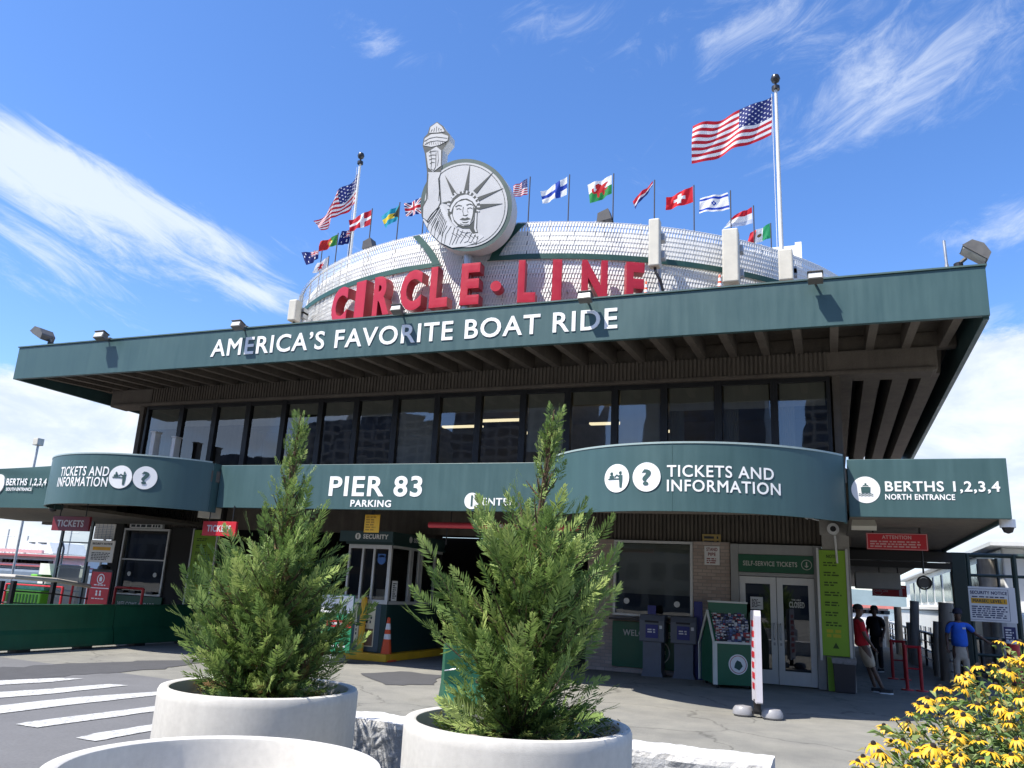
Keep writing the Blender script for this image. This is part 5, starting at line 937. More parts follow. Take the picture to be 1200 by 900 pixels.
# green jersey barrier behind right tree
def jersey(T, a, b, h, mat):
    a, b = np.array(a, float), np.array(b, float); L = np.linalg.norm(b-a); d = (b-a)/L; F = (np.array((*a, 0)), np.array((d[1], -d[0], 0)), np.array((0, 0, 1.)), np.array((-d[0], -d[1], 0)))
    mb = MB(); mb.prism([(-.28, 0), (.28, 0), (.28, .07), (.13, .32), (.085, h-.02), (.06, h), (-.06, h), (-.085, h-.02), (-.13, .32), (-.28, .07)], F, -L, 0); mb.build('barrier_body', mat, T, bevel=.012)
    mb = MB()
    for zz in (.5,): 
        q = a+np.array((d[1], -d[0]))*.14; mb.tube([(q[0], q[1], zz), (q[0]+.1, q[1]-.03, zz+.02), (q[0]+.24, q[1]-.01, zz+.05)], .01, 6)
    mb.build('wire_loop', GALV, T)
p0 = G(502, 826); T = thing('jersey_barrier', 'chunky green jersey barrier end peeking out left of the right tree', 'barrier', p0); jersey(T, (p0[0]+.22, p0[1]-.05), (p0[0]+1.35, p0[1]+.75), .86, M('jersey_green', (.008, .085, .042), .5, .2, 3, .15, 30))
# rough granite kerb blocks
def rough_block(x0, x1, y0, y1, h, seed, label):
    mb = MB(); nx, ny, nz = int((x1-x0)/.05), 8, 10; vs = {}; rows = []
    def dsp(p, s): return mnoise.noise(Vector(p)*6+Vector((seed, 0, 0)))*s+mnoise.noise(Vector(p)*17)*s*.5
    V = []; Fc = []
    prof = [(y0, 0)]+[(y0, h*j/nz) for j in range(1, nz+1)]+[(y0+(y1-y0)*j/ny, h) for j in range(1, ny+1)]+[(y1, 0)]
    for i in range(nx+1):
        x = x0+(x1-x0)*i/nx
        for k, (y, z) in enumerate(prof):
            front = 0 < k <= nz; p = (x, y, z); V.append((x, y-(abs(dsp(p, .03)) if front and k < nz else 0)+(dsp(p, .015) if k == nz else 0), z+(dsp((x*.7, y*.7, 3), .025) if k >= nz and k < len(prof)-1 else 0)))
    m = len(prof)
    for i in range(nx):
        for k in range(m-1): Fc.append((i*m+k, (i+1)*m+k, (i+1)*m+k+1, i*m+k+1))
    mb.add(V, [f for f in Fc], 0)
    mb.m = [1 if (i % (m-1)) >= nz-1 else 0 for i in range(len(Fc))]
    mb.add(V[:m]+V[-m:], [tuple(range(m))[::-1], tuple(range(m, 2*m))], 0)
    o = mb.build('kerb_block', [M('split_granite', (.37, .375, .38), .9, .35, 9, .4, 50, fine=.6), M('whitewashed_top', (.56, .55, .53), .85, .35, 5, .5, 40, fine=.3)], base=((x0+x1)/2, (y0+y1)/2, 0)); tag(o, label, 'kerb stone', 'whitewashed stone kerb blocks')
rough_block(-4.6, -3.0, 6.78, 7.22, .45, 1, 'rough stone kerb block between the two planted pots'); rough_block(-2.96, -.50, 6.93, 7.40, .45, 4, 'white topped stone kerb block right of the right planter')
# ================================================================== RIGHT FORECOURT
def kiosk(p, label):
    T = thing('newspaper_box', label, 'newspaper box', p, 'grey newspaper boxes'); x, y, z = p; w = .27
    mb = MB(); mb.prism([(-.24, 0), (.24, 0), (.2, .12), (.2, .72), (-.2, .72), (-.2, .12)], FR((x, y, z)), -.4, 0); mb.build('pedestal', GREYPL, T, bevel=.012)
    mb = MB(); mb.prism([(.05, .72), (-.43, .72), (-.43, 1.22), (-.36, 1.28), (-.02, 1.28), (.05, 1.16)], (np.array((x+w, y, z)), np.array((0, -1., 0)), np.array((0, 0, 1.)), np.array((1., 0, 0))), -2*w, 0); mb.build('cabinet', GREYPL, T, bevel=.015)
    mb = MB(); mb.box(x-.13, y-.062, z+.8, x+.14, y-.051, z+1.08); p2 = mb.build('window_card', BLUE, T); mb = MB(); scribble(mb, FR((x-.09, y-.062, z+.9)), .19, .1, 2, 3, lo=.9); mb.build('print', WHITE, p2)
    mb = MB(); mb.box(x-.15, y-.058, z+1.12, x+.15, y-.046, z+1.16); mb.box(x+.17, y-.06, z+1.0, x+.23, y-.05, z+1.07, 1); mb.build('handle', [BLACK, WHITE], T); return T
k1 = W(764, 760, 18.22)*np.array((1, 1, 0)); k2 = W(801, 760, 18.3)*np.array((1, 1, 0)); kiosk(tuple(k1), 'grey newspaper box with a navy card farther from the brochure stand'); kiosk(tuple(k2), 'grey newspaper box half hidden behind the green brochure stand')
mb = MB(); mb.box(k1[0]-.12, k1[1]+.1, 1.29, k1[0]+.06, k1[1]+.13, 1.48); tag(mb.build('navy_card', BLUE, base=(k1[0], k1[1]+.1, 1.29)), 'small navy card standing on top of the farther newspaper box', 'card')
# brochure stand (a wheeled cart turned a little so its left gable shows)
p = G(837.5, 806.5); T = thing('brochure_stand', 'green gabled brochure rack cart filled with leaflets and a round white emblem', 'brochure stand', p)
e1 = np.array((.80, .36, 0)); e1 /= np.linalg.norm(e1); e2 = np.array((-e1[1], e1[0], 0)); UPV = np.array((0, 0, 1.)); CW, dp, hs = .86, 1.02, .86
def L2(a, b, c): return np.array(p)+e1*a+e2*b+UPV*c                    # along the front, into the cart, up
SIDE = lambda a: (L2(a, 0, 0), e2, UPV, np.cross(e2, UPV)); FRONT = (np.array(p, float), e1, UPV, np.cross(e1, UPV))
prof = [(0, .07), (dp, .07), (dp, .80), (dp*.42, 1.46), (0, hs)]
mb = MB(); mb.prism(prof, SIDE(CW), .0, .03); mb.build('side_panel', GREENB, T); mb = MB(); mb.prism(prof, SIDE(.03), .0, .03); mb.build('side_panel', GREENB, T)
mb = MB(); mb.fbox(FRONT, .031, .07, -.04, CW-.031, .84, -.001); mb.build('front_panel', GREENB, T); mb = MB(); mb.fbox(FRONT, .031, 1.42, -.5, CW-.031, 1.62, -.46); mb.fbox(FRONT, .031, .07, -.5, CW-.031, 1.419, -.47); mb.build('header_board', GREENB, T)
mb = MB(); mb.fbox(FRONT, .031, .08, -dp, CW-.031, .12, -.05); mb.build('floor_panel', GREENB, T)
mb = MB()
for i in range(4): (u0, v0), (u1, v1) = prof[1:]and[(prof[0], prof[4]), (prof[4], prof[3]), (prof[3], prof[2]), (prof[2], prof[1])][i]; mb.tube([L2(-.008, u0, v0), L2(-.008, u1, v1)], .026, 4)
mb.fbox(FRONT, 0, .84, -.03, CW, .88, .014); mb.fbox(FRONT, .02, 1.62, -.51, CW-.02, 1.655, -.45); mb.fbox(FRONT, 0, .07, .001, .055, .84, .016); mb.fbox(FRONT, CW-.04, .07, .001, CW, .84, .016); mb.build('pale_trim', CREAM, T)
LEAFM = attr_mat('leaflet_print', .5); rg = random.Random(9); mb = MB(); cols = []
for r in range(9):
    b = .03+.42*r/8; c = .84+.5*r/8; x = .04
    while x < CW-.1:
        w = rg.uniform(.05, .09); h = rg.uniform(.06, .10); cc = rg.choice([(.55, .55, .57), (.05, .06, .16), (.3, .04, .05), (.03, .03, .05), (.12, .2, .34), (.45, .4, .36), (.05, .05, .07), (.4, .4, .48), (.02, .02, .03)])
        c2 = rg.choice([(.6, .6, .6), (.03, .03, .08), (.32, .05, .05), (.1, .12, .26)]); mb.fbox(FRONT, x, c-.03, -b-.012, x+w*.9, c+h, -b); mb.fbox(FRONT, x+.008, c+h*.35, -b+.0005, x+w*.8, c+h*.7, -b+.003); cols += [cc]*6+[c2]*6; x += w
o = mb.build('leaflets', LEAFM, T); ca = o.data.color_attributes.new('tint', 'FLOAT_COLOR', 'CORNER'); ca.data.foreach_set('color', [q for c in cols for _ in range(4) for q in (*c, 1)])
F = (L2(CW*.55, 0, .46), *FRONT[1:]); mb = MB(); disc(mb, F, .19, .19, 0, .006, 36); mb.build('round_emblem', WHITE, T); F2 = (F[0]+F[3]*.006, *F[1:]); mb = MB(); ring(mb, F2, .155, .168, 0, .003, 32); mb.build('emblem_ring', M('faded_red', (.45, .12, .1), .6, .1), T); mb = MB(); mb.prism([(-.08, -.06), (.02, -.11), (.09, -.03), (.05, .05), (-.02, .08), (-.06, .02)], F2, 0, .004); mb.build('emblem_statue', M('dark_teal', (.01, .07, .06), .5, .1), T)
for x, y in ((.1, .12), (CW-.1, .12), (.1, dp-.12), (CW-.1, dp-.12)): q = L2(x, y, .045); mb = MB(); mb.tube([q-e1*.02, q+e1*.02], .045, 12); mb.build('castor', BLACK, T)
a = W(818, 700, 18.45); mb = MB(); mb.box(a[0]-.09, 18.45, .0, a[0]+.09, 18.5, 1.62); tag(mb.build('navy_stand', BLUE, base=(a[0], 18.2, 0), bevel=.01), 'narrow navy stand behind the brochure rack', 'stand')
# feather banner edge-on with grey weights
p = G(888, 841); T = thing('banner_stand', 'tall white banner seen edge-on with red print on a grey weighted base', 'banner', p); mb = MB(); F = (np.array(p), np.array((math.cos(rad(-78)), math.sin(rad(-78)), 0)), np.array((0, 0, 1.)), None); F = (F[0], F[1], F[2], np.cross(F[1], F[2]))
hb = 1.54; F2 = F
mb.prism([(-.26, .22), (.26, .22), (.26, hb-.08), (.22, hb), (-.22, hb), (-.26, hb-.08)], F, -.045, .045); mb.build('banner_panel', M('banner_white', (.56, .54, .58), .45, .06, 3), T, bevel=.02)
mb = MB()
for sgn in (1, -1):
    FF = F if sgn > 0 else (F[0], -F[1], F[2], -F[3])
    for i, z in enumerate(np.arange(.40, 1.44, .15)): mb.fbox(FF, -.14, z, .046, .15 if i % 2 else .1, z+.09, .05)
mb.build('red_print', RED, T)
GW = M('grey_weight_plastic', (.26, .26, .27), .4, .12, 6)
for sg in (-1, 1):
    q = np.array(p)+np.array((.21*sg, -.03*sg, 0)); mb = MB(); V = []; 
    mb.lathe([(.02, .0), (.125, .0), (.155, .03), (.155, .09), (.12, .14), (.02, .155)], tuple(q), 22); mb.build('weight', GW, T, smooth=True)
mb = MB(); mb.box(p[0]-.32, p[1]-.05, .05, p[0]+.32, p[1]+.02, .09); mb.box(p[0]-.05, p[1]-.07, .09, p[0]+.05, p[1]+.05, .26); mb.build('base_bar', DARKMET, T)
# bin
p = G(991, 812); T = thing('litter_bin', 'square dark brown litter bin with a grey liner at the wall corner', 'bin', p); x, y, z = p
a = G(975, 811)[0]; w2 = .24
mb = MB(); mb.lathe([(.27, 0), (.31, .62)], (0, 0, 0), 4); mb.v = [(x+(q[0]*math.cos(.785)-q[1]*math.sin(.785))*1.0, y+.1+(q[0]*math.sin(.785)+q[1]*math.cos(.785)), q[2]) for q in mb.v]; mb.build('body', M('bin_brown', (.045, .038, .038), .55, .1, 4), T, bevel=.02)
mb = MB(); mb.lathe([(.315, .55), (.325, .58), (.33, .66), (.3, .67), (.29, .6)], (0, 0, 0), 4, caps=False); mb.v = [(x+(q[0]*math.cos(.785)-q[1]*math.sin(.785)), y+.1+(q[0]*math.sin(.785)+q[1]*math.cos(.785)), q[2]+rg.uniform(-.008, .008)) for q in mb.v]; mb.build('liner_bag', M('grey_liner', (.22, .22, .23), .3, .25, 9), T)
# post, stanchions, rails, fence with notice on the right
a = W(1121, 640, 22.1); T_ = MB(); T_.box(a[0]-.15, 22.0, 0, a[0]+.15, 22.3, 3.06); tag(T_.build('canopy_post', M('dark_green_post', (.012, .028, .024), .5, .15), base=(a[0], 22.1, 0), bevel=.01), 'dark green steel post holding up the north entrance canopy', 'post')
mb = MB(); mb.box(.4, 21.9, 2.82, a[0]-.151, 22.2, 3.05); mb.box(.4, 22.0, 2.66, a[0]-.151, 22.1, 2.8); tag(mb.build('shutter_beam', DARKMET, base=(1, 22, 2.6)), 'dark rolled shutter beam across the walkway mouth', 'shutter')
STG = 'red posts of the queue barrier'
def stanchion(p, label):
    T = thing('queue_barrier', label, 'barrier', p, STG); x, y, z = p; mb = MB()
    for dx in (0, .28): mb.tube([(x+dx, y, .02), (x+dx, y, .93)], .036, 10)
    mb.build('post', REDP, T, smooth=True); mb = MB(); mb.tube([(x-.04, y, .9), (x+.32, y, .9)], .03, 8); mb.tube([(x, y, .45), (x+.28, y, .45)], .018, 8); mb.build('rail', REDP, T); mb = MB()
    for dx in (0, .28): mb.lathe([(.13, 0), (.12, .025), (.04, .03)], (x+dx, y, 0), 14)
    mb.build('foot', REDP, T); return T
p = G(1065, 809); stanchion((p[0]-.02, p[1], 0), 'red queue barrier frame nearest the walkway mouth'); p = G(1051, 796); stanchion((p[0]-.08, p[1], 0), 'red queue barrier frame just behind the nearest one')
WR = M('pale_handrail', (.52, .48, .42), .6, .15, 3)
T = thing('walkway_railing', 'long railing with a pale wooden handrail along the walkway edge', 'railing', (2.6, 30, 0)); mb = MB(); mb.box(2.62, 21.9, .98, 2.76, 58, 1.04); mb.build('handrail', WR, T); mb = MB()
for z in (.25, .5, .75): mb.tube([(2.69, 21.9, z), (2.69, 58, z)], .02, 6)
mb.build('rail', WHITEP, T)
for k in range(19): mb = MB(); mb.box(2.66, 22+k*2-.03, 0, 2.73, 22+k*2+.03, .98); mb.build('post', DARKMET, T)
T = thing('dock_fence', 'dark green pipe fence carrying the white notice at the right edge', 'fence', (4.4, 22.2, 0)); DG = M('fence_dark_green', (.015, .035, .03), .5, .15)
FY2 = 22.2
for px in (1137, 1192, 1260): a = W(px, 700, FY2); mb = MB(); mb.tube([(a[0], FY2, 0), (a[0], FY2, 3.05)], .06, 8); mb.build('post', DG, T)
mb = MB(); a = W(1128, 700, FY2)[0]
for z in (.4, .75, 1.12, 2.55, 3.02): mb.tube([(a, FY2, z), (7.5, FY2, z)], .035 if z < 3 else .05, 8)
mb.build('rail', DG, T)
T, F, w, h = board('security_notice', 'big white security notice board with a yellow band on the dock fence', 'sign', (1129, 688, 1193, 729), FY2-.12, WHITE, .04)
mb = MB(); put(mb, 'SECURITY NOTICE', FR(F[0]+F[1]*w*.17+F[2]*h*.79), w*.68, h*.085, .003, .03); scribble(mb, FR(F[0]+F[1]*w*.2+F[2]*h*.68), w*.62, h*.06, 1, 1, lo=.98); scribble(mb, FR(F[0]+F[1]*w*.18+F[2]*h*.1), w*.66, h*.36, 6, 2, lo=.85)
for q in ((.13, .05, .875, .058), (.13, .93, .875, .938), (.13, .05, .137, .93), (.868, .05, .875, .93)): mb.fbox(F, q[0]*w, q[1]*h, .001, q[2]*w, q[3]*h, .004)
mb.build('print', M('navy_ink', (.03, .04, .12), .6, .05), T); mb = MB(); mb.fbox(F, w*.18, h*.52, .001, w*.84, h*.67, .004); mb.build('yellow_band', YELLOW, T); put_split('band_print', INK, T, 'MARSEC LEVEL 1', FR(F[0]+F[1]*w*.21+F[2]*h*.555-np.array((0, .004, 0))), w*.59, h*.08, .003, .025)
T, F, w, h = board('small_notice', 'small navy notice hanging below the white security notice', 'sign', (1178, 735, 1192, 754), FY2-.1, M('navy_notice', (.03, .035, .12), .5, .1), .02); mb = MB(); scribble(mb, FR(F[0]+F[1]*w*.12+F[2]*h*.1), w*.76, h*.8, 5, 12, lo=.7); mb.build('print', WHITE, T)
p = G(1190, 806); T = thing('red_post', 'stout red mooring post with a white cap at the right edge', 'post', (p[0], 20.6, 0)); mb = MB(); a = W(1190, 790, 20.6); mb.tube([(a[0], 20.6, 0), (a[0], 20.6, 1.08)], .13, 14); mb.build('shaft', REDP, T, smooth=True); mb = MB(); mb.lathe([(.135, 1.08), (.14, 1.1), (.1, 1.14)], (a[0], 20.6, 0), 14); mb.build('cap', WHITEP, T)
T = thing('round_lamp', 'round caged lamp hanging at the walkway mouth', 'lamp', W(1083, 683, 20.5)); c = W(1083, 683, 20.5); mb = MB(); F = FR(c); ring(mb, F, .12, .155, -.05, .05, 24); mb.build('cage', DARKMET, T); mb = MB(); disc(mb, F, .12, .11, -.03, .03, 20); mb.build('face', LAMPG, T); mb = MB(); mb.tube([(c[0], 20.5, c[2]+.2), (c[0], 20.5, 3.06)], .02, 6); mb.build('hanger', DARKMET, T)
# pilings
PG = 'grey wooden pilings beside the walkway'
def piling(px0, px1, ytop, Y, label, lean=0.0, seed=0):
    a, b = W(px0, ytop, Y), W(px1, ytop, Y); r = (b[0]-a[0])/2; xc = (a[0]+b[0])/2; rg = random.Random(seed); h = a[2]
    mb = MB(); mb.tube([(xc+lean*1.2, Y, -2.4), (xc+lean*.5, Y, h*.5), (xc, Y, h)], [r*1.04, r, r*.97], 14); o = mb.build('piling', PILE, base=(xc, Y, -2.4), smooth=True); tag(o, label, 'piling', PG)
for q in ((1099, 1121, 706, 24, 'thick tall piling leaning left of the canopy post', -.1), (1093, 1106, 728, 25.2, 'shorter dark piling just left of the thick tall one', -.1), (1066, 1077, 704, 30, 'tall pale piling in the middle of the walkway view', -.12), (1061.5, 1070, 729, 31.5, 'stubby dark piling against the tall pale one', 0), (1047, 1056, 711, 36, 'pale piling farther along the walkway', 0), (1035, 1041, 722, 42, 'slim far piling near the man in black', 0),
          (1144, 1166, 655, 26, 'tall broad green-grey piling behind the notice board', 0), (1172, 1186, 664, 28, 'tall piling right behind the notice board', 0)): piling(*q)
# ================================================================== LEFT FORECOURT
def post_sign(T, x, y, z0): mb = MB(); mb.tube([(x, y, 0), (x, y, z0)], .03, 8); mb.build('post', GALV, T)
T, F, w, h = board('security_notice', 'white security notice with a yellow band beside the left ticket window', 'sign', (102, 633, 131, 659), 16.6, WHITE, .02); mb = MB(); put(mb, 'SECURITY NOTICE', FR(F[0]+F[1]*w*.1+F[2]*h*.8), w*.8, h*.08, .003, .03); scribble(mb, FR(F[0]+F[1]*w*.12+F[2]*h*.1), w*.76, h*.36, 5, 2, lo=.8); mb.build('print', INK, T); mb = MB(); mb.fbox(F, w*.14, h*.55, .001, w*.86, h*.7, .004); mb.build('yellow_band', YELLOW, T); post_sign(T, F[0][0]+w/2, 16.65, F[0][2]+h)
T, F, w, h = board('timetable_board', 'white timetable board with a grid above the left security notice', 'sign', (109, 614, 133, 632), 16.9, WHITE, .02); mb = MB()
for i in range(1, 5): mb.fbox(F, w*i/5-.008, 0, .001, w*i/5+.008, h, .003)
for i in range(8): scribble(mb, FR(F[0]+F[1]*w*.04+F[2]*h*(.06+.11*i)), w*.92, h*.06, 1, i, lo=.95)
mb.build('print', M('pale_blue_ink', (.3, .36, .5), .6, .05), T); post_sign(T, F[0][0]+w*.5, 16.95, F[0][2]+h)
a, b = W(102, 706, 15.6), W(131, 671, 15.6); T = thing('poster_stand', 'red poster stand in a black frame behind the long green barrier', 'poster stand', (a[0], 15.6, 0)); w = b[0]-a[0]; mb = MB(); mb.box(a[0], 15.6, .25, b[0], 15.63, b[2]); mb.build('panel', RED, T); F = FR((a[0], 15.6, a[2]))
mb = MB(); mb.box(a[0]-.03, 15.61, 0, a[0]-.001, 15.65, b[2]+.04); mb.box(b[0]+.001, 15.61, 0, b[0]+.03, 15.65, b[2]+.04); mb.box(a[0], 15.605, b[2]+.001, b[0], 15.65, b[2]+.07); mb.lathe([(.03, 0), (.16, .0), (.14, .07), (.05, .12)], ((a[0]+b[0])/2, 15.64, b[2]+.07), 12); mb.build('frame', DARKMET, T)
h = b[2]-a[2]; mb = MB(); ring(mb, FR((a[0]+w*.5, 15.6, a[2]+h*.78)), .1, .125, .001, .004, 24); mb.prism([(-.04, -.06), (.04, -.06), (.05, .02), (0, .07), (-.05, .02)], FR((a[0]+w*.5, 15.6, a[2]+h*.78)), .001, .004); scribble(mb, FR((a[0]+w*.2, 15.6, a[2]+h*.55)), w*.6, .05, 1, 3, lo=.98); mb.fbox(FR((a[0], 15.6, a[2]+h*.47)), w*.02, 0, .001, w*.98, .02, .003)
for k in (-.1, .02): q = FR((a[0]+w*.5+k, 15.6, a[2]+h*.24)); disc(mb, FR(q[0]+np.array((.03, 0, .1))), .03, .03, .001, .004, 12); mb.prism([(0, 0), (.07, 0), (.055, .07), (.01, .07)], q, .001, .004)
scribble(mb, FR((a[0]+w*.18, 15.6, a[2]+h*.12)), w*.64, .04, 1, 6, lo=.98); mb.build('print', WHITE, T)
T = thing('ramp_railing', 'dark post railing with a pale wooden handrail behind the green barrier', 'railing', (-17, 13, 0)); mb = MB(); pts = [(W(-60, 672, 12.5)), W(18, 676, 13), W(65, 680, 14), W(105, 687, 15.3)]; mb.tube([tuple(q) for q in pts], .05, 8); mb.build('handrail', WR, T)
for px, Y, zt in ((3, 12.9, 0), (17, 13.0, 0), (64, 14.0, 0), (-30, 12.7, 0)): a = W(px, 679, Y); mb = MB(); mb.box(a[0]-.045, Y-.045, 0, a[0]+.045, Y+.045, a[2]-.03); mb.build('post', DARKMET, T)
mb = MB()
for dz in (.3, .55): mb.tube([(q[0], q[1], q[2]-dz) for q in pts], .018, 6)
mb.build('rail', DARKMET, T)
for px0, px1, Y, lab in ((8, 74, 14.8, 'red queue rail left of the red poster stand'), (86, 104, 15.9, 'red queue rail right up against the red poster stand')):
    a, b = W(px0, 684, Y), W(px1, 688, Y); T = thing('queue_barrier', lab, 'barrier', ((a[0]+b[0])/2, Y, 0), 'red queue rails at the left'); mb = MB(); mb.tube([(a[0], Y, a[2]), (b[0], Y, a[2])], .022, 8); mb.tube([(a[0], Y, .4), (b[0], Y, .4)], .016, 8); mb.build('rail', REDP, T)
    for x in (a[0], b[0]): mb = MB(); mb.tube([(x, Y, 0), (x, Y, a[2])], .03, 8); mb.build('post', REDP, T)
T, F, w, h = None, None, None, None
a, b = W(136, 688, 16.2), W(168, 690, 16.2); T = thing('queue_barrier', 'red queue rail in front of the left ticket window', 'barrier', ((a[0]+b[0])/2, 16.2, 0), 'red queue rails at the left'); mb = MB(); mb.tube([(a[0], 16.2, a[2]), (b[0], 16.2, a[2])], .03, 8); mb.build('rail', REDP, T)
for x in (a[0], b[0]): mb = MB(); mb.tube([(x, 16.2, 0), (x, 16.2, a[2])], .035, 8); mb.build('post', REDP, T)
LC = M('lime_crate', (.16, .5, .04), .45, .1)
for px0, px1, yt, Y, lab in ((5, 49, 689, 15.6, 'lime green plastic barrier with a mesh top behind the left railing'), (36, 49, 672.5, 19, 'lime green awning scrap left of the white tank')):
    a, b = W(px0, yt, Y), W(px1, yt, Y); T = thing('lime_barrier', lab, 'barrier', (a[0], Y, 0)); mb = MB(); mb.box(a[0], Y, 0 if yt > 680 else a[2]-.12, b[0], Y+.4, a[2]); mb.build('body', LC, T, bevel=.03)
    if yt > 680:
        mb = MB(); nn = int((b[0]-a[0])/.12)
        for k in range(nn): mb.box(a[0]+k*.12+.02, Y-.012, .25, a[0]+k*.12+.07, Y-.001, a[2]-.12)
        mb.build('slots', M('dark_lime', (.04, .16, .03), .6, .1), T); mb = MB(); mb.box(a[0]-.02, Y+.05, a[2]+.001, b[0]+.02, Y+.35, a[2]+.16); mb.build('mesh_top', M('aqua_net', (.12, .42, .28), .7, .3, 12), T)
    else: mb = MB(); mb.tube([(b[0]-.1, Y+.2, 0), (b[0]-.1, Y+.2, a[2]-.1)], .03, 6); mb.build('post', GALV, T)
a, b = W(49, 660, 19.5), W(69, 662, 19.5); T = thing('white_tank', 'tall off-white tank with a pipe left of the glass windscreen', 'tank', (a[0], 19.5, 0)); mb = MB(); mb.prism([(0, 0), (b[0]-a[0], 0), (b[0]-a[0]+.06, a[2]), (-.06, a[2])], FR((a[0], 19.9, 0)), -.4, .4); mb.build('body', WHITEP, T, bevel=.03); mb = MB(); c = (a[0]+b[0])/2+.05; mb.tube([(c-.05, 19.7, a[2]), (c-.05, 19.7, a[2]+.5), (c+.06, 19.7, a[2]+.75), (c+.18, 19.7, a[2]+.5), (c+.18, 19.7, a[2])], .035, 8); mb.build('pipe', GALV, T, smooth=True)
T = thing('glass_windscreen', 'tall steel framed glass windscreen left of the ticket booth', 'windscreen', W(90, 706, 18.0)*np.array((1, 1, 0))); xs_ = [W(66, 660, 18.0)[0], W(100, 660, 18.0)[0]]; mb = MB()
for x in xs_: mb.box(x-.04, 18, 0, x+.04, 18.06, 3.05)
for z in (.95, 1.62, 2.35): mb.box(xs_[0]+.04, 18.01, z, xs_[1]-.04, 18.05, z+.04)
mb.build('frame', M('windscreen_steel', (.16, .2, .22), .4, .1, metal=.4), T); mb = MB(); mb.add([(xs_[0], 18.03, .1), (xs_[1], 18.03, .1), (xs_[1], 18.03, 3), (xs_[0], 18.03, 3)], [(0, 1, 2, 3)]); mb.build('pane', GLASS_CL, T)
a, b = W(68, 700, 20.5), W(100, 663, 20.5); mb = MB(); mb.box(a[0], 20.5, 0, b[0], 20.7, b[2]); tag(mb.build('grey_partition', M('partition_grey', (.33, .37, .36), .6, .1, 2), base=(a[0], 20.5, 0)), 'low grey green partition behind the glass windscreen', 'partition')
# ================================================================== BOATS
BW = M('boat_white', (.7, .71, .7), .4, .08, .6, streak=.4); BWIN = M('boat_window', (.03, .04, .05), .15, .1); BRED = M('boat_red', (.42, .10, .11), .45, .1); BDK = M('boat_blue_grey', (.16, .2, .25), .5, .15)
T = thing('excursion_boat', 'long white excursion boat with pinkish red stripes moored beyond the left railing', 'boat', (-58, 44, -1.7)); Y = 40
def band(z0, z1, x0, x1, y0, y1, mat, name, **k): mb = MB(); mb.box(x0, y0, z0, x1, y1, z1); return mb.build(name, mat, T, **k)
zt = lambda px, py: W(px, py, Y)[2]
xr_ = W(112, 660, Y)[0]
band(-1.8, zt(40, 667), -96, xr_, Y, Y+8, BDK, 'hull', bevel=.2); band(zt(40, 667)+.001, zt(40, 650), -95, xr_-1, Y+.3, Y+7.7, BW, 'main_deck'); band(zt(40, 652), zt(40, 649.5), -95.5, xr_-.6, Y-.1, Y+.28, BRED, 'red_stripe'); band(zt(40, 664), zt(40, 662.3), -95.5, xr_-.4, Y-.05, Y+.28, BRED, 'red_stripe'); band(zt(40, 648)+.02, zt(40, 644), -94, xr_-6, Y+.8, Y+1.0, M('boat_pink', (.5, .27, .28), .5, .1), 'deck_rail')
for i in range(13):
    x = W(-2+i*4.6, 659, Y)[0]; mb = MB(); mb.box(x-.35, Y+.24, zt(40, 660.5), x+.35, Y+.299, zt(40, 656.3)); mb.build('window', BWIN, T)
xa_, xb_ = W(22, 648, Y+3)[0], W(62, 648, Y+3)[0]; z0 = W(40, 648, Y+3)[2]; z1 = W(40, 633, Y+3)[2]
mb = MB(); mb.prism([(xa_, z0), (xb_+.6, z0), (xb_, z1-.1), (xa_+3.0, z1), (xa_+1.4, z0+.9)], FR((0, Y+2.5, 0)), -3, 0); mb.build('pilothouse', BW, T, bevel=.05)
for q in ((.42, .62), (.68, .95)): x0 = xa_+(xb_-xa_)*q[0]; x1 = xa_+(xb_-xa_)*q[1]; mb = MB(); mb.prism([(x0, z0+.75), (x1, z0+.75), (x1, z1-.25), (x0+.5, z1-.25)], FR((0, Y+2.49, 0)), 0, .03); mb.build('window', BWIN, T)
for k in range(26):
    x = W(-2+k*4.2, 648, Y+.9)[0]
    if x < xr_-6: mb = MB(); mb.tube([(x, Y+.9, zt(40, 650)), (x, Y+.9, zt(40, 643))], .035, 5); mb.build('rail_post', BW, T)
for dx, hh in ((6, 620), (30, 628), (80, 616)):
    x = W(dx, 645, Y+3)[0]; mb = MB(); mb.tube([(x, Y+3, 2), (x, Y+3, W(dx, hh, Y+3)[2])], .05, 6); mb.tube([(x-.7, Y+3, W(dx, hh+8, Y+3)[2]), (x+.7, Y+3, W(dx, hh+8, Y+3)[2])], .03, 5); mb.build('antenna', GALV, T)
mb = MB(); x = W(92, 645, Y)[0]; mb.tube([(x, Y+2, 1), (x, Y+2, W(92, 612, Y)[2])], .05, 6); mb.build('mast', GALV, T)
T = thing('white_ferry', 'big white ferry with tall windows moored close beside the right pilings', 'boat', (6, 33, -1.7)); xf = W(1063, 700, 30)[0]
def ferry_band(z0, z1, x0, x1, y0, y1, mat, name, **k): mb = MB(); mb.box(x0, y0, z0, x1, y1, z1); return mb.build(name, mat, T, **k)
xs0 = 3.95
ferry_band(-1.9, 1.75, xs0, 16, 24.5, 60, BW, 'hull', bevel=.15); ferry_band(1.751, 3.45, xs0+.35, 15.5, 25.5, 58, BW, 'upper_deck', bevel=.05); ferry_band(1.76, 1.87, xs0-.1, xs0+.34, 24.4, 60, WHITEP, 'deck_edge'); ferry_band(3.451, 3.55, xs0, 16, 24.8, 59, BW, 'roof')
for k in range(9): y = 26.3+k*3.2; mb = MB(); mb.box(xs0+.30, y, 2.1, xs0+.349, y+2.3, 3.2); mb.build('window', M('ferry_glass', (.12, .16, .17), .12, .15), T)
for k in range(10): y = 25.6+k*2.2; mb = MB(); mb.box(xs0-.05, y, .2, xs0-.001, y+.9, 1.0); mb.build('window', BWIN, T)
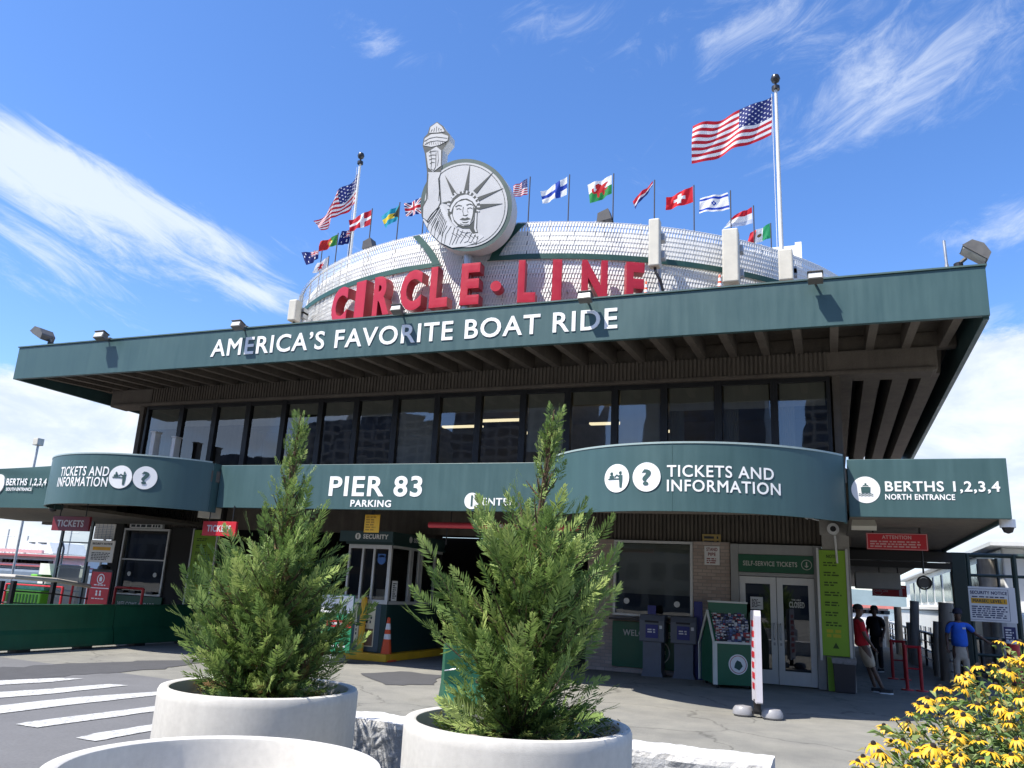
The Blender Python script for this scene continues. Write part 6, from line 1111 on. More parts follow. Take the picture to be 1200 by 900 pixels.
for k in range(7): x = 5.0+k*1.4; mb = MB(); mb.box(x, 25.44, 2.2, x+.9, 25.499, 3.2); mb.build('window', BWIN, T)
for k in range(6): x = 4.7+k*1.7; mb = MB(); mb.box(x, 24.43, .4, x+1.1, 24.499, 1.3); mb.build('window', BWIN, T)
mb = MB(); P = []; n = 24
for i in range(n+1): t = math.pi*i/n; P.append((9.5-4.2*math.cos(t), 3.56+.75*math.sin(t)))
mb = MB()
for i in range(n):
    (x0, z0), (x1, z1) = P[i], P[i+1]; mb.add([(x0, 27.5, z0), (x1, 27.5, z1), (x1, 40, z1), (x0, 40, z0)], [(0, 1, 2, 3)], i % 2)
mb.build('striped_awning', [BRED, BW], T)
T = thing('far_ferry', 'small white ferry with a coral roof far down the walkway', 'boat', (1.5, 72, -1.7)); z = lambda py: W(1030, py, 70)[2]; a, b = W(1008, 720, 70)[0], W(1054, 720, 70)[0]
mb = MB(); mb.box(a-4, 76, -1.8, b, 80, z(728)); mb.build('hull', BW, T); mb = MB(); mb.box(a-3, 76.2, z(728)+.001, b-.4, 79.6, z(713)); mb.build('deck_house', BW, T); mb = MB(); mb.box(a-3.4, 75.8, z(713)+.001, b, 80, z(709.5)); mb.build('roof', M('coral_roof', (.6, .2, .17), .5, .1), T)
for k in range(7): x = a-1+k*(b-a)/6; mb = MB(); mb.box(x, 76.14, z(720), x+.7, 76.199, z(715.5)); mb.build('window', BWIN, T)
# city across the street, behind the camera (seen in the windows' reflections)
def tower_mat(name, c0, c1, fw, fh):
    m, nt, N, L, b = nodes_of(name); tc = N.new('ShaderNodeTexCoord'); sp = N.new('ShaderNodeSeparateXYZ'); L.new(tc.outputs['Object'], sp.inputs[0]); cb = N.new('ShaderNodeCombineXYZ'); ad = N.new('ShaderNodeMath'); L.new(sp.outputs[0], ad.inputs[0]); L.new(sp.outputs[1], ad.inputs[1]); L.new(ad.outputs[0], cb.inputs[0]); L.new(sp.outputs[2], cb.inputs[1])
    br = N.new('ShaderNodeTexBrick'); br.offset = 0; L.new(cb.outputs[0], br.inputs['Vector']); br.inputs['Scale'].default_value = 1; br.inputs['Brick Width'].default_value = fw; br.inputs['Row Height'].default_value = fh; br.inputs['Mortar Size'].default_value = .55; br.inputs['Color1'].default_value = (*c0, 1); br.inputs['Color2'].default_value = (*[q*2.4 for q in c0], 1); br.inputs['Mortar'].default_value = (*c1, 1); L.new(br.outputs[0], b.inputs['Base Color']); b.inputs['Roughness'].default_value = .4; return m
rg = random.Random(5)
for i in range(9):
    x = -175+i*40; h = (16, 12, 19, 14, 11, 17, 13, 20, 15)[i]; mb = MB(); mb.box(x-19.6, -92, 0, x+19.6, -70, h); mb.box(x-19.7, -69.9, h-.8, x+19.7, -69.5, h+.3); mb.box(x-6, -85, h+.01, x-1, -80, h+3); o = mb.build('street_building', tower_mat('street_wall', (.03, .035, .05), [(.2, .12, .09), (.26, .22, .18), (.16, .15, .15)][i % 3], 3.1, 3.3), base=(x, -81, 0)); tag(o, ('first', 'second', 'third', 'fourth', 'fifth', 'sixth', 'seventh', 'eighth', 'ninth')[i]+' low building from the left in the row across the street', 'building', 'low buildings across the street')
rg = random.Random(21)
for i, (x, y, w, d, h, c) in enumerate(((-95, -210, 46, 30, 92, (.26, .25, .25)), (-38, -235, 40, 30, 120, (.10, .13, .18)), (12, -200, 36, 30, 66, (.34, .3, .26)), (58, -240, 44, 30, 110, (.12, .14, .17)), (115, -215, 50, 30, 70, (.3, .27, .24)), (-160, -220, 60, 30, 60, (.32, .29, .27)), (185, -230, 60, 30, 90, (.2, .2, .22)))):
    mb = MB(); mb.box(x-w/2, y-d, 0, x+w/2, y, h); mb.box(x-w*.2, y-d*.7, h+.01, x+w*.2, y-d*.2, h+5); o = mb.build('apartment_tower', tower_mat('tower_wall', (.03, .04, .06), c, 4.2, 3.4), base=(x, y-d/2, 0)); tag(o, ('tan', 'slate blue', 'brick', 'dark grey', 'sandy', 'pale grey', 'mid grey')[i]+' apartment tower across the street, mirrored in the windows', 'building')
# ================================================================== PLANTERS
def planter_mat():
    m = M('cast_concrete', (.53, .51, .465), .8, .16, 1.1, .08, 150, fine=.3, streak=.5); return m
PLM = planter_mat(); SOIL = M('bark_soil', (.035, .026, .02), .95, .4, 12, .9, 45, fine=.5)
def planter(c, r, h, label, soil=True):
    T = thing('round_planter', label, 'planter', (c[0], c[1], 0)); mb = MB(); w = .085
    mb.lathe([(r-.03, 0), (r-.005, .05), (r, h-.07), (r, h-.03), (r-.012, h-.004), (r-.03, h), (r-w+.02, h), (r-w+.005, h-.008), (r-w, h-.03), (r-w-.02, h-.45), (.02, h-.46)], (c[0], c[1], 0), 96); mb.build('pot', PLM, T, smooth=True)
    if soil:
        mb = MB(); V = [(c[0], c[1], h-.10)]; F_ = []; nr, na = 9, 48
        for i in range(1, nr+1):
            for j in range(na): a = 2*math.pi*j/na; rr = (r-w-.006)*i/nr; V.append((c[0]+rr*math.cos(a), c[1]+rr*math.sin(a), h-.10-.03*i/nr+.05*mnoise.noise(Vector((rr*7*math.cos(a), rr*7*math.sin(a), c[0])))))
        F_ = [(0, 1+j, 1+(j+1) % na) for j in range(na)]+[(1+(i-1)*na+j, 1+i*na+j, 1+i*na+(j+1) % na, 1+(i-1)*na+(j+1) % na) for i in range(1, nr) for j in range(na)]
        mb.add(V, F_); mb.build('soil', SOIL, T, smooth=True)
    return T
PH = .80; PLc, PRc, PFc = (-4.34, 5.71), (-2.02, 5.45), (-2.69, 3.30)
planter(PLc, .775, PH, 'round concrete planter holding the left evergreen tree'); planter(PRc, .765, PH, 'round concrete planter holding the right evergreen tree'); planter(PFc, .755, PH, 'empty round concrete planter nearest the camera at bottom left', soil=False)
# ================================================================== EVERGREEN TREES
FOL = attr_mat('evergreen_foliage', .62, .30, spec=.35)
BARK = M('brown_bark', (.12, .075, .045), .9, .3, 14, .6, 60)
def evergreen(c, prof, H, lean, seed, label):
    rg = np.random.default_rng(seed); zb = PH-.12; T = thing('evergreen_tree', label, 'tree', (c[0], c[1], zb)); base = np.array((c[0], c[1], zb))
    hs = np.array([p[0] for p in prof]); rs = np.array([p[1] for p in prof])
    trunk = lambda h: base+np.array((lean[0]*(h/H)**1.5, lean[1]*(h/H)**1.5, h))
    Q = []; C = []; wood = MB(); wood.tube([trunk(H*k/14) for k in range(15)], [.04*(1-k/14)**.8+.005 for k in range(15)], 8)
    nb = 300; ga = 2.39996
    lump = rg.uniform(-1, 1, 8)
    for b in range(nb):
        t = (b+.5)/nb; th = H*(1-(1-t)**.80)*.985; az = b*ga+rg.normal(0, .25)
        gap = mnoise.noise(Vector((math.cos(az)*1.6+seed, math.sin(az)*1.6, th*2.6)))
        if gap < -.16 and .25 < th < H*.85: continue
        R = np.interp(th, hs, rs); amp = (1+.35*gap)*rg.uniform(.72, 1.12) if rg.random() > .16 else rg.uniform(1.12, 1.42)
        amp = min(amp, 1.0) if th < .42 else amp; R = max(.03, R*.80*amp*(1+.12*math.sin(az*3+lump[0]*3+th*2)+.1*math.sin(az*2+th*5+lump[1]*3)))
        e = rad(np.interp(th/H, [0, .3, .7, 1], [28, 40, 52, 72])+rg.normal(0, 7)); rise = min(R*math.tan(e), th*.85+.05); out = np.array((math.cos(az), math.sin(az), 0)); h0 = max(.02, th-rise)
        p0 = trunk(h0); p1 = trunk(h0)+out*R+np.array((0, 0, th-h0)); p1 = p1+(trunk(th)-trunk(h0))*np.array((1, 1, 0)); sag = rg.uniform(0, .10)*R
        def P(s): return p0+(p1-p0)*s+np.array((0, 0, -4*sag*s*(1-s)*.6))
        L = np.linalg.norm(p1-p0)
        if L > .12: wood.tube([P(s) for s in (0, .35, .7, .97)], [.009, .007, .005, .002], 5, 0, False)
        s0 = .18 if L > .3 else .05; ns = max(3, int(L*(1-s0)/.05)); clump = rg.normal(0, .2)
        for k in range(ns+1):
            s = s0+(1-s0)*k/ns; p = P(s)+rg.normal(0, .008, 3); bd = (P(min(1, s+.05))-P(s-.05)); bd /= np.linalg.norm(bd)
            lat = np.cross(bd, (0, 0, 1.)); lat /= np.linalg.norm(lat)+1e-6; upv = np.cross(lat, bd); phi = rg.uniform(0, 2*math.pi)
            if k == ns: d = bd+rg.normal(0, .08, 3); SL = rg.uniform(.16, .28)*np.clip(R/.3, .5, 1)
            else: d = bd*rg.uniform(.7, 1.1)+(lat*math.cos(phi)+upv*math.sin(phi))*rg.uniform(.45, .85)+np.array((0, 0, .18)); SL = rg.uniform(.12, .25)*(1.15-.35*s)*np.clip(R/.33, .45, 1)*.92
            d /= np.linalg.norm(d); nrm = np.cross(d, rg.normal(0, 1, 3)+np.array((0, 0, 1.2))); nrm /= np.linalg.norm(nrm); nn = np.cross(nrm, d)       # nrm: side direction in the spray's plane, nn: its normal
            nsh = int(SL/.0098); u = (np.arange(nsh)+.5)/nsh; sgn = np.where(np.arange(nsh) % 2 == 0, 1., -1.)
            org = p+np.outer(u*SL, d)+np.outer(u**2*SL*.12, nn); ll = SL*(.40*(1-u)**.75+.10)*rg.uniform(.75, 1.2, nsh); ang = np.radians(np.interp(u, [0, 1], [52, 22])+rg.normal(0, 6, nsh))
            dirs = np.cos(ang)[:, None]*d+(np.sin(ang)*sgn)[:, None]*nrm+rg.normal(0, .10, (nsh, 1))*nn; side = np.cross(dirs, nn); wd = rg.uniform(.0042, .0068, nsh)*(1+.4*(SL > .16))
            # tip blade along the stem
            org = np.vstack([org, p+d*SL*.55]); dirs = np.vstack([dirs, d]); side = np.vstack([side, nrm]); ll = np.append(ll, SL*.55); wd = np.append(wd, .006); u = np.append(u, 1)
            bend = np.array((0, 0, 1.))*0.06
            a0 = org; a1 = org+dirs*(ll*.45)[:, None]+side*wd[:, None]; a2 = org+dirs*ll[:, None]+bend*ll[:, None]; a3 = org+dirs*(ll*.45)[:, None]-side*wd[:, None]
            Q.append(np.stack([a0, a1, a2, a3], 1))
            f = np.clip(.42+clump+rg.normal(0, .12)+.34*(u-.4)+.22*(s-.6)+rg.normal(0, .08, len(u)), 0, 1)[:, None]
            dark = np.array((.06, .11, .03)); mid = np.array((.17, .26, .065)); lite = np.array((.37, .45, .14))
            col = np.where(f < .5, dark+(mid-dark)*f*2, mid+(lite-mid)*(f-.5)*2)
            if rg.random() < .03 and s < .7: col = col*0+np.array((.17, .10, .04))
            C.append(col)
    Q = np.concatenate(Q); C = np.concatenate(C); n = len(Q); me = bpy.data.meshes.new('crown'); V = (Q.reshape(-1, 3)-base).astype(np.float32)
    me.vertices.add(n*4); me.vertices.foreach_set('co', V.ravel()); me.loops.add(n*4); me.loops.foreach_set('vertex_index', np.arange(n*4, dtype=np.int32)); me.polygons.add(n); me.polygons.foreach_set('loop_start', np.arange(0, n*4, 4, dtype=np.int32)); me.update(calc_edges=True)
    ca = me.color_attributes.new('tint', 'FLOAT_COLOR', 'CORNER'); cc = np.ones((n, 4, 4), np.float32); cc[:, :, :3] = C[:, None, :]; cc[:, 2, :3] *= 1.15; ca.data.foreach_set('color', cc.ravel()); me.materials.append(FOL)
    o = bpy.data.objects.new('crown', me); COL.objects.link(o); o.parent = T; ORG[o.name] = base
    wood.build('trunk', BARK, T, smooth=True); print('crown', n)
evergreen(PLc, [(0, .48), (.15, .58), (.35, .65), (.62, .63), (.95, .50), (1.25, .38), (1.5, .24), (1.75, .13), (2.0, .06), (2.29, .03)], 2.29, (.28, -.28), 7, 'bushy evergreen tree with an upright tip in the left planter')
evergreen((PRc[0]+.0, PRc[1]), [(0, .40), (.15, .50), (.35, .56), (.65, .60), (.95, .59), (1.2, .49), (1.45, .34), (1.65, .19), (1.8, .11), (1.95, .06), (2.2, .03)], 2.20, (.27, -.28), 23, 'bushy evergreen tree with a curling tip in the right planter')
GR = attr_mat('weed_leaf', .6, .3)
def weed(c, z, h, n, seed, label, cols):
    rg = random.Random(seed); mb = MB(); cc = []
    for i in range(n):
        a = rg.uniform(0, 6.28); L = h*rg.uniform(.5, 1); b = (c[0]+rg.uniform(-.06, .06), c[1]+rg.uniform(-.05, .05), z); d = (math.cos(a)*rg.uniform(.2, .9), math.sin(a)*rg.uniform(.2, .9)); col = rg.choice(cols)
        for k in range(7):
            t = k/7; p = np.array((b[0]+d[0]*L*t, b[1]+d[1]*L*t, b[2]+L*(t-.25*t*t))); w = rg.uniform(.006, .011); q = rg.uniform(0, 6.28); l = np.array((math.cos(q), math.sin(q), rg.uniform(0, .8)))*rg.uniform(.02, .04); s = np.cross(l, (0, 0, 1.)); s = s/np.linalg.norm(s)*w
            mb.add([p, p+l*.5+s, p+l, p+l*.5-s], [(0, 1, 2, 3)]); cc.append(col)
    o = mb.build('weed', GR, base=(c[0], c[1], z)); ca = o.data.color_attributes.new('tint', 'FLOAT_COLOR', 'CORNER'); ca.data.foreach_set('color', [v for c_ in cc for _ in range(4) for v in (*c_, 1)]); tag(o, label, 'weed')
GC = [(.12, .16, .04), (.2, .2, .06), (.16, .12, .05)]; BC = [(.3, .2, .08), (.25, .14, .06), (.15, .15, .05)]
weed((PRc[0]+.60, PRc[1]-.05), PH-.1, .26, 26, 1, 'straggly green weed leaning over the right rim of the right planter', GC); weed((PRc[0]-.55, PRc[1]+.1), PH-.12, .16, 22, 2, 'low green weed at the left inside rim of the right planter', GC)
weed((PLc[0]-.6, PLc[1]+.02), PH-.1, .14, 16, 3, 'dry brown sprig on the left rim of the left planter', BC); weed((PLc[0]+.58, PLc[1]-.02), PH-.12, .24, 24, 4, 'dry brown weed at the right inside rim of the left planter', BC); weed((PRc[0]+.42, PRc[1]-.30), PH-.12, .2, 18, 5, 'dry grassy weed on the soil right of the right tree', [(.16, .13, .06), (.12, .14, .05)])
mb = MB(); 
for k in range(10):
    pass
mb.lathe([(.01, 0), (.09, .01), (.105, .04), (.07, .075), (.02, .085)], (PRc[0]-.12, PRc[1]-.50, PH-.12), 10); mb.v = [(x+.02*mnoise.noise(Vector((x*9, y*9, z*9))), y+.02*mnoise.noise(Vector((x*9, y*9, z*9+5))), z) for x, y, z in mb.v]; tag(mb.build('stone', M('tan_stone', (.27, .22, .18), .9, .3, 9, .5), base=(PRc[0]-.12, PRc[1]-.5, PH-.12), smooth=True), 'tan stone on the soil at the front of the right planter', 'stone')
# ================================================================== YELLOW FLOWERS
FPc = (1.12, 3.55); FPz = .72
T = planter((FPc[0]+.1, FPc[1]), .80, PH-.02, 'round concrete planter under the yellow flowers at the right edge')
PET = M('yellow_petal', (.66, .37, .010), .55, .18, 30); CEN = M('dark_cone', (.022, .012, .008), .8, .3, 60, .8, 200); STEMM = M('flower_stem', (.09, .14, .035), .6, .2, 9)
def petals_mesh(seed, n=13, droop=.5):
    rg = random.Random(seed); mb = MB()
    for i in range(n):
        a = 2*math.pi*i/n+rg.uniform(-.12, .12); L = rg.uniform(.022, .034); w = rg.uniform(.0042, .006); dr = droop+rg.uniform(-.25, .25); tw = rg.uniform(-.3, .3); c, s = math.cos(a), math.sin(a); V = []
        for k, (t, ww) in enumerate(((.0, .5), (.35, 1), (.7, .95), (1, .25))):
            r = .006+L*t; z = .004-dr*L*t*t+.002*math.sin(t*3)
            for sg in (-1, 1): V.append((r*c-sg*w*ww*s, r*s+sg*w*ww*c, z+sg*tw*w*ww*.6-(.0015 if sg else 0)))
        mb.add(V, [(2*k, 2*k+2, 2*k+3, 2*k+1) for k in range(3)])
    return mb
rg = random.Random(77); protos = []
for k in range(4):
    root = thing('yellow_coneflower', 'yellow daisy-like coneflower with a dark brown centre on a tall stem in the corner clump', 'flower', (0, 0, 0), 'yellow coneflowers in the corner clump')
    petals_mesh(k, 11+k, (.35, .6, .8, .5)[k]).build('petals', PET, root, smooth=True)
    mb = MB(); mb.lathe([(.008, .0), (.0095, .004), (.008, .010), (.004, .0135), (.0005, .0145)], (0, 0, 0), 12); mb.build('flower_centre', CEN, root, smooth=True)
    mb = MB(); mb.tube([(0, 0, 0), (.01, .004, .5), (0, 0, 1)], .0024, 5); mb.build('stem', STEMM, root); protos.append(root)
pts = []; xs_ = [1000, 1015, 1040, 1075, 1110, 1140, 1165, 1200, 1260]; ys_ = [900, 880, 845, 822, 800, 785, 772, 768, 750]
forced = [(1036, 851), (1012, 888), (1076, 826), (1172, 752), (1195, 753), (1064, 848), (1044, 869), (1100, 838), (1124, 792), (1112, 808), (1146, 781), (1173, 862)]
pts = list(forced); tries = 0
while len(pts) < 120 and tries < 9000:
    tries += 1; x = rg.uniform(1004, 1235); yt = np.interp(x, xs_, ys_); y = yt+rg.random()**1.35*(925-yt)
    if all((x-a)**2+((y-b)*1.25)**2 > 95 for a, b in pts): pts.append((x, y))
used = [0]*4; FL = []
for (px, py) in pts:
    Yd = 4.15-(py-750)/150*1.15+rg.uniform(-.25, .25); p = W(px, py, Yd)
    ang = rg.uniform(0, 6.28); rr = .62*math.sqrt(rg.random()); sx = FPc[0]+rr*math.cos(ang); sy = FPc[1]+rr*math.sin(ang); sx += (np.clip(p[0], FPc[0]-.6, FPc[0]+.6)-sx)*.8; sy += (np.clip(p[1], FPc[1]-.6, FPc[1]+.6)-sy)*.8
    q = rg.randrange(4)
    if used[q] == 0: o = protos[q]
    else: o = copy_tree(protos[q])
    used[q] += 1; o.location = (sx, sy, FPz); off = Vector((p[0]-sx, p[1]-sy, p[2]-FPz)); sc = rg.choice((.5, .68, .76, .82, .88, .94, 1.0)); tilt = Vector((rg.uniform(-.35, .35), rg.uniform(-.55, .15), 1)).normalized(); rot = tilt.to_track_quat('Z', 'Y')
    for ch in o.children:
        nm = ch.name.split('.')[0]
        if nm == 'stem': ch.rotation_mode = 'QUATERNION'; ch.rotation_quaternion = off.to_track_quat('Z', 'Y'); ch.scale = (1, 1, off.length)
        else: ch.location = off; ch.rotation_mode = 'QUATERNION'; ch.rotation_quaternion = rot; ch.scale = (sc, sc, sc)
    FL.append((np.array((sx, sy, FPz)), p))
mb = MB(); cc = []
for a, b in FL:
    for k in range(44):
        t = rg.uniform(.15, .97)**.8; p = a+(b-a)*t+np.array((rg.uniform(-.05, .05), rg.uniform(-.05, .05), 0)); q = rg.uniform(0, 6.28); L = rg.uniform(.05, .11)*(1.15-.5*t); l = np.array((math.cos(q), math.sin(q), rg.uniform(-.1, .9))); l = l/np.linalg.norm(l)*L; s = np.cross(l, (0, 0, 1.)); s = s/np.linalg.norm(s)*rg.uniform(.007, .014)
        m_ = p+l*.5+np.array((0, 0, .006)); mb.add([p, m_+s, p+l-np.array((0, 0, L*.2)), m_-s], [(0, 1, 2, 3)]); cc.append(rg.choice([(.14, .23, .06), (.19, .28, .09), (.10, .17, .045), (.24, .30, .11), (.28, .25, .09)]))
o = mb.build('flower_foliage', GR); ca = o.data.color_attributes.new('tint', 'FLOAT_COLOR', 'CORNER'); ca.data.foreach_set('color', [v for c_ in cc for _ in range(4) for v in (*c_, 1)]); tag(o, 'leafy green stems under the yellow flowers', 'leaves', kind='stuff')
# ================================================================== PEOPLE
def skin_mesh(name, V, E, R, mat, parent, xf, sub=1):
    me = bpy.data.meshes.new(name); me.from_pydata([tuple(v) for v in V], E, []); ob = bpy.data.objects.new(name, me); COL.objects.link(ob); md = ob.modifiers.new('skin', 'SKIN'); md.use_smooth_shade = True; md.branch_smoothing = .3
    if not me.skin_vertices: 
        import bmesh as bm_; b = bm_.new(); b.from_mesh(me); b.verts.layers.skin.verify(); b.to_mesh(me); b.free()
    for i, r in enumerate(R): me.skin_vertices[0].data[i].radius = r if isinstance(r, tuple) else (r, r); me.skin_vertices[0].data[i].use_root = (i == 0)
    sb = ob.modifiers.new('sub', 'SUBSURF'); sb.levels = sub; sb.render_levels = sub; bpy.context.view_layer.update(); dg = bpy.context.evaluated_depsgraph_get(); out = bpy.data.meshes.new_from_object(ob.evaluated_get(dg)); bpy.data.objects.remove(ob); bpy.data.meshes.remove(me)
    out.name = name; out.materials.clear(); out.materials.append(mat); out.transform(xf); out.polygons.foreach_set('use_smooth', [True]*len(out.polygons)); o = bpy.data.objects.new(name, out); COL.objects.link(o); o.parent = parent; return o
def chain(*parts):
    """parts: lists of (pos, radius) that start from a named joint"""
    V, E, R, ix = [], [], [], {}
    for start, pts, names in parts:
        prev = ix.get(start)
        for k, (p, r) in enumerate(pts):
            V.append(p); R.append(r); i = len(V)-1
            if prev is not None: E.append((prev, i))
            prev = i
            if names and k < len(names) and names[k]: ix[names[k]] = i
    return V, E, R
def hand(wr, el):
    w, e = np.array(wr), np.array(el); d = (w-e)/np.linalg.norm(w-e); s = np.cross(d, (0, 1., .1)); s /= np.linalg.norm(s); n = np.cross(s, d); o = []
    palm = w+d*.05; o.append((palm, .028))
    fing = []
    for k, L in zip((-1.5, -.5, .5, 1.5), (.06, .075, .07, .05)): b = w+d*.085+s*k*.019; fing.append([(b, .0105), (b+d*L*.55+n*.008, .0095), (b+d*L+n*.03, .008)])
    th = [(w+d*.03+s*.03, .013), (w+d*.06+s*.055+n*.012, .010), (w+d*.085+s*.058+n*.025, .009)]
    return palm, fing, th
def person(label, base, heading, J, skin, shirt, trouser, shoe, hair, short=False, cap=None, sole=None, logo=False):
    T = thing('person', label, 'person', base); xf = Matrix.Rotation(heading, 4, 'Z'); P = {k: np.array(v, float) for k, v in J.items()}; P['head'] = P['head']-np.array((0, 0, .025)); P['neck'] = P['neck']-np.array((0, 0, .01))
    mid = lambda a, b, t=.5: P[a]+(P[b]-P[a])*t
    parts = [(None, [(P['hip'], (.14, .10)), (P['waist'], (.135, .095)), (P['chest'], (.16, .11)), (P['neck']-np.array((0, 0, .06)), (.09, .07)), (P['neck'], .052)], ['hip', 'waist', 'chest', 'base', 'neck']), ('neck', [(P['head']-np.array((0, -.01, .07)), (.068, .075)), (P['head'], (.078, .095)), (P['head']+np.array((0, -.005, .075)), (.062, .08)), (P['head']+np.array((0, -.005, .108)), (.03, .04))], ['jaw', 'head'])]
    for s in 'LR':
        parts.append(('base', [(P['sh'+s], .062), (mid('sh'+s, 'el'+s), .048), (P['el'+s], .042), (mid('el'+s, 'wr'+s, .4), .04), (P['wr'+s], .028)], [None, None, None, None, 'wr'+s])); pm, fg, th = hand(P['wr'+s], P['el'+s]); parts.append(('wr'+s, [(pm, .03)], ['pm'+s]))
        for f in fg: parts.append(('pm'+s, f, None))
        parts.append(('wr'+s, th, None)); parts.append(('hip', [(P['th'+s], .088), (mid('th'+s, 'kn'+s), .075), (P['kn'+s], .055), (mid('kn'+s, 'an'+s, .35), .054), (P['an'+s], .036)], None))
    V, E, R = chain(*parts); skin_mesh('body', V, E, R, skin, T, xf)
    ps = [(None, [(P['waist']-np.array((0, 0, .18)), (.20, .165)), (P['waist']-np.array((0, 0, .06)), (.195, .158)), (P['waist']+np.array((0, .012, .05)), (.193, .16)), (P['chest'], (.20, .15)), (P['neck']-np.array((0, 0, .055)), (.11, .085)), (P['neck']-np.array((0, 0, .015)), .066)], [None, None, None, None, 'b'])]
    for s in 'LR': ps.append(('b', [(P['sh'+s]-np.array((0, 0, .015)), .076), (mid('sh'+s, 'el'+s, .5), .068), (mid('sh'+s, 'el'+s, .85), .064)], None))
    V, E, R = chain(*ps); skin_mesh('shirt', V, E, R, shirt, T, xf)
    pt = [(None, [(P['hip']+np.array((0, 0, .14)), (.165, .125)), (P['hip']+np.array((0, 0, .0)), (.168, .126)), (P['hip']-np.array((0, 0, .10)), (.16, .12))], [None, None, 'h'])]
    for s in 'LR':
        if short: leg = [(P['th'+s]-np.array((0, 0, .03)), .105), (mid('th'+s, 'kn'+s, .6), .098), (mid('th'+s, 'kn'+s, 1.04), .092)]
        else: leg = [(P['th'+s]-np.array((0, 0, .03)), .102), (mid('th'+s, 'kn'+s, .55), .09), (P['kn'+s], .075), (mid('kn'+s, 'an'+s, .5), .07), (mid('kn'+s, 'an'+s, 1.0), .062)]
        pt.append(('h', leg[1:] if True else leg, None))
    V, E, R = chain(*pt); skin_mesh('shorts' if short else 'trousers', V, E, R, trouser, T, xf)
    for s in 'LR':
        a = P['an'+s]; f = np.array(J.get('ft'+s, (0, 1, 0)), float); f /= np.linalg.norm(f); r = np.array((f[1], -f[0], 0)); mb = MB(); out = [(-.035, -.07), (.035, -.07), (.045, .05), (.048, .13), (.02, .19), (-.02, .19), (-.046, .13), (-.042, .05)]
        b = a*np.array((1, 1, 0)); F = (b+np.array((0, 0, a[2]-.085)), r, f, np.array((0, 0, 1.))); mb.prism([(x*1.04, y*1.03) for x, y in out], F, 0, .022, 1)
        k0 = len(mb.v); mb.prism(out, F, .0221, .085, 0); mb.v = [tuple((xf @ Vector(q))+Vector(base)) for q in mb.v]; mb.build('shoe', [shoe, sole or shoe], T, bevel=.012)
    mb = MB(); hc = P['head']+np.array((0, -.012, .028))
    if hair: 
        mb.lathe([(.088, 0), (.092, .03), (.084, .07), (.055, .1), (.01, .112)], (0, 0, 0), 16); mb.v = [tuple((xf @ Vector((hc[0]+x, hc[1]+y*1.14-.008, hc[2]+z)))+Vector(base)) for x, y, z in mb.v]; mb.build('hair', hair, T, smooth=True)
    if cap:
        mb = MB(); mb.lathe([(.096, .0), (.1, .03), (.09, .085), (.05, .118), (.01, .125)], (0, 0, 0), 18); mb.v = [(x, y*1.14, z) for x, y, z in mb.v]; mb.prism([(-.08, .07), (.08, .07), (.075, .16), (.04, .2), (-.04, .2), (-.075, .16)], (np.zeros(3), np.array((1., 0, 0)), np.array((0, 1., 0)), np.array((0, 0, 1.))), .0, .014)
        hr = rad(J.get('turn', 0)); mb.v = [tuple((xf @ Vector((hc[0]+x*math.cos(hr)-y*math.sin(hr), hc[1]+x*math.sin(hr)+y*math.cos(hr), hc[2]+z+.012)))+Vector(base)) for x, y, z in mb.v]; mb.build('cap', cap, T, smooth=True)
    mb = MB(); hr = rad(J.get('turn', 0)); h = P['head']
    mb.prism([(-.012, -.02), (.012, -.02), (.006, .025), (-.006, .025)], (np.array((0, .085, -.01)), np.array((1., 0, 0)), np.array((0, 0, 1.)), np.array((0, 1., 0))), 0, .028); 
    for sx in (-1, 1): mb.lathe([(.012, -.02), (.016, 0), (.010, .025)], (sx*.078, .0, -.01), 8)
    for sx in (-.032, .032): mb.lathe([(.003, -.007), (.009, 0), (.003, .007)], (sx, .086, .02), 8, 1)
    mb.prism([(-.025, -.004), (.025, -.004), (.02, .004), (-.02, .004)], (np.array((0, .085, -.055)), np.array((1., 0, 0)), np.array((0, 0, 1.)), np.array((0, 1., 0))), 0, .004, 1)
    mb.v = [tuple((xf @ Vector((h[0]+x*math.cos(hr)-y*math.sin(hr), h[1]+x*math.sin(hr)+y*math.cos(hr), h[2]+z)))+Vector(base)) for x, y, z in mb.v]; mb.build('face', [skin, BLACK], T, smooth=True)
    if logo: mb = MB(); c = P['chest']+np.array((-.08, .142, .05)); mb.box(c[0]-.035, c[1], c[2]-.02, c[0]+.035, c[1]+.006, c[2]+.02); mb.v = [tuple((xf @ Vector(q))+Vector(base)) for q in mb.v]; mb.build('chest_print', WHITE, T)
    return T
SKIN = M('dark_brown_skin', (.13, .072, .048), .5, .1, 8); HAIR = M('black_hair', (.008, .007, .007), .7, .2, 40, .5, 120); CLB = M('black_cloth', (.012, .012, .014), .85, .2, 8)
p = G(1129, 807)
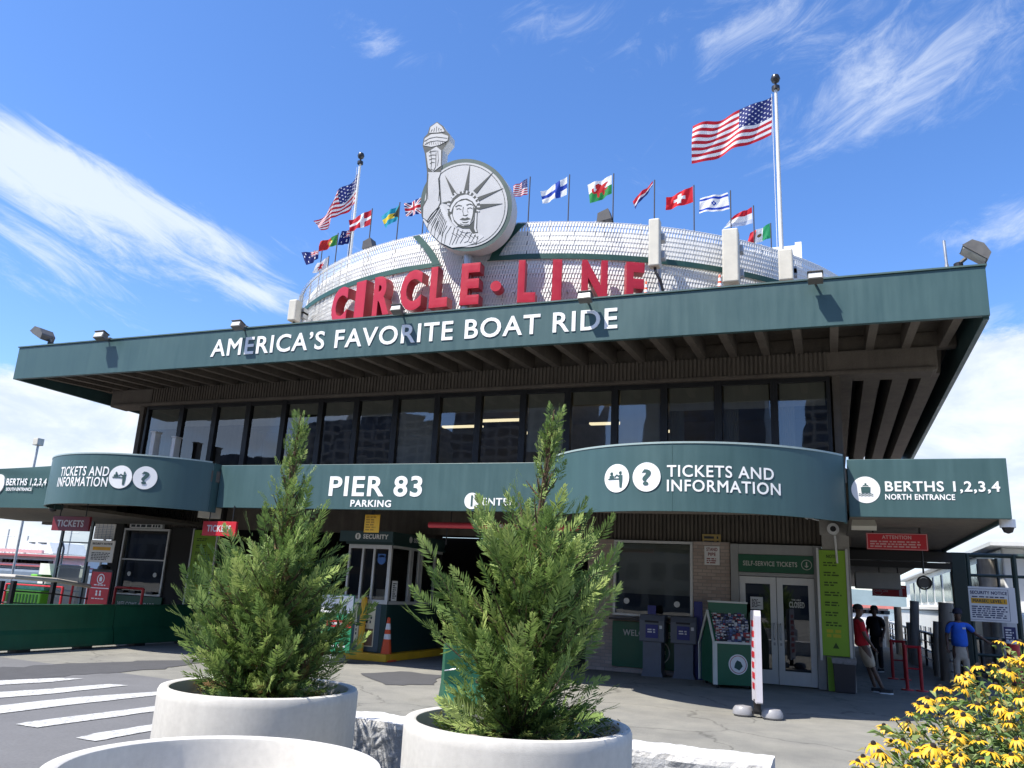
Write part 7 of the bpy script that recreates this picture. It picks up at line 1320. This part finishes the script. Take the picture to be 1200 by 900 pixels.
person('man in a bright blue polo and khaki trousers leaning an arm on the rail', tuple(p), rad(188), dict(hip=(0, 0, .93), waist=(0, 0, 1.06), chest=(0, .01, 1.28), neck=(0, .01, 1.5), head=(0, .035, 1.64), shL=(-.19, 0, 1.42), elL=(-.36, -.04, 1.22), wrL=(-.57, -.02, 1.08), shR=(.19, 0, 1.42), elR=(.255, -.03, 1.14), wrR=(.27, .06, .90), thL=(-.1, 0, .86), knL=(-.10, .03, .48), anL=(-.11, -.01, .085), thR=(.1, 0, .86), knR=(.11, .05, .48), anR=(.13, .05, .085), ftL=(-.25, 1, 0), ftR=(.3, 1, 0), turn=-55),
       SKIN, M('blue_polo', (.025, .14, .68), .8, .12, 6, .3, 25), M('khaki_cloth', (.48, .41, .32), .85, .15, 7, .4, 22), M('brown_shoe', (.09, .06, .04), .6, .2), HAIR, False, M('navy_cap', (.02, .02, .04), .8, .1), None, True)
p = G(1021, 812)
person('man in a red shirt and tan shorts leaning on the wall beside the bin', (p[0], p[1]+.1, 0), rad(-75), dict(hip=(0, -.10, .92), waist=(0, -.13, 1.05), chest=(0, -.17, 1.27), neck=(0, -.19, 1.48), head=(0, -.15, 1.63), shL=(-.19, -.18, 1.41), elL=(-.24, -.16, 1.13), wrL=(-.2, .0, .93), shR=(.19, -.18, 1.41), elR=(.25, -.14, 1.13), wrR=(.22, .02, .90), thL=(-.1, -.09, .86), knL=(-.11, .02, .48), anL=(-.11, .12, .085), thR=(.1, -.09, .86), knR=(.11, .03, .48), anR=(.12, .2, .085), turn=0),
       SKIN, M('red_shirt', (.62, .02, .035), .8, .12, 6, .3, 25), M('tan_shorts', (.55, .45, .32), .85, .12, 7, .3, 22), BLACK, HAIR, True, None, WHITE)
p = G(1029, 787)
person('man dressed all in black standing in the covered walkway', tuple(p), rad(150), dict(hip=(0, 0, .92), waist=(0, 0, 1.05), chest=(0, 0, 1.27), neck=(0, .01, 1.48), head=(0, .03, 1.62), shL=(-.19, 0, 1.41), elL=(-.24, -.02, 1.13), wrL=(-.22, .08, .9), shR=(.19, 0, 1.41), elR=(.24, -.02, 1.13), wrR=(.22, .08, .9), thL=(-.1, 0, .86), knL=(-.1, .02, .48), anL=(-.11, 0, .085), thR=(.1, 0, .86), knR=(.1, .02, .48), anR=(.11, -.02, .085)),
       SKIN, CLB, M('black_trousers', (.015, .015, .017), .85, .15), BLACK, HAIR, False, M('black_cap', (.012, .012, .012), .8, .1), WHITE)
print('objects', len(bpy.data.objects))
